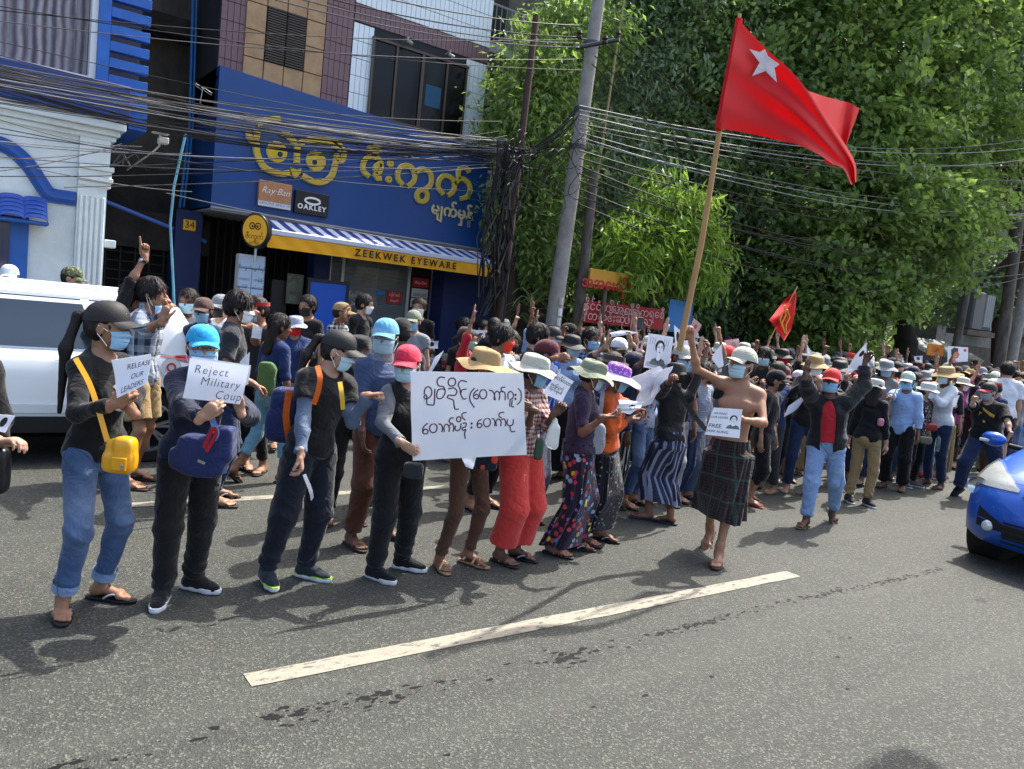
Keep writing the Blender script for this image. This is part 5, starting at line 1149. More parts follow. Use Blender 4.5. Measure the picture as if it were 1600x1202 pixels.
for v0, v1, m_ in ((10, 60, 0), (26, 92, 1), (0, 110, 0), (95, 190, 0), (200, 262, 1), (215, 240, 2), (188, 300, 0), (240, 255, 1), (262, 205, 0), (275, 225, 0)): wire(at(-60, v0, 9.8), at(780 if v1 > 150 else 930, v1, 9.85), .15, .0055, m_)
for k in range(10): wire(at(792, 236+rng.normal()*6, 9.85), at(905-k, 185+rng.normal()*15, 9.3), .15+.2*rng.random(), .009, 0)
for k in range(9): wire(at(905, 165+k*7, 9.3), at(1680, 205+k*17+rng.normal()*4, 9.0), .3+rng.random()*.4, .008, int(rng.choice([0, 1, 2])))
for k in range(8): wire(at(905, 235+k*12, 9.3), at(1600, 330+k*16+rng.normal()*4, 9.6), .5+rng.random()*.5, .010, 0)
for (u0, v0), (u1, v1) in (((966, 62), (1330, 330)), ((946, 70), (1310, 360)), ((930, 88), (1290, 385)), ((925, 100), (1260, 400))): wire(at(u0, v0, 9.15), at(u1, v1, 9.8), .15, .009, 0)
for (u0, v0), (u1, v1), Y1 in (((0, 222), (300, 240), 9.9), ((0, 270), (190, 225), 10.5), ((0, 248), (190, 232), 10.5), ((0, 180), (172, 228), 10.5), ((70, 262), (300, 300), 10.2), ((120, 293), (760, 262), 9.6), ((280, 302), (765, 398), 9.75)): wire(at(u0-20, v0, 9.8), at(u1, v1, Y1), .04, .005, 1)
# hanging street signs behind the crowd
r_ = empty('yellow_signboard', at(948, 455, 9.6)*np.array([1, 1, 0])+np.array([0, 0, .13])); tag(r_, 'small yellow signboard with red Burmese letters above the red banner', 'sign'); P0, P1 = at(922, 424, 9.6), at(974, 452, 9.6)
q = MB(); q.box(-.42, .42, -.02, .02, P1[2]-.12, P0[2]-.08, .005); q.build('panel', mat('sign_ochre', '#b3811f', .6), r_); q = MB(); q.tube([(0, .03, 0), (0, .03, P1[2])], .03, 8); q.build('post', pw, r_, True)
put(r_, 'lettering', 'အအေးဆိုင်', r_.location[0], 9.578, (P0[2]+P1[2])/2-.08, .24, mat('print_red', '#a31414', .6), thin=.006)
def banner(label, u0, u1, v0, v1, Y, m, lines, tm):
    A, B_ = at(u0, v0, Y), at(u1, v0, Y); z1 = (A[2]+B_[2])/2; z0 = at((u0+u1)/2, v1, Y)[2]; r = empty('banner', ((A[0]+B_[0])/2, Y, z0)); tag(r, label, 'banner'); w2 = (B_[0]-A[0])/2; q = MB()
    q.grid(np.array([[(x, .02*math.sin(x*7+z), z) for x in np.linspace(-w2, w2, 30)] for z in np.linspace(0, z1-z0, 6)]), .004); q.build('cloth', m, r, True)
    for k, (t_, x, z, s_) in enumerate(lines): put(r, 'lettering', t_, r.location[0]+x*w2, Y-.03, z0+(z1-z0)*z, s_, tm)
    return r
rb = mat('banner_red', '#8d1016', .7, var=.05); pale_red = mat('print_pink', '#b58d88', .6)
banner('red protest banner with white Burmese slogans hanging behind the crowd', 915, 1040, 477, 510, 9.66, rb, [('နိုင်ငံတော်', -.62, .75, .2), ('ဒို့အရေး', -.1, .72, .22), ('ဒီမိုကရေစီ', .5, .72, .2), ('တောင်းဆို', -.5, .3, .2), ('ပြည်သူ့', .3, .3, .22)], pale_red)
banner('plain blue banner at the end of the red one', 1046, 1085, 470, 520, 9.75, mat('banner_blue', '#2b6aa0', .7), [], wht)
banner('red banner with white lettering behind the man in the black shirt', 1582, 1640, 612, 690, 5.6, rb, [('ပြည်သူ', -.3, .6, .3), ('itary', -.2, .25, .2)], wht)
r_ = signbox('cafe_sign', 'orange cafe sign under the trees on the right', *[at(1448, 545, 10.8)[0], at(1474, 545, 10.8)[0]], at(1460, 556, 10.8)[2], at(1460, 538, 10.8)[2], 10.78, 10.8, mat('sign_orange', '#c8781a', .6)); put(r_, 'lettering', 'Cafe', r_.location[0], 10.775, r_.location[2]+.17, .22, mat('print_red', '#a31414', .6))
# corrugated awning on the right
p0, p1 = at(1405, 520, 12.0), at(1460, 545, 12.0); q = MB(); xs = np.linspace(p0[0], p1[0]+1, 90); q.grid(np.array([[(x, 12-y, p0[2]-.1-y*.45+.03*math.sin(x*28)) for x in xs] for y in (0, .6, 1.1)]), .01); tag(q.build('corrugated_awning', mat('zinc_green', '#465552', .5, metal=.3)), 'ribbed grey green awning under the trees on the right', 'awning')
# ------------------------------------------------------------------ vehicles
def rr_outline(a, w, rf, rb, n=240):
    """rounded rectangle, front at +x; returns n points with equal spacing, starting at the rear centre going along +y"""
    def corner(cx, cy, r, a0): return [(cx+r[0]*math.cos(t), cy+r[1]*math.sin(t)) for t in np.linspace(a0, a0-math.pi/2, 14)]
    P = [(-a, 0)]+[(-a+rb[0]-rb[0]*math.cos(t), w-rb[1]+rb[1]*math.sin(t)) for t in np.linspace(0, math.pi/2, 14)]+[(a-rf[0]+rf[0]*math.sin(t), w-rf[1]+rf[1]*math.cos(t)) for t in np.linspace(0, math.pi/2, 18)]+[(a, 0)]
    P += [(x, -y) for x, y in P[-2:0:-1]]+[(-a, 0)]; P = np.array(P); d = np.r_[0, np.cumsum(np.linalg.norm(np.diff(P, axis=0), axis=1))]; t = np.linspace(0, d[-1], n+1)[:-1]
    return np.stack([np.interp(t, d, P[:, 0]), np.interp(t, d, P[:, 1])], 1)
def car(name, label, loc, heading, a, w, rows, glass_rows, paint, rf, rb, xw, zr, wheel_r, sill=.22, cat='car', rim_c='#9da3a8'):
    """rows: (z, front x, rear x, half width) from sill to hood and belt; glass_rows the same from belt to roof"""
    r = empty(name, loc, heading); tag(r, label, cat); B0 = rr_outline(a, w, rf, rb); n = len(B0)
    def ring(row, arch=False):
        z, xf, xr, ww = row; X = np.where(B0[:, 0] > 0, B0[:, 0]*xf/a, B0[:, 0]*xr/a); Y = B0[:, 1]*ww/w; Z = np.full(n, z, float)
        return np.stack([X, Y, Z], 1)
    G = [ring(q) for q in rows]; R_ = wheel_r+.055
    side = np.abs(B0[:, 1]) > w*.80
    for j in range(3):
        for xc in xw:
            d = np.abs(G[j][:, 0]-xc); zz = wheel_r+np.sqrt(np.maximum(R_**2-d**2, 0)); m = side & (d < R_)
            G[j][m, 2] = np.maximum(G[j][m, 2], zz[m]+.004*j)
    for j in (3, 4):
        if j < len(G)-1: pass
    q = MB(); q.grid(np.array(G), 0, True); cidx = [tuple(G[-1][i]) for i in range(n)]; body = q.build('body', paint, r, True)
    q = MB(); q.grid(np.array([ring((sill+.03, a-.12, a-.12, w-.06)), ring((sill+.02, .01, .01, .01))]), 0, True); q.build('underbody', mat('car_black', '#0d0d0e', .7), r)
    for j in (-1, 1):
        for xc in xw: q = MB(); q.lathe([(.001, j*(w-.30)), (R_+.01, j*(w-.30)), (R_+.01, j*(w-.035))], 24, (xc, 0, wheel_r), 'y'); q.build('wheel_well', mat('car_black', '#0d0d0e', .7), r)
    GG = np.array([ring(q_) for q_ in glass_rows]); q = MB(); q.grid(GG, 0, True); top = glass_rows[-1]
    q.grid(np.array([GG[-1], ring((top[0]+.025, top[1]*.8, top[2]*.85, top[3]*.82)), ring((top[0]+.035, top[1]*.3, top[2]*.3, top[3]*.3)), ring((top[0]+.035, .01, .01, .01))]), 0, True); q.build('roof', paint, r, True)
    full = [G, GG]
    def patch(name, m, g, sel, t0, t1, off=.006, rows_=6, par=None, thick=0.0, sm=True, shape=None):
        """piece laid on surface g (0 body, 1 greenhouse) for outline indices sel between row coordinates t0..t1 (functions of k in 0..1 allowed)"""
        A = np.array(full[g]); sel = np.array(sel) % n; out = []
        for s_ in np.linspace(0, 1, rows_):
            line = []
            for k, i in enumerate(sel):
                kk = k/max(1, len(sel)-1); lo = t0(kk) if callable(t0) else t0; hi = t1(kk) if callable(t1) else t1; tt = (lo+(hi-lo)*s_)*(len(A)-1); j = int(min(tt, len(A)-1.001)); f = tt-j
                p = A[j, i]*(1-f)+A[j+1, i]*f; du = A[j, (i+1) % n]-A[j, i-1]; dv = A[j+1, i]-A[j, i]; nn = np.cross(du, dv); nn /= np.linalg.norm(nn)+1e-9
                if nn[:2]@p[:2] < 0 and abs(nn[2]) < .9: nn = -nn
                if abs(nn[2]) >= .9 and nn[2] < 0: nn = -nn
                line.append(p+nn*off)
            out.append(line)
        q = MB(); q.grid(np.array(out), thick); return q.build(name, m, par or r, sm)
    def sel_x(x0, x1, side_):            # outline indices on one flank between two x
        return [i for i in range(n) if (B0[i, 1]*side_ > w*.55) and x0 <= B0[i, 0] <= x1]
    tyre, rimm, disc = mat('tyre', '#161616', .85, bump=.3, bscale=60), mat('rim_'+rim_c, rim_c, .3, metal=.85), mat('brake_dark', '#222326', .5, metal=.4)
    for j in (-1, 1):
        for xc in xw:
            q = MB(); y0 = (w-.22)*j; y1 = (w-.03)*j; yy = lambda f: y0+(y1-y0)*f
            q.lathe([(wheel_r*.66, yy(0)), (wheel_r*.96, yy(.02)), (wheel_r, yy(.15)), (wheel_r, yy(.85)), (wheel_r*.95, yy(.98)), (wheel_r*.70, yy(1.0)), (wheel_r*.66, yy(.9)), (wheel_r*.66, yy(0))], 40, (xc, 0, wheel_r), 'y'); t_ = q.build('wheel', tyre, r, True)
            q = MB(); q.lathe([(.001, yy(.45)), (wheel_r*.66, yy(.45))], 30, (xc, 0, wheel_r), 'y'); q.build('brake_disc', disc, t_, True)
            q = MB(); q.lathe([(wheel_r*.66, yy(.5)), (wheel_r*.69, yy(.97)), (wheel_r*.64, yy(.99)), (wheel_r*.61, yy(.9)), (wheel_r*.60, yy(.5))], 40, (xc, 0, wheel_r), 'y'); q.lathe([(.001, yy(.96)), (wheel_r*.13, yy(.96)), (wheel_r*.17, yy(.85)), (wheel_r*.17, yy(.6))], 20, (xc, 0, wheel_r), 'y')
            for k in range(7):
                an = k*2*math.pi/7+.3
                for da in (-.13, .13):
                    p0 = (xc+wheel_r*.14*math.cos(an+da*.5), yy(.9), wheel_r+wheel_r*.14*math.sin(an+da*.5)); p1 = (xc+wheel_r*.63*math.cos(an+da), yy(.93), wheel_r+wheel_r*.63*math.sin(an+da)); q.tube([p0, p1], [.018, .016], 6)
            q.build('rim', rimm, t_, True)
    return r, G, GG, patch, sel_x, B0, n
glass_d = mat('car_glass', '#1b242c', .06, spec=.9, coat=.5); chrome = mat('chrome', '#b8bcbf', .15, metal=1.0); lens = mat('lamp_lens', '#b9c2c6', .08, spec=.7, alpha=.18); seam = mat('car_seam', '#26292b', .6)
# white suv parked along the kerb, seen from its flank
pw_ = mat('car_white', '#d9dede', .32, coat=.35, spec=.45)
suv_x = gr(228, 722)[0]; a = 2.15; w_ = .79
srows = [(.30, a-.10, a-.08, w_-.03), (.42, a-.02, a-.02, w_), (.58, a, a, w_+.01), (.80, a-.02, a-.01, w_+.005), (.93, a-.06, a-.04, w_-.01), (1.0, a-.12, a-.07, w_-.04), (1.03, a-.5, a-.14, w_-.07), (1.07, a-1.0, a-.22, w_-.085)]
grows = [(1.035, a-1.02, a-.20, w_-.07), (1.10, a-1.12, a-.25, w_-.085), (1.48, a-1.62, a-.50, w_-.155), (1.56, a-1.85, a-.62, w_-.21)]
r, G, GG, patch, sel_x, B0, n = car('parked_suv', 'white suv parked along the kerb, dark side windows, seen behind the ponytailed woman', (suv_x+(-1.36), 7.80+w_, 0), math.pi, a, w_, srows, grows, pw_, (.35, .5), (.30, .35), (1.28, -1.36), .9, .345)
for o in r.children:
    pass
for side_ in (1, -1):
    for x0, x1 in ((-1.62, -1.08), (-1.02, -.12), (-.04, .78)):
        patch('side_window', glass_d, 1, sel_x(x0, x1, side_), lambda k: .10, lambda k: .74, .004)
    patch('window_trim', chrome, 1, sel_x(-1.68, .84, side_), .02, .055, .006, 2); patch('window_trim', chrome, 1, sel_x(-1.66, .6, side_), .80, .835, .006, 2)
    patch('body_strip', mat('sill_black', '#1b1d1f', .6), 0, sel_x(-1.0, .92, side_), .0, .17, .008, 3)
    patch('door_moulding', mat('strip_white', '#ccd2d4', .3), 0, sel_x(-.98, .90, side_), .20, .27, .012, 3, thick=.01)
    for x0 in (-.08, .88, -1.02): patch('door_seam', seam, 0, sel_x(x0, x0+.03, side_), .14, .84, .002, 6)
    for x0 in (-.75, .2):
        patch('door_handle', pw_, 0, sel_x(x0, x0+.2, side_), .60, .63, .025, 3, thick=.02)
    patch('tail_lamp', mat('lamp_red', '#a30d16', .15, coat=.6), 0, sel_x(-2.12, -1.50, side_), lambda k: .78-.13*math.sin(k*3.14), lambda k: .80+.10*math.sin(k*3.14), .012, 5)
    q = MB(); q.tube([( -1.5, side_*.52, 1.575), (-1.3, side_*.53, 1.60), (.1, side_*.53, 1.60), (.3, side_*.52, 1.565)], .011, 8); q.build('roof_rail', pw_, r, True)
    q = MB(); q.box(.62, .80, side_*.80-.09, side_*.80+.09, 1.04, 1.19, .03); q.build('wing_mirror', pw_, r)
q = MB(); q.lathe([(.0, 0), (.085, 0), (.09, .004)], 24, (0, 0, 0), 'y'); o = q.build('fuel_cap', pw_, r); o.location = (-1.52, w_+.012, .93)
q = MB(); q.add(*ribbon([(.035*math.cos(t), .035*math.sin(t)) for t in np.linspace(0, 6.283, 24)], .016, .0, .003, sm=1)); o2 = q.build('red_sticker', mat('sticker_red', '#b02a2a', .6), r); o2.location = (-1.52, w_+.018, .93)
# blue hatchback entering at the right
pb = mat('car_blue', '#154fa6', .30, metal=.2, coat=.45, spec=.45)
a, w_ = 1.90, .83; c0 = gr(1512, 872)
brows = [(.20, a-.10, a-.1, w_-.05), (.27, a-.02, a-.02, w_), (.42, a+.0, a, w_+.005), (.56, a-.03, a-.01, w_+.005), (.66, a-.10, a-.02, w_), (.74, a-.17, a-.04, w_-.015), (.83, a-.30, a-.06, w_-.05), (.92, a-.62, a-.10, w_-.09), (.99, a-.98, a-.14, w_-.12)]
bg = [(.96, a-.95, a-.12, w_-.10), (1.05, a-1.07, a-.15, w_-.13), (1.38, a-1.62, a-.42, w_-.21), (1.47, a-1.85, a-.6, w_-.27)]
r, G, GG, patch, sel_x, B0, n = car('blue_hatchback', 'bright blue hatchback nosing in at the right edge of the road', (c0[0]+a-.20, c0[1]-w_+.20, 0), math.pi+R(3), a, w_, brows, bg, pb, (.40, .62), (.3, .4), (1.22, -1.24), .9, .30, rim_c='#8e9499')
ctr = int(np.argmax(B0[:, 0])); lat = lambda y0, y1: [i for i in range(n) if B0[i, 0] > 1.0 and y0 <= B0[i, 1] <= y1]
for s_ in (1, -1):
    idx = [i for i in range(n) if B0[i, 0] > 1.22 and .36 <= B0[i, 1]*s_ <= .83]; idx = idx if s_ > 0 else idx[::-1]
    K = lambda k: (k if True else k)
    patch('headlamp', mat('lamp_housing', '#9a9c96', .3, metal=.3, bump=.4, bscale=30), 0, idx, lambda k: .56-.02*math.sin(k*3.1), lambda k: .56+.30*math.sin(max(.02, min(.98, k))*math.pi)**.6*(1.0-.35*k), .006, 8)
    hl = patch('headlamp_lens', lens, 0, idx, lambda k: .555-.02*math.sin(k*3.1), lambda k: .565+.31*math.sin(max(.02, min(.98, k))*math.pi)**.6*(1.0-.35*k), .022, 8)
    ii = idx[len(idx)//2]; p = G[4][ii]
    for dz, rr in ((.0, .085),):
        q = MB(); q.lathe([(.001, .0), (rr*.4, -.01), (rr*.8, .006), (rr, .022)], 20, (0, 0, 0), 'x'); o = q.build('lamp_reflector', chrome, r, True); o.location = (p[0]-.015, p[1], .665)
    fi = [i for i in range(n) if B0[i, 0] > 1.2 and .50 <= B0[i, 1]*s_ <= .62]; p = G[2][fi[len(fi)//2]]
    q = MB(); q.lathe([(.001, .03), (.035, .028), (.047, .015), (.05, -.02)], 20, (0, 0, 0), 'x'); o = q.build('fog_lamp', mat('fog_glass', '#c3c8ca', .1, metal=.3), r, True); o.location = (p[0]-.004, p[1], .37)
    di = [i for i in range(n) if B0[i, 0] > 1.2 and .40 <= B0[i, 1]*s_ <= .66]; patch('fog_recess', mat('car_black', '#0d0d0e', .7), 0, di, lambda k: .19, lambda k: .25+.09*k, .003, 4)
    mi = MB(); S = Solid(); S.ell((.72, s_*.98, 1.03), (.07, .11, .07), k=.02); S.cone((.74, s_*.97, 1.03), (.72, s_*1.03, 1.04), .06, .05, .03); S.half((.64, 0, 0), (-1, 0, 0)); v, F = S.mesh(.012); mo = link('wing_mirror', mkmesh('wing_mirror', v, F), pb, r)
    q = MB(); q.tube([(.72, s_*.84, .99), (.72, s_*.72, .98)], .025, 8); q.build('mirror_arm', mat('car_black', '#0d0d0e', .7), mo, True); q = MB(); q.box(.79, .806, s_*1.04-.045, s_*1.04+.045, 1.0, 1.03, .006); q.build('turn_lamp', mat('turn_lens', '#b9bcbd', .15), mo)
    patch('side_window', glass_d, 1, sel_x(-1.3, .35, s_), .08, .75, .004)
    patch('door_seam', seam, 0, sel_x(.78, .80, s_), .12, .75, .003, 6)
li = [i for i in range(n) if B0[i, 0] > 1.0 and abs(B0[i, 1]) <= .34]
patch('upper_grille', mat('grille_black', '#0b0b0c', .5), 0, li, .50, .62, .005, 3)
for k in range(3): patch('grille_bar', pb, 0, li, .52+.035*k, .532+.035*k, .012, 2)
li = [i for i in range(n) if B0[i, 0] > 1.0 and abs(B0[i, 1]) <= .46]
patch('lower_grille', mat('grille_black', '#0b0b0c', .5), 0, li, .10, .27, .004, 4)
for k in range(4): patch('grille_bar', mat('sill_black', '#1b1d1f', .6), 0, li, .12+.04*k, .13+.04*k, .012, 2)
patch('number_plate', mat('plate_black', '#15151a', .5), 0, [i for i in range(n) if B0[i, 0] > 1 and abs(B0[i, 1]) <= .2], .30, .40, .014, 3)
wsx = [i for i in range(n) if B0[i, 0] > 1.0 and abs(B0[i, 1]) < .74]; patch('windscreen', mat('windscreen_glass', '#8b979b', .06, spec=.9, coat=.4), 1, wsx, .08, .80, .004, 8)
patch('bonnet_seam', seam, 0, [i for i in range(n) if B0[i, 0] > .9 and abs(B0[i, 1]) <= .50], .655, .662, .0015, 2)
patch('wiper', mat('car_black', '#0d0d0e', .7), 1, [i for i in range(n) if B0[i, 0] > 1.0 and -.5 < B0[i, 1] < .5], .10, .115, .02, 2)
# ------------------------------------------------------------------ the people one can tell apart
c_black = cloth('cloth_black', '#0e0f11'); c_blk2 = cloth('cloth_black_sheen', '#121316', .55); c_navy = cloth('cloth_navy', '#0f1830', .6); c_denim = cloth('denim_blue', '#3a5074', .85, var=.22, vscale=7, pattern=denim)
c_denimd = cloth('denim_dark', '#1f2c47', .85, var=.2, vscale=7); c_deniml = cloth('denim_light', '#7690b4', .85, var=.22, vscale=6, pattern=denim); c_brown = cloth('cloth_brown', '#4a3022'); c_red = cloth('cloth_red', '#b3342f'); c_grey = cloth('cloth_grey', '#787c80')
c_char = cloth('cloth_charcoal', '#2a2c30'); c_khaki = cloth('cloth_khaki', '#8c7650'); c_olive = cloth('cloth_olive', '#6a6b58'); c_white = cloth('cloth_white', '#c9ccd0'); c_lblue = cloth('cloth_lightblue', '#8fa9cc'); c_maroon = cloth('cloth_maroon', '#4b1d24')
c_plaidb = cloth('plaid_blue_grey', '#8791a0', pattern=plaid('#1f2b45', .11, '#c9ced6', .22)); c_checkr = cloth('check_red', '#b9a79d', pattern=plaid('#6b1f1f', .032, '#1e1112', .064)); c_bwchk = cloth('check_black_white', '#b9b9b5', pattern=plaid('#16171a', .05))
c_gchk = cloth('check_grey', '#8f97a6', pattern=plaid('#5a6379', .018)); c_brown2 = cloth('cloth_rust', '#4d2c1f'); c_purple = cloth('cloth_aubergine', '#2a1a33', .7); c_green = cloth('cloth_green', '#4f6a3c'); c_teal = cloth('cloth_teal', '#2f5f63'); c_orange = cloth('cloth_orange', '#c2531f')
c_navyt = cloth('tee_navy', '#1b2c55'); c_pinkc = cloth('cap_pink', '#c02842', .7); c_redcap = cloth('cap_red', '#c0302c', .7); c_turq = cloth('cap_turquoise', '#1d93c4', .7); c_skyc = cloth('cap_sky', '#5c9cc0', .7); c_capg = cloth('cap_stone', '#a5a698', .8); c_capblk = mat('cap_black', '#171717', .65, bump=.25, bscale=180, var=.1)
c_bgrey = cloth('hat_pale_grey', '#a9ab9f', .85); c_bgreen = cloth('hat_sage', '#767c68', .85, var=.2); c_straw = mat('hat_straw', '#9c8358', .8, var=.15, vscale=30, bump=.5, bscale=90, stretch=(1, 1, 5)); c_lilac = cloth('hat_lilac', '#8d4fae', .8, pattern=blobs(['#d9c4e6'], 70, .3)); c_mauvew = cloth('hat_brim_pale', '#cdb6dc', .8)
c_floral = cloth('floral_grey', '#8794a8', pattern=blobs(['#6e3c42', '#8f5a55', '#5a6f92', '#8794a8'], 28, .42)); c_wovp = cloth('woven_flowers', '#1a1326', pattern=blobs(['#b8a020', '#a3243c', '#3c78b4', '#7c5a96', '#1a1326', '#b24038', '#8a93a8', '#1a1326'], 20, .40))
c_stripe = cloth('stripe_longyi', '#2b3048', pattern=xstripes('#7d8699', .05, .35, '#14172a')); c_batik = cloth('batik_dark', '#17161c', pattern=blobs(['#17161c', '#9a7a74', '#6d6f7c', '#17161c'], 30, .28)); c_lplaid = cloth('plaid_longyi', '#2e2023', pattern=plaid('#12110f', .024, '#2f4a3e', .17))
c_bluewh = cloth('blue_white_print', '#3055a8', pattern=blobs(['#b9c2d6', '#22408e'], 12, .5)); c_camo = cloth('camo', '#5a5f45', pattern=camo('#8d8a6c', '#2e3424', '#3f4a2e')); c_slate = cloth('shirt_slate', '#3d4c6b', .7); c_vest = cloth('vest_black', '#0d0e11', .75); c_greyslv = cloth('sleeve_grey', '#63666b'); c_bluslv = cloth('sleeve_bluegrey', '#55657a')
c_strwh = cloth('black_white_stripe', '#17171a', pattern=xstripes('#a9a9a9', .03, .3)); c_bandred = cloth('band_red', '#8f1820', .8)
rub_b, rub_w, rub_g, rub_r = mat('rubber_black', '#101113', .6), mat('rubber_white', '#bfc3c6', .6), mat('rubber_lime', '#8fc41e', .5), mat('rubber_red', '#a3222a', .6); rub_t = mat('strap_tan', '#b0926f', .6); rub_n = mat('rubber_navy', '#1d2538', .6); rub_br = mat('rubber_brown', '#2b1c16', .7); rub_o = mat('rubber_olive', '#4b4a33', .7); rub_s = mat('strap_silver', '#8f9096', .4)
ff_b, ff_n, ff_o, ff_br, ff_r = ('flipflop', (rub_b, rub_s)), ('flipflop', (rub_n, rub_n)), ('flipflop', (rub_o, rub_o)), ('flipflop', (rub_br, rub_br)), ('flipflop', (rub_r, rub_r))
sn_b = ('sneaker', (c_black, rub_w, rub_w, rub_b)); sn_l = ('sneaker', (cloth('shoe_slate', '#1d262c'), rub_w, rub_g, mat('lace_grey', '#7d8287', .8))); sn_g = ('sneaker', (cloth('shoe_grey', '#5c5558'), rub_w)); sn_r = ('sneaker', (cloth('shoe_red', '#a01f2a'), rub_w)); sn_k = ('sneaker', (c_black, rub_b))
USED = []
def who(label, face, top_uv, feet=None, Y=None, z0=0.0, hands=None, headto=None, H=None, pitch=6, roll=0, q='hi', pos=None, **k):
    """feet: {side: (u, v, direction)} seen on the road; else the figure stands on the plane y = Y under its head"""
    if feet:
        pts = {s_: gr(f[0], f[1], z0) for s_, f in feet.items()}; ps = np.mean(list(pts.values()), 0); pos = (ps[0], ps[1], z0)
    elif pos is None:
        t = at(top_uv[0], top_uv[1], Y); pos = (t[0], Y, z0)
    if H is None: H = at(top_uv[0], top_uv[1], pos[1])[2]-z0-.02
    ht = 1.03 if k.get('hat') else 1.0; H = H/ht
    p = dict(label=label, pos=pos, face=face, H=H, q=q, **k); F = {}
    if feet:
        for s_, f in feet.items():
            l = loc_of(pos, face, pts[s_]); fa = face-(f[2] if len(f) > 2 else face); F[s_] = (l[0], l[1], fa+s_*4, f[3] if len(f) > 3 else 0, f[4] if len(f) > 4 else 0)
    elif 'feetl' in k: F = p.pop('feetl')
    p['feet'] = F
    if feet:
        tw = at(top_uv[0], top_uv[1], pos[1]); o_ = loc_of(pos, face, (tw[0], pos[1], z0)); p['px'] = .35*o_[0]/(H/1.7); p['slean'] = math.degrees(math.atan(.65*o_[0]/(.62*H))); p['lean'] = max(-6, min(12, 2+math.degrees(math.atan(.65*o_[1]/(.62*H)))))
    M = np.array(Matrix.Rotation(R(face-90), 3, 'Z')); hs = {}
    for s_, h in (hands or {}).items():
        d = dict(t=loc_of(pos, face, at(h[0], h[1], h[2])), pose=h[3] if len(h) > 3 else 'relax')
        if len(h) > 4 and h[4] is not None: d['d'] = M.T@np.array(h[4], float)
        if len(h) > 5 and h[5] is not None: d['n'] = M.T@np.array(h[5], float)
        if len(h) > 6 and h[6] is not None: d['hint'] = M.T@np.array(h[6], float)
        hs[s_] = d
    if 'handl' in p: hs.update(p.pop('handl'))
    p['hands'] = hs; hy = 0
    if headto is not None: hy = face-headto
    hy = (hy+180) % 360-180; p['head'] = (hy, pitch, roll); p.setdefault('seed', len(USED)*1.37); USED.append((pos[0], pos[1])); return person(p)
RT, TC, UP = np.array([.81, -.59, 0]), np.array([-.59, -.81, 0]), np.array([0, 0, 1.0])
U = lambda a, b, c=0: tuple(a*RT+b*UP+c*TC)       # direction: image right, up, towards the viewer
# --- front row
J1 = who('young woman with long ponytail, black cap, black top and cuffed blue jeans', -58, (158, 458), {1: (108, 962, -92), -1: (168, 940, -42)}, headto=-30, sex='f', pitch=2,
  top=dict(m=c_black, sleeve=1.92, hem=.86, neck=.075), pants=dict(m=c_denim, r=(.093, .072, .056), hem=.90), hair='pony', hlen=.75, hat=('cap', c_capblk), mask='blue', shoes=ff_b, skin=0,
  hands={1: (176, 632, 4.00, 'pinch', U(.75, .75, .1), U(.2, .1, -1), U(-.8, -1, .1)), -1: (205, 640, 4.02, 'pinch', U(-.5, .7, .2), U(-.2, 0, -1), U(1, -1, 0))})
J2 = who('person in turquoise cap and round glasses holding up the Reject Military sheet', -92, (322, 497), {1: (256, 945, -112), -1: (303, 926, -50)}, headto=-96, sex='f', b=.97, pitch=0, mask='blue', hat=('cap', c_turq, None, dict(blen=.34)), glasses=True,
  top=dict(m=c_navy, sleeve=1.9, hem=.84, collar=True, g=.022), pants=dict(m=c_black, r=(.100, .082, .066), hem=.985, g=.014), shoes=sn_b, skin=1, hair='short',
  hands={1: (316, 652, 3.95, 'hold', U(.65, .7, .1), U(0, .1, -1), U(-1, -.8, 0)), -1: (375, 640, 4.05, 'hold', U(-.3, .9, .1), U(-.1, .1, 1), U(1, -1, 0))})
J3 = who('person with ponytail in black hooded vest and denim sleeves carrying an orange strapped backpack', -74, (538, 504), {1: (422, 915, -88), -1: (484, 905, -55)}, headto=-38, pitch=14, hat=('cap', c_capblk), mask='pale', hair='pony', hlen=.45,
  top=dict(m=c_bluslv, sleeve=1.95, hem=.87, g=.012), vest=dict(m=c_vest, sleeve=.55, hem=.88, g=.026, ga=.016, neck=.078), pants=dict(m=cloth('cargo_navy', '#0d1320', .8), r=(.104, .092, .058), hem=.97, g=.018, amp=.010), shoes=sn_l, skin=1,
  hands={1: (470, 712, 4.18, 'hold', U(.15, -1, .1), U(-1, 0, .2), U(-.6, -.3, -.6)), -1: (575, 618, 4.25, 'fist', U(1, .25, .2), U(0, -1, 0), U(.2, -1, .2))})
J4 = who('person in bright pink cap and glasses holding the lower corner of the big poster', -95, (640, 529), {1: (588, 908, -62), -1: (632, 893, -50)}, headto=-132, pitch=8, sex='f', hat=('cap', c_pinkc), glasses=True, mask='pale', hair='short', b=.95,
  top=dict(m=c_greyslv, sleeve=1.93, hem=.88, g=.012), vest=dict(m=c_vest, sleeve=-1, hem=.85, g=.024, neck=.07), pants=dict(m=c_black, r=(.104, .088, .066), hem=.985, g=.014), shoes=sn_b, skin=1,
  hands={1: (628, 692, 3.98, 'hold', U(.85, -.45, .1), U(.1, .2, -1), U(-.9, -.2, 0)), -1: (694, 612, 4.10, 'hold', U(-.1, 1, 0), U(.1, 0, 1), U(.5, -1, -.3))})
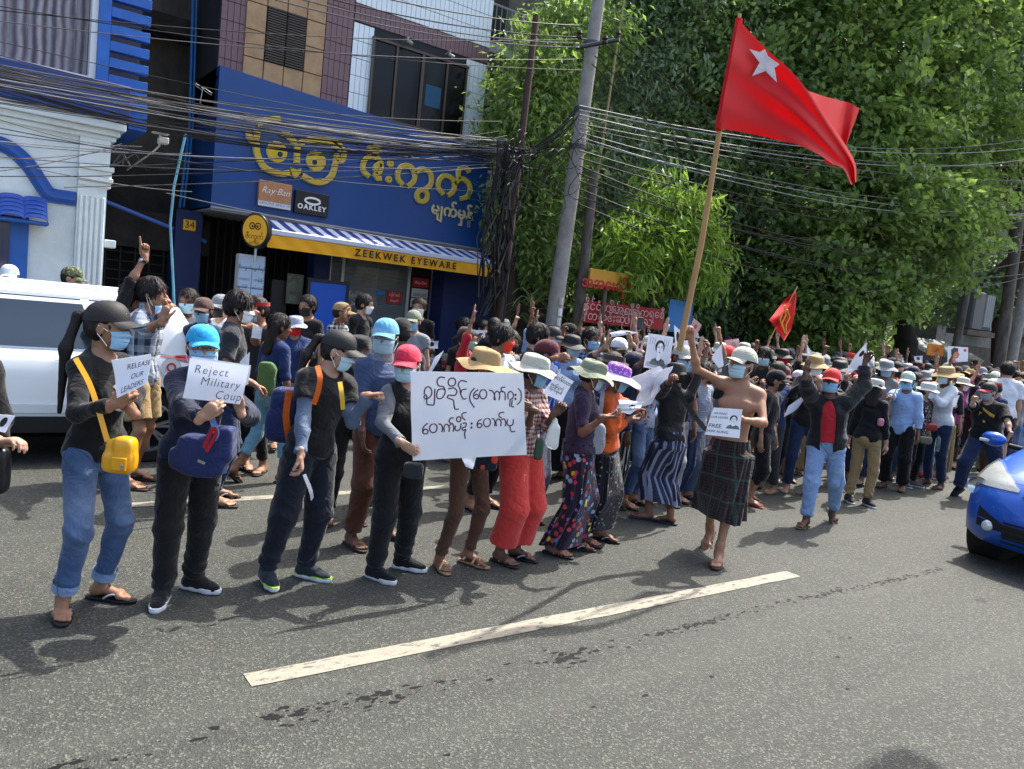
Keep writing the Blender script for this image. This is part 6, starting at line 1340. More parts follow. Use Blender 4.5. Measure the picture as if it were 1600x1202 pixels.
J5 = who('woman in peaked straw hat and brown leggings behind the big poster', -78, (750, 534), {1: (694, 890, -98), -1: (738, 884, -70)}, headto=-48, pitch=10, sex='f', hat=('bucket', c_straw, dict(w=.34, drop=.20, crown=.40, wob=.05, peak=1.0, z0=.14)), mask='black', hair='long', hlen=.25,
  top=dict(m=cloth('top_dim', '#24272e'), sleeve=1.5, hem=.88), pants=dict(m=c_brown, r=(.086, .062, .046), hem=.97, g=.006), shoes=('strappy', (mat('sandal_tan', '#8a6a4d', .7), rub_t)), skin=2, hands={1: (738, 700, 4.14, 'pinch', U(.2, .8, .3), U(0, 0, 1), None), -1: (770, 690, 4.16, 'hold', U(.3, .7, .1), U(0, 0, 1), None)})
J6 = who('woman in pale bucket hat, red checked shirt and wide red trousers', -80, (826, 541), {1: (787, 882, -72), -1: (812, 876, -60)}, headto=-55, pitch=10, sex='f', hat=('bucket', c_bgrey, dict(w=.30, drop=.16, wob=.03)), mask='blue', hair='short',
  top=dict(m=c_checkr, sleeve=1.3, hem=.90, g=.016), pants=dict(m=c_red, r=(.108, .112, .118), hem=.90, g=.022, amp=.004), shoes=ff_b, skin=3,
  hands={1: (832, 640, 4.0, 'hold', U(-.9, .3, .1), U(0, 0, -1), U(.4, -1, .2)), -1: (866, 646, 3.98, 'pinch', U(.5, .8, .1), U(0, 0, 1), U(.3, -1, .3))})
J8 = who('woman in sage green bucket hat, dark purple top and flowered woven skirt reading a sheet', -48, (908, 549), {1: (872, 868, -60), -1: (905, 860, -45)}, headto=-34, pitch=14, sex='f', b=1.08, hat=('bucket', c_bgreen, dict(w=.32, drop=.20, wob=.05, crown=.34)), mask='pale', hair='short',
  top=dict(m=c_purple, sleeve=.85, hem=.92, neck=.07), skirt=dict(m=c_wovp, hem=.07, top=1.0), shoes=ff_b, skin=2, hands={1: (945, 652, 3.98, 'hold', U(1, .15, .1), U(0, .9, -.2), U(-.2, -1, .2)), -1: (975, 640, 4.35, 'hold', None, U(0, 1, 0), None)})
J9 = who('woman in lilac dotted sun hat with long neck flap, orange top and batik skirt', -55, (945, 556), {1: (918, 852, -60), -1: (945, 846, -60)}, headto=-48, pitch=14, sex='f', hat=('bucket', c_lilac, dict(w=.42, drop=.20, wob=.03, brim_m=c_mauvew, z0=.16)), mask='blue', hair='long', hair_m=c_lilac, hlen=.30,
  top=dict(m=c_orange, sleeve=1.8, hem=.92), skirt=dict(m=c_batik, hem=.12, top=1.0), shoes=ff_b, skin=2, hands={1: (985, 655, 4.30, 'hold', U(1, .1, 0), U(0, 1, 0), U(0, -1, 0)), -1: (1000, 640, 4.6, 'hold', None, None, None)})
J37 = who('bare chested man in stone coloured cap and dark plaid longyi holding up the red flag', -145, (1172, 536), {1: (1105, 856, -150, .045, 35), -1: (1120, 884, -150)}, headto=-183, pitch=-4, topless=True, arm=1.03, hat=('cap', c_capg), mask='pale', hair='short',
  skirt=dict(m=c_lplaid, hem=.34, top=.985, nf=6, amp=.014, g=.035), shoes=ff_br, skin=0, shrug={1: .05}, hands={1: (1080, 530, 4.02, 'grip', U(-.35, 1, .1), U(-.4, .1, 1), U(-.6, -.5, .3)), -1: (1152, 655, 3.64, 'hold', U(-1, -.2, .1), U(.1, .1, -1), U(1, -.6, .1))})
J43 = who('man in red cap, open black jacket and faded jeans walking with both arms raised', -146, (1298, 569), {1: (1258, 826, -165), -1: (1300, 818, -130, .05, 40)}, headto=-158, pitch=0, hat=('cap', c_redcap), mask='blue', hair='short', b=1.08,
  top=dict(m=cloth('tee_red', '#a6222c'), sleeve=0, hem=.95, g=.016), vest=dict(m=c_blk2, sleeve=1.85, hem=.84, g=.034, ga=.012, name='jacket', open=.075), pants=dict(m=c_deniml, r=(.100, .080, .062), hem=.97, g=.012), shoes=ff_o, skin=3,
  hands={1: (1250, 556, 4.1, 'three', U(.1, 1, 0), U(0, 0, 1), U(-.5, -.3, .2)), -1: (1352, 566, 4.05, 'hold', U(.1, 1, .1), U(-.2, 0, 1), U(.8, -.7, .1))})
# --- behind the front row
J_sh = who('man with clear face shield and pale blue cap in slate shirt and rust brown trousers', -90, (605, 489), {1: (552, 856, -80), -1: (600, 842, -60)}, headto=-128, pitch=4, hat=('cap', c_skyc), mask='pale', hair='short', skin=3, b=1.05,
  top=dict(m=c_slate, sleeve=1.1, hem=.86, collar=True, g=.024), pants=dict(m=c_brown2, r=(.098, .085, .070), hem=.97, g=.014), shoes=ff_br, hands={1: (566, 692, 4.85, 'relax', U(.2, -1, 0), None, None)})
J_pl = who('youth in grey plaid shirt and khaki shorts with mask below his chin, one fist raised', -40, (236, 434), {1: (203, 764, -40), -1: (216, 750, -40)}, headto=-25, pitch=0, mask='blue', masklow=.32, hair='mop', skin=0, top=dict(m=c_plaidb, sleeve=1.3, hem=.84, g=.022, collar=True), pants=dict(m=c_khaki, hem=.40, r=(.10, .10, .09), g=.022), shoes=ff_br, q='hi',   hands={1: (255, 500, 6.4, 'hold', U(.2, 1, 0), U(.3, 0, -.9), U(-.3, -1, .2)), -1: (264, 478, 6.3, 'fist', U(.2, 1, 0), U(-.3, 0, .9), U(.3, -1, .2))})
J_pt = who('dark haired person in black raising one pointing finger, a watch on the wrist', -40, (202, 440), Y=7.15, headto=-30, mask=None, hair='mop', skin=0, top=dict(m=c_black, sleeve=1.05, hem=.86), pants=dict(m=c_black), shoes=ff_b, shrug={1: .08}, hands={1: (228, 398, 7.05, 'point', U(-.1, 1, 0), U(.5, .1, .8), U(-.9, .3, .1))})
J_bt = who('stocky man in navy tee, pale bucket hat and red mask with clenched fist', -112, (466, 487), {1: (428, 706, -110), -1: (455, 690, -110)}, headto=-114, hat=('bucket', cloth('hat_blue_grey', '#8d93a6', .85), dict(w=.22, drop=.14)), mask='red', skin=0, b=1.15, q='mid', top=dict(m=c_navyt, sleeve=.75, hem=.86, g=.024), pants=dict(m=cloth('shorts_grey', '#7c776c'), hem=.46, r=(.11, .10, .095), g=.024), shoes=ff_b,
  hands={1: (440, 590, 7.5, 'fist', U(.8, -.3, .2), None, U(-1, -.6, 0)), -1: (475, 600, 7.8, 'relax', None, None, None)})
def mid(label, face, uv, Y, q='mid', **k): return who(label, face, uv, Y=Y, q=q, **k)
mid('person in dark maroon cap and blue and white jacket behind the red trousers', -68, (850, 523), 5.05, headto=-45, hat=('cap', c_maroon), mask='blue', top=dict(m=c_bluewh, sleeve=1.9, hem=.88), skirt=dict(m=c_denimd, hem=.10), shoes=ff_b, skin=2, hands={1: (868, 560, 4.75, 'hold', U(.9, .3, 0), None, U(0, -1, 0))})
mid('man in black bucket hat and black jacket with striped longyi, seen from behind', 60, (1062, 561), 4.77, headto=75, hat=('bucket', c_capblk, dict(w=.05, drop=.10, crown=.40)), mask=None, top=dict(m=c_blk2, sleeve=1.5, hem=.90), skirt=dict(m=c_stripe, hem=.20), shoes=ff_n, skin=2, hair='short', feetl={1: (.08, 0, -60, 0, 0), -1: (-.10, .1, -80, 0, 0)}, hands={1: (1105, 545, 4.7, 'hold', U(.2, 1, 0), None, U(.6, -1, 0)), -1: (1050, 590, 4.5, 'hold', None, None, None)}, q='hi')
mid('woman in grey floral blouse and slim blue jeans hidden behind handfuls of paper', -70, (1018, 545), 5.28, headto=-80, sex='f', hat=None, hair='long', mask='blue', top=dict(m=c_floral, sleeve=.6, hem=.88), pants=dict(m=c_denim, r=(.090, .066, .050), hem=.93), shoes=ff_b, skin=0, hands={1: (1000, 615, 4.9, 'hold', U(0, .9, 0), None, None), -1: (1040, 600, 4.95, 'hold', U(0, 1, 0), None, None)}, q='hi')
mid('person in grey checked shirt behind the black jacketed man', -80, (1100, 566), 5.3, headto=-60, hair='short', mask='black', top=dict(m=c_gchk, sleeve=1.2, hem=.80), skirt=dict(m=c_denimd, hem=.12), shoes=ff_b, skin=1, hands={1: (1098, 512, 5.1, 'three', U(0, 1, 0), None, None)})
mid('person in black with bare calves and red flip flops beside the flag bearer', -75, (1210, 572), 4.95, headto=-60, hair='short', mask='black', hat=('cap', c_black), top=dict(m=c_black, sleeve=1.0, hem=.82), pants=dict(m=c_black, hem=.66, r=(.10, .09, .08), g=.02), shoes=ff_r, skin=0, feetl={1: (.07, 0, 0, 0, 0), -1: (-.16, -.12, 0, 0, 0)})
mid('man in maroon cap and blue mask looking at his phone right of the flag bearer', -110, (1222, 566), 5.8, headto=-112, pitch=14, hat=('cap', cloth('cap_wine', '#6b3a38', .8)), mask='blue', top=dict(m=c_black, sleeve=.7, hem=.86), pants=dict(m=cloth('track_black', '#141418', pattern=stripes('#b9b9b9', .30, .05)), hem=.97), shoes=sn_g, skin=1, hands={1: (1222, 612, 5.5, 'hold', U(.2, 1, 0), None, None), -1: (1232, 614, 5.5, 'hold', U(-.2, 1, 0), None, None)})
mid('woman in white cap and black mask with bare neck, beside the man in maroon cap', -105, (1247, 574), 5.7, headto=-100, sex='f', hat=('cap', c_white), mask='black', top=dict(m=c_black, sleeve=.3, hem=.86, neck=.09), pants=dict(m=c_black, hem=.97), shoes=ff_b, skin=1)
mid('person in pale grey bucket hat, black shirt and khaki trousers with long hair', 20, (1370, 586), 4.69, headto=10, sex='f', hat=('bucket', c_bgrey, dict(w=.10, drop=.10)), mask='red', hair='long', hlen=.45, top=dict(m=c_black, sleeve=1.8, hem=.86), pants=dict(m=c_khaki, r=(.095, .076, .060), hem=.96), shoes=('sneaker', (c_black, rub_w)), skin=1, feetl={1: (.10, 0, 140, 0, 0), -1: (-.10, 0, 150, 0, 0)})
mid('person in light blue shirt and pale brimmed cap with a black strap, facing left', -165, (1422, 576), 5.02, headto=-165, hat=('cap', cloth('cap_mint', '#a9b8ac', .8), None, dict(blen=.5)), mask='blue', top=dict(m=c_lblue, sleeve=1.7, hem=.82, g=.024, collar=True), pants=dict(m=c_black, hem=.97, r=(.10, .09, .085), g=.02), shoes=ff_b, skin=2, hands={1: (1386, 622, 4.7, 'hold', None, None, None)}, q='hi')
mid('woman in patterned black top and grey shoes next to the light blue shirt', -95, (1448, 592), 5.05, headto=-80, sex='f', hat=('bucket', cloth('hat_offwhite', '#b9b8ac', .85), dict(w=.2, drop=.12)), mask='white', top=dict(m=cloth('print_bw', '#1c1c1e', pattern=blobs(['#b3a9a4', '#1c1c1e', '#7a3a3a'], 40, .4)), sleeve=1.0, hem=.86), pants=dict(m=c_black, hem=.97), shoes=sn_g, skin=1)
mid('person in peach visor hat and white blouse holding sheets, with pale jeans', -90, (1472, 585), 5.35, headto=-75, sex='f', hat=('bucket', cloth('hat_peach', '#c9a27a', .85), dict(w=.30, drop=.14)), mask='white', top=dict(m=c_white, sleeve=1.2, hem=.88), pants=dict(m=c_deniml, hem=.93, r=(.09, .07, .055)), shoes=sn_r, skin=1, hands={1: (1480, 628, 5.0, 'hold', U(.8, .3, 0), None, None), -1: (1490, 632, 5.0, 'hold', None, None, None)})
mid('woman in off white sun hat and magenta top behind the peach hat', -95, (1502, 584), 5.7, headto=-80, sex='f', hat=('bucket', cloth('hat_cream', '#c4bda8', .85), dict(w=.30, drop=.10)), mask='white', top=dict(m=cloth('top_magenta', '#8f2a6e'), sleeve=1.0, hem=.86), pants=dict(m=c_black, hem=.97), shoes=sn_k, skin=1, hands={-1: (1532, 572, 5.5, 'three', U(0, 1, 0), None, None)})
J47 = who('heavy man in black tee with gold splash print striding beside the blue car', -165, (1545, 592), {1: (1495, 776, -190, .05, 30), -1: (1560, 783, -150)}, headto=-192, hat=('cap', c_capblk, cloth('bill_red', '#a5303a', .7)), mask='grey', hair='short', b=1.22, q='hi', skin=1,
  top=dict(m=cloth('tee_black_gold', '#141416', bump=.0), sleeve=.8, hem=.84, g=.026), pants=dict(m=c_denimd, r=(.112, .092, .078), hem=.98, g=.016), shoes=('sneaker', (c_black, rub_b)), hands={1: (1512, 618, 3.9, 'fist', U(0, 1, 0), U(1, 0, 0), U(-.2, -1, .4)), -1: (1580, 686, 3.95, 'relax', U(-.3, -1, 0), None, U(1, 0, 0))})
mid('man in plain white tee and black shorts with his back turned behind the blue car', 40, (1578, 566), 5.3, headto=30, hair='short', mask=None, b=1.12, top=dict(m=c_white, sleeve=.75, hem=.84, g=.024), pants=dict(m=c_black, hem=.45, r=(.11, .10, .09), g=.02), shoes=sn_k, skin=1)
# --- group near the shop and on the far pavement
PV = .13
mid('man in white cap standing behind the roof of the white suv', -100, (16, 419), 9.9, z0=PV, hat=('cap', c_white), mask=None, top=dict(m=c_navy, sleeve=.7), pants=dict(m=c_black), skin=2, H=1.62)
mid('man in camouflage cap looking down behind the white suv', -60, (104, 422), 9.9, z0=PV, headto=-30, pitch=15, hat=('cap', c_camo), mask=None, top=dict(m=c_olive, sleeve=.7), pants=dict(m=c_black), skin=1, H=1.68)
mid('woman in glasses and pale top half hidden by the raised fists', -120, (298, 452), 8.3, sex='f', hair='long', mask='pale', top=dict(m=c_grey, sleeve=1), pants=dict(m=c_black), shoes=ff_b, skin=2)
mid('man in brown cap and bright blue mask in navy polo', -126, (322, 459), 7.9, hat=('cap', cloth('cap_brown', '#4a3832', .8)), mask='blue', top=dict(m=cloth('polo_navy', '#23304a'), sleeve=.7, collar=True), pants=dict(m=c_black), shoes=ff_b, skin=2)
mid('man in grey cap with white pack behind the tall haired youth', -150, (352, 455), 8.6, hat=('cap', c_grey), mask='black', top=dict(m=c_white, sleeve=.7), pants=dict(m=c_denimd), shoes=sn_k, skin=1)
mid('shaggy haired youth in faded black tee turned away to the right', -20, (366, 454), 6.3, headto=-25, hair='mop', mask='white', top=dict(m=c_char, sleeve=.7, hem=.84, g=.02), pants=dict(m=c_denimd), shoes=ff_b, skin=0, q='hi', hands={1: (396, 600, 6.1, 'hold', None, None, None)})
mid('man in pale cap and checked shirt drinking from a red topped cup', -100, (384, 456), 7.4, hat=('cap', c_capg), mask=None, top=dict(m=c_bwchk, sleeve=1.2, hem=.84), pants=dict(m=c_black), shoes=ff_b, skin=0, hands={1: (385, 500, 7.1, 'hold', None, None, None)})
mid('youth with red headband and grey tee holding a white sheet', -140, (410, 455), 7.3, headto=-165, hair='mop', hat=('band', c_bandred), mask='blue', top=dict(m=c_char, sleeve=.7), pants=dict(m=c_black), shoes=ff_b, skin=0, hands={1: (395, 510, 7.0, 'hold', U(-.8, .2, 0), None, None)})
mid('woman with loose black hair and green shoulder bag seen from behind', 20, (432, 490), 6.9, sex='f', hair='long', hlen=.5, mask=None, top=dict(m=c_navyt, sleeve=1, hem=.88), pants=dict(m=cloth('leggings_blue', '#5f8a9c'), hem=.8), shoes=ff_br, skin=2, headto=0, feetl={1: (.1, .16, 0, 0, 0), -1: (-.1, -.2, 0, .05, 40)})
mid('woman with slicked back hair, black mask and black tee before the blue board', -140, (486, 462), 9.0, sex='f', headto=-150, hair='pony', hlen=.2, mask='black', top=dict(m=c_black, sleeve=.7), pants=dict(m=c_black), shoes=sn_k, skin=0)
mid('man in khaki cap and black and white checked shirt raising a cup to his mouth', -50, (530, 467), 9.3, headto=-30, hat=('cap', c_khaki), mask=None, top=dict(m=c_bwchk, sleeve=1.1), pants=dict(m=c_black), shoes=ff_b, skin=0, hands={-1: (538, 492, 9.0, 'hold', U(0, 1, 0), None, None)})
mid('man in black tee and white mask by the shop door', -60, (566, 460), 9.8, z0=PV*0, headto=-40, hair='short', mask='white', top=dict(m=c_black, sleeve=.7), pants=dict(m=c_black), shoes=sn_k, skin=4)
mid('tall man with brown hair and white mask in the doorway', -120, (657, 466), 9.9, z0=PV*0, headto=-130, hair='short', hair_m=mat('hair_brown', '#3a2418', .5), mask='white', top=dict(m=c_black, sleeve=.7), pants=dict(m=c_black), shoes=sn_k, skin=4)
mid('man in sage cap and blue mask in grey vest, in front of the doorway', -130, (650, 480), 8.4, headto=-140, hat=('cap', c_bgreen), mask='blue', top=dict(m=c_grey, sleeve=.4), pants=dict(m=c_black), shoes=ff_b, skin=1)
mid('broad backed man in charcoal tee seen from behind beside the pink cap', 40, (628, 490), 5.9, hair='short', mask=None, top=dict(m=c_char, sleeve=.75, hem=.84, g=.026), pants=dict(m=c_denimd), shoes=sn_k, skin=3, b=1.2, headto=60, hat=('cap', c_black))
mid('person in patterned beanie and glasses peeping over the black cap', -100, (563, 503), 5.5, hat=('bucket', cloth('beanie_black', '#222222', .9), dict(w=.02, drop=.03)), mask='black', top=dict(m=c_black, sleeve=1), pants=dict(m=c_black), shoes=ff_b, skin=2, H=1.52)
mid('woman in black tee and blue jeans standing by the navy shop pier', -60, (722, 496), 9.2, sex='f', headto=-50, hair='bun', mask='blue', top=dict(m=c_black, sleeve=.7), pants=dict(m=c_denim), shoes=ff_b, skin=1, hands={1: (738, 540, 8.95, 'hold', U(1, 0, 0), None, None)})
mid('person holding a printed white sheet left of the cable tangle', -70, (752, 500), 9.3, sex='f', hair='short', mask='white', top=dict(m=c_black, sleeve=.7), pants=dict(m=c_black), shoes=ff_b, skin=1, hands={1: (748, 545, 9.05, 'hold', U(0, 1, 0), None, None), -1: (765, 545, 9.05, 'hold', U(0, 1, 0), None, None)})
mid('man in orange mask and white shirt with rumpled black hair behind the straw hat', -75, (780, 506), 5.6, headto=-50, hair='mop', mask='orange', top=dict(m=c_white, sleeve=.7), pants=dict(m=c_black), shoes=ff_b, skin=0)
mid('black haired person in dark shirt behind the maroon cap', -60, (836, 505), 6.0, headto=-30, hair='mop', mask='white', top=dict(m=c_black, sleeve=1), pants=dict(m=c_black), shoes=ff_b, skin=1)
mid('man in black cap and red tee with phone at his ear, beside the pole', -80, (886, 500), 8.0, headto=-60, hat=('cap', c_black), mask=None, top=dict(m=cloth('tee_red', '#a6222c'), sleeve=.7), pants=dict(m=c_black), shoes=ff_b, skin=2, hands={1: (880, 525, 7.8, 'hold', U(0, 1, 0), None, None)})
mid('man with hair in a bun and blue checked shirt raising an open hand', -110, (922, 512), 6.6, headto=-90, hair='bun', mask='blue', top=dict(m=cloth('check_blue', '#9aa7bd', pattern=plaid('#1c2a55', .05)), sleeve=.8, hem=.84), pants=dict(m=c_black), shoes=ff_b, skin=2, hands={-1: (942, 535, 6.2, 'flat', U(0, 1, 0), U(-1, 0, 0), U(.8, -.6, 0))}, q='hi')
mid('man with a folded paper over his black cap and black mask, hands to his head', -112, (968, 522), 6.0, headto=-120, hair='short', hat=('cap', c_white, c_black), mask='black', top=dict(m=c_char, sleeve=1.2), pants=dict(m=c_black), shoes=ff_b, skin=1, hands={1: (948, 540, 5.8, 'flat', U(0, 1, 0), None, U(-1, -.3, 0)), -1: (985, 535, 5.8, 'hold', U(-.3, 1, 0), None, U(1, -.4, 0))})
mid('person in a brown cloth hat close behind the lilac sun hat', -70, (955, 543), 5.2, headto=-50, hat=('bucket', cloth('hat_brown', '#3d352e', .9), dict(w=.16, drop=.08, crown=.22)), mask='black', top=dict(m=cloth('top_print_dark', '#1d2233', pattern=blobs(['#8a8f9c', '#1d2233'], 30, .25)), sleeve=1.2), pants=dict(m=c_black), shoes=ff_b, skin=2, H=1.56)
mid('person in navy denim jacket holding up the ink portrait', -40, (985, 556), 5.35, headto=-30, hat=('cap', c_navy), mask='black', top=dict(m=cloth('jacket_denim', '#202c48'), sleeve=1.9, hem=.84), skirt=dict(m=c_strwh, hem=.10), shoes=sn_k, skin=3, H=1.55, hands={-1: (1008, 556, 4.95, 'hold', U(.6, .7, 0), U(0, 0, 1), U(0, -1, 0))})
for i, (u, v, Y, sd) in enumerate(((676, 527, 9.4, 'small seated person in white mask by the shop pier holding a printed card'), (698, 524, 9.35, 'small person in pale cap and red mask crouching by the shop pier'))):
    mid(sd, -100, (u, v), Y, H=1.12, hat=('cap', c_bgreen) if i else None, mask='red' if i else 'pale', top=dict(m=c_char, sleeve=1), pants=dict(m=c_black), shoes=ff_b, skin=1)
who('person in black at the left edge, only an arm and a sheet showing', -80, (-66, 500), Y=4.35, H=1.58, q='mid', sex='f', hair='long', mask='white', top=dict(m=c_black, sleeve=1.9, hem=.82), pants=dict(m=c_black), shoes=ff_b, skin=1, hands={-1: (-4, 690, 4.1, 'hold', U(1, .2, 0), None, None)})
# ------------------------------------------------------------------ flags, posters, sheets, bags
def sheet(name, label, quad, m, Y, cat='paper', bow=.01, n=(9, 9), fold=0.0, thick=.0012, group=None):
    """paper or card: quad = top left, top right, bottom right, bottom left as seen, Y = depth of those corners"""
    Ys = Y if isinstance(Y, (list, tuple)) else [Y]*4; Q = [at(q[0], q[1], y) for q, y in zip(quad, Ys)]; c = sum(Q)/4; r = empty(name, c); tag(r, label, cat, group)
    N = np.cross(Q[1]-Q[0], Q[3]-Q[0]); N /= np.linalg.norm(N)
    if N @ (O-c) < 0: N = -N
    sd = (c[0]*7+c[2]*13)
    def S(s_, t_, off=0.0):
        s_ = np.asarray(s_, float); t_ = np.asarray(t_, float); p = (Q[0]*(1-s_)[..., None]+Q[1]*s_[..., None])*(1-t_)[..., None]+(Q[3]*(1-s_)[..., None]+Q[2]*s_[..., None])*t_[..., None]
        b_ = bow*np.sin(s_*math.pi)*np.cos(t_*2.0+sd)+bow*.5*np.sin(t_*math.pi*1.5+sd)+fold*np.sin(s_*9+t_*5+sd)*np.sin(t_*7-s_*4)
        return p-c+N*(b_+off)[..., None]
    s_, t_ = np.meshgrid(np.linspace(0, 1, n[0]), np.linspace(0, 1, n[1])); q = MB(); q.grid(S(s_, t_), thick); q.build('sheet', m, r, True); r['S'] = 0
    del r['S']; return r, S
def ink(r, S, name, polys, m, off=.0016):
    """printed shapes: outlines in sheet coordinates (0..1 right, 0..1 down)"""
    q = MB()
    for p in polys:
        P = np.array(p, float); W_ = S(P[:, 0], P[:, 1], off); q.add(W_, [tuple(range(len(W_)))])
    return q.build(name, m, r)
def ink_text(r, S, body, x, y, h, m, asp=1.4, name='lettering', off=.0016, **kw):
    """word centred at x, y; h = letter height in sheet heights; asp = sheet width / height"""
    V, F = text_mesh(body, 1.0, **kw); X = x+V[:, 0]*h/asp; Y_ = y-V[:, 1]*h
    o = link(name, mkmesh(name, S(X, Y_, off), F, False), m, r); return o
def circ(cx, cy, rx, ry, n=16, a0=0, a1=360): return [(cx+rx*math.cos(R(a)), cy+ry*math.sin(R(a))) for a in np.linspace(a0, a1, n, endpoint=abs(a1-a0) < 360)]
def strip_poly(pts, w, asp=1.0):
    P = np.array(pts, float); T = np.gradient(P, axis=0); T /= np.linalg.norm(T, axis=1, keepdims=True)+1e-9; Nn = np.stack([-T[:, 1], T[:, 0]*asp], 1)*w/2; out = []
    for i in range(len(P)-1): out.append([P[i]+Nn[i], P[i+1]+Nn[i+1], P[i+1]-Nn[i+1], P[i]-Nn[i]])
    return out
paper = mat('paper_white', '#e0e4ec', .75, transl=.35, var=.03, vscale=8); paper_p = mat('paper_pink', '#c9aaa8', .75, transl=.3); paper_card = mat('poster_card', '#e2e6ec', .45, transl=.5, bump=.35, bscale=6, var=.03, vscale=3, spec=.5)
ink_b = mat('ink_black', '#121316', .7); ink_p = mat('ink_purple', '#43203f', .6); ink_g = mat('ink_grey', '#5b5e66', .7); ink_s = mat('ink_silver', '#9a9da6', .7)
# the big handwritten poster
r, S = sheet('protest_poster', 'large white poster with two rows of purple handwritten Burmese held at the front', [(640, 580), (817, 583), (823, 711), (645, 720)], paper_card, [3.96, 3.97, 3.95, 3.94], 'poster', bow=.012, n=(25, 21), fold=.006)
A_ = 1.38
def brush(pts, w=.013): return strip_poly(np.array(pts), w)
def pz(pts):    # zoomed photograph of the poster -> sheet coordinates
    out = []
    for x, y in pts:
        u, v = 600+x*260/1600, 560+y*260/1600; t = (v-581)/(134.0); s_ = (u-(640+5*t))/(177+1*t); out.append((s_, t))
    return out
def cr(pts, k=5):
    P = np.array(pts, float); E = np.vstack([2*P[0]-P[1], P, 2*P[-1]-P[-2]]); Q = []
    for i in range(1, len(E)-2):
        for t in np.arange(k)/k:
            a, b_, c, d = E[i-1], E[i], E[i+1], E[i+2]; Q.append(.5*((2*b_)+(-a+c)*t+(2*a-5*b_+4*c-d)*t*t+(-a+3*b_-3*c+d)*t**3))
    return np.array(Q+[P[-1]])
L1 = [[(375, 340), (380, 290), (410, 270), (440, 300), (440, 350), (400, 385), (375, 370), (385, 345), (400, 360), (405, 430), (440, 440), (470, 430), (470, 290)],
 [(555, 185), (510, 180), (485, 215), (500, 260), (545, 270), (565, 320), (540, 375), (500, 380), (490, 345), (500, 300), (540, 290), (560, 300)],
 circ(620, 225, 35, 38, 14)+[(655, 225)], [(590, 290), (640, 280), (672, 310), (655, 350), (600, 350), (590, 375), (640, 395), (650, 440), (660, 480), (695, 482)],
 [(765, 222), (710, 210), (680, 245), (700, 290), (710, 340), (735, 385), (765, 380)], [(765, 290), (720, 300), (710, 340)],
 [(845, 280), (805, 330), (800, 400), (845, 470)], [(880, 295), (840, 330), (840, 375), (870, 385), (885, 360), (865, 340), (845, 355)],
 circ(930, 340, 35, 45, 14, -90, 260), [(985, 300), (1020, 310), (1040, 350), (1035, 395)], [(1050, 400), (1040, 340), (1065, 310), (1090, 340), (1085, 400)], [(1085, 330), (1110, 310), (1140, 330), (1145, 400)], [(1145, 270), (1110, 275), (1105, 300), (1120, 320)],
 [(1175, 390), (1170, 340), (1195, 310), (1225, 340), (1220, 380), (1195, 395), (1195, 465)], [(1215, 395), (1215, 460), (1240, 465)], circ(1248, 345, 5, 6, 8)+[(1253, 345)], circ(1248, 385, 5, 6, 8)+[(1253, 385)], [(1275, 280), (1305, 320), (1305, 400), (1270, 445)]]
L2 = [[(410, 610), (370, 650), (370, 700), (405, 710), (415, 680), (385, 665), (370, 685)], circ(465, 660, 35, 42, 14, -90, 260), [(510, 620), (540, 630), (552, 670), (545, 700)], [(570, 700), (565, 650), (590, 625), (615, 660), (612, 700)], [(615, 640), (640, 620), (655, 660), (650, 700)], [(650, 565), (620, 570), (610, 600), (635, 625)],
 [(670, 640), (670, 680), (700, 690), (720, 660), (720, 620)], circ(697, 580, 20, 25, 12)+[(717, 580)], [(735, 620), (770, 620), (765, 655), (735, 665), (745, 690), (770, 680), (760, 720), (765, 770)], [(770, 515), (730, 525), (730, 560), (760, 590)], circ(825, 625, 5, 6, 8)+[(830, 625)], circ(825, 665, 5, 6, 8)+[(830, 665)],
 [(925, 585), (885, 610), (885, 660), (915, 665), (930, 640), (900, 625), (885, 645)], circ(980, 620, 35, 42, 14, -90, 260), [(1025, 580), (1050, 590), (1060, 630), (1055, 660)], [(1075, 660), (1070, 610), (1095, 585), (1120, 620), (1115, 660)], [(1120, 600), (1145, 585), (1165, 620), (1160, 660)], [(1145, 520), (1105, 525), (1095, 555), (1125, 580)],
 [(1180, 590), (1180, 640), (1205, 655), (1235, 640), (1238, 590)], [(1205, 655), (1215, 710), (1255, 710)]]
for L_, nm in ((L1, 'handwriting'), (L2, 'handwriting')):
    for st in L_: ink(r, S, nm, [p for p in strip_poly(cr(pz(st), 4), .0115, 1.3)], ink_p, .0022)
r2, S2 = sheet('loose_corner', 'folded lower flap hanging under the big poster', [(722, 716), (745, 714), (738, 733), (727, 729)], paper, 3.97, 'paper', n=(4, 4))
# front row sheets
r, S = sheet('protest_sheet', 'white sheet reading Reject Military Coup in neat handwriting', [(297, 560), (390, 573), (375, 632), (286, 622)], paper, [3.93, 3.97, 3.95, 3.91], 'paper', bow=.008)
for t_, x, y, h in (('Reject', .37, .25, .30), ('Military', .56, .53, .30), ('Coup', .75, .83, .30)): ink_text(r, S, t_, x, y, h, mat('ink_indigo', '#26264a', .6), 1.55, thin=-.012, space=1.15, shear=.12)
sheet('protest_sheet', 'second blank sheet tucked behind the Reject Military sheet', [(299, 557), (392, 571), (388, 600), (300, 590)], paper, 3.98, 'paper', bow=.006, n=(5, 5))
r, S = sheet('protest_sheet', 'curled white sheet reading RELEASE OUR LEADERS in the ponytailed woman\'s hand', [(174, 563), (236, 553), (230, 600), (184, 622)], paper, [3.97, 3.90, 3.88, 3.95], 'paper', bow=.022)
for t_, x, y in (('RELEASE', .66, .28), ('OUR', .62, .58), ('LEADERS', .50, .86)): ink_text(r, S, t_, x, y, .21, ink_b, 1.15, shear=.2, thin=.002)
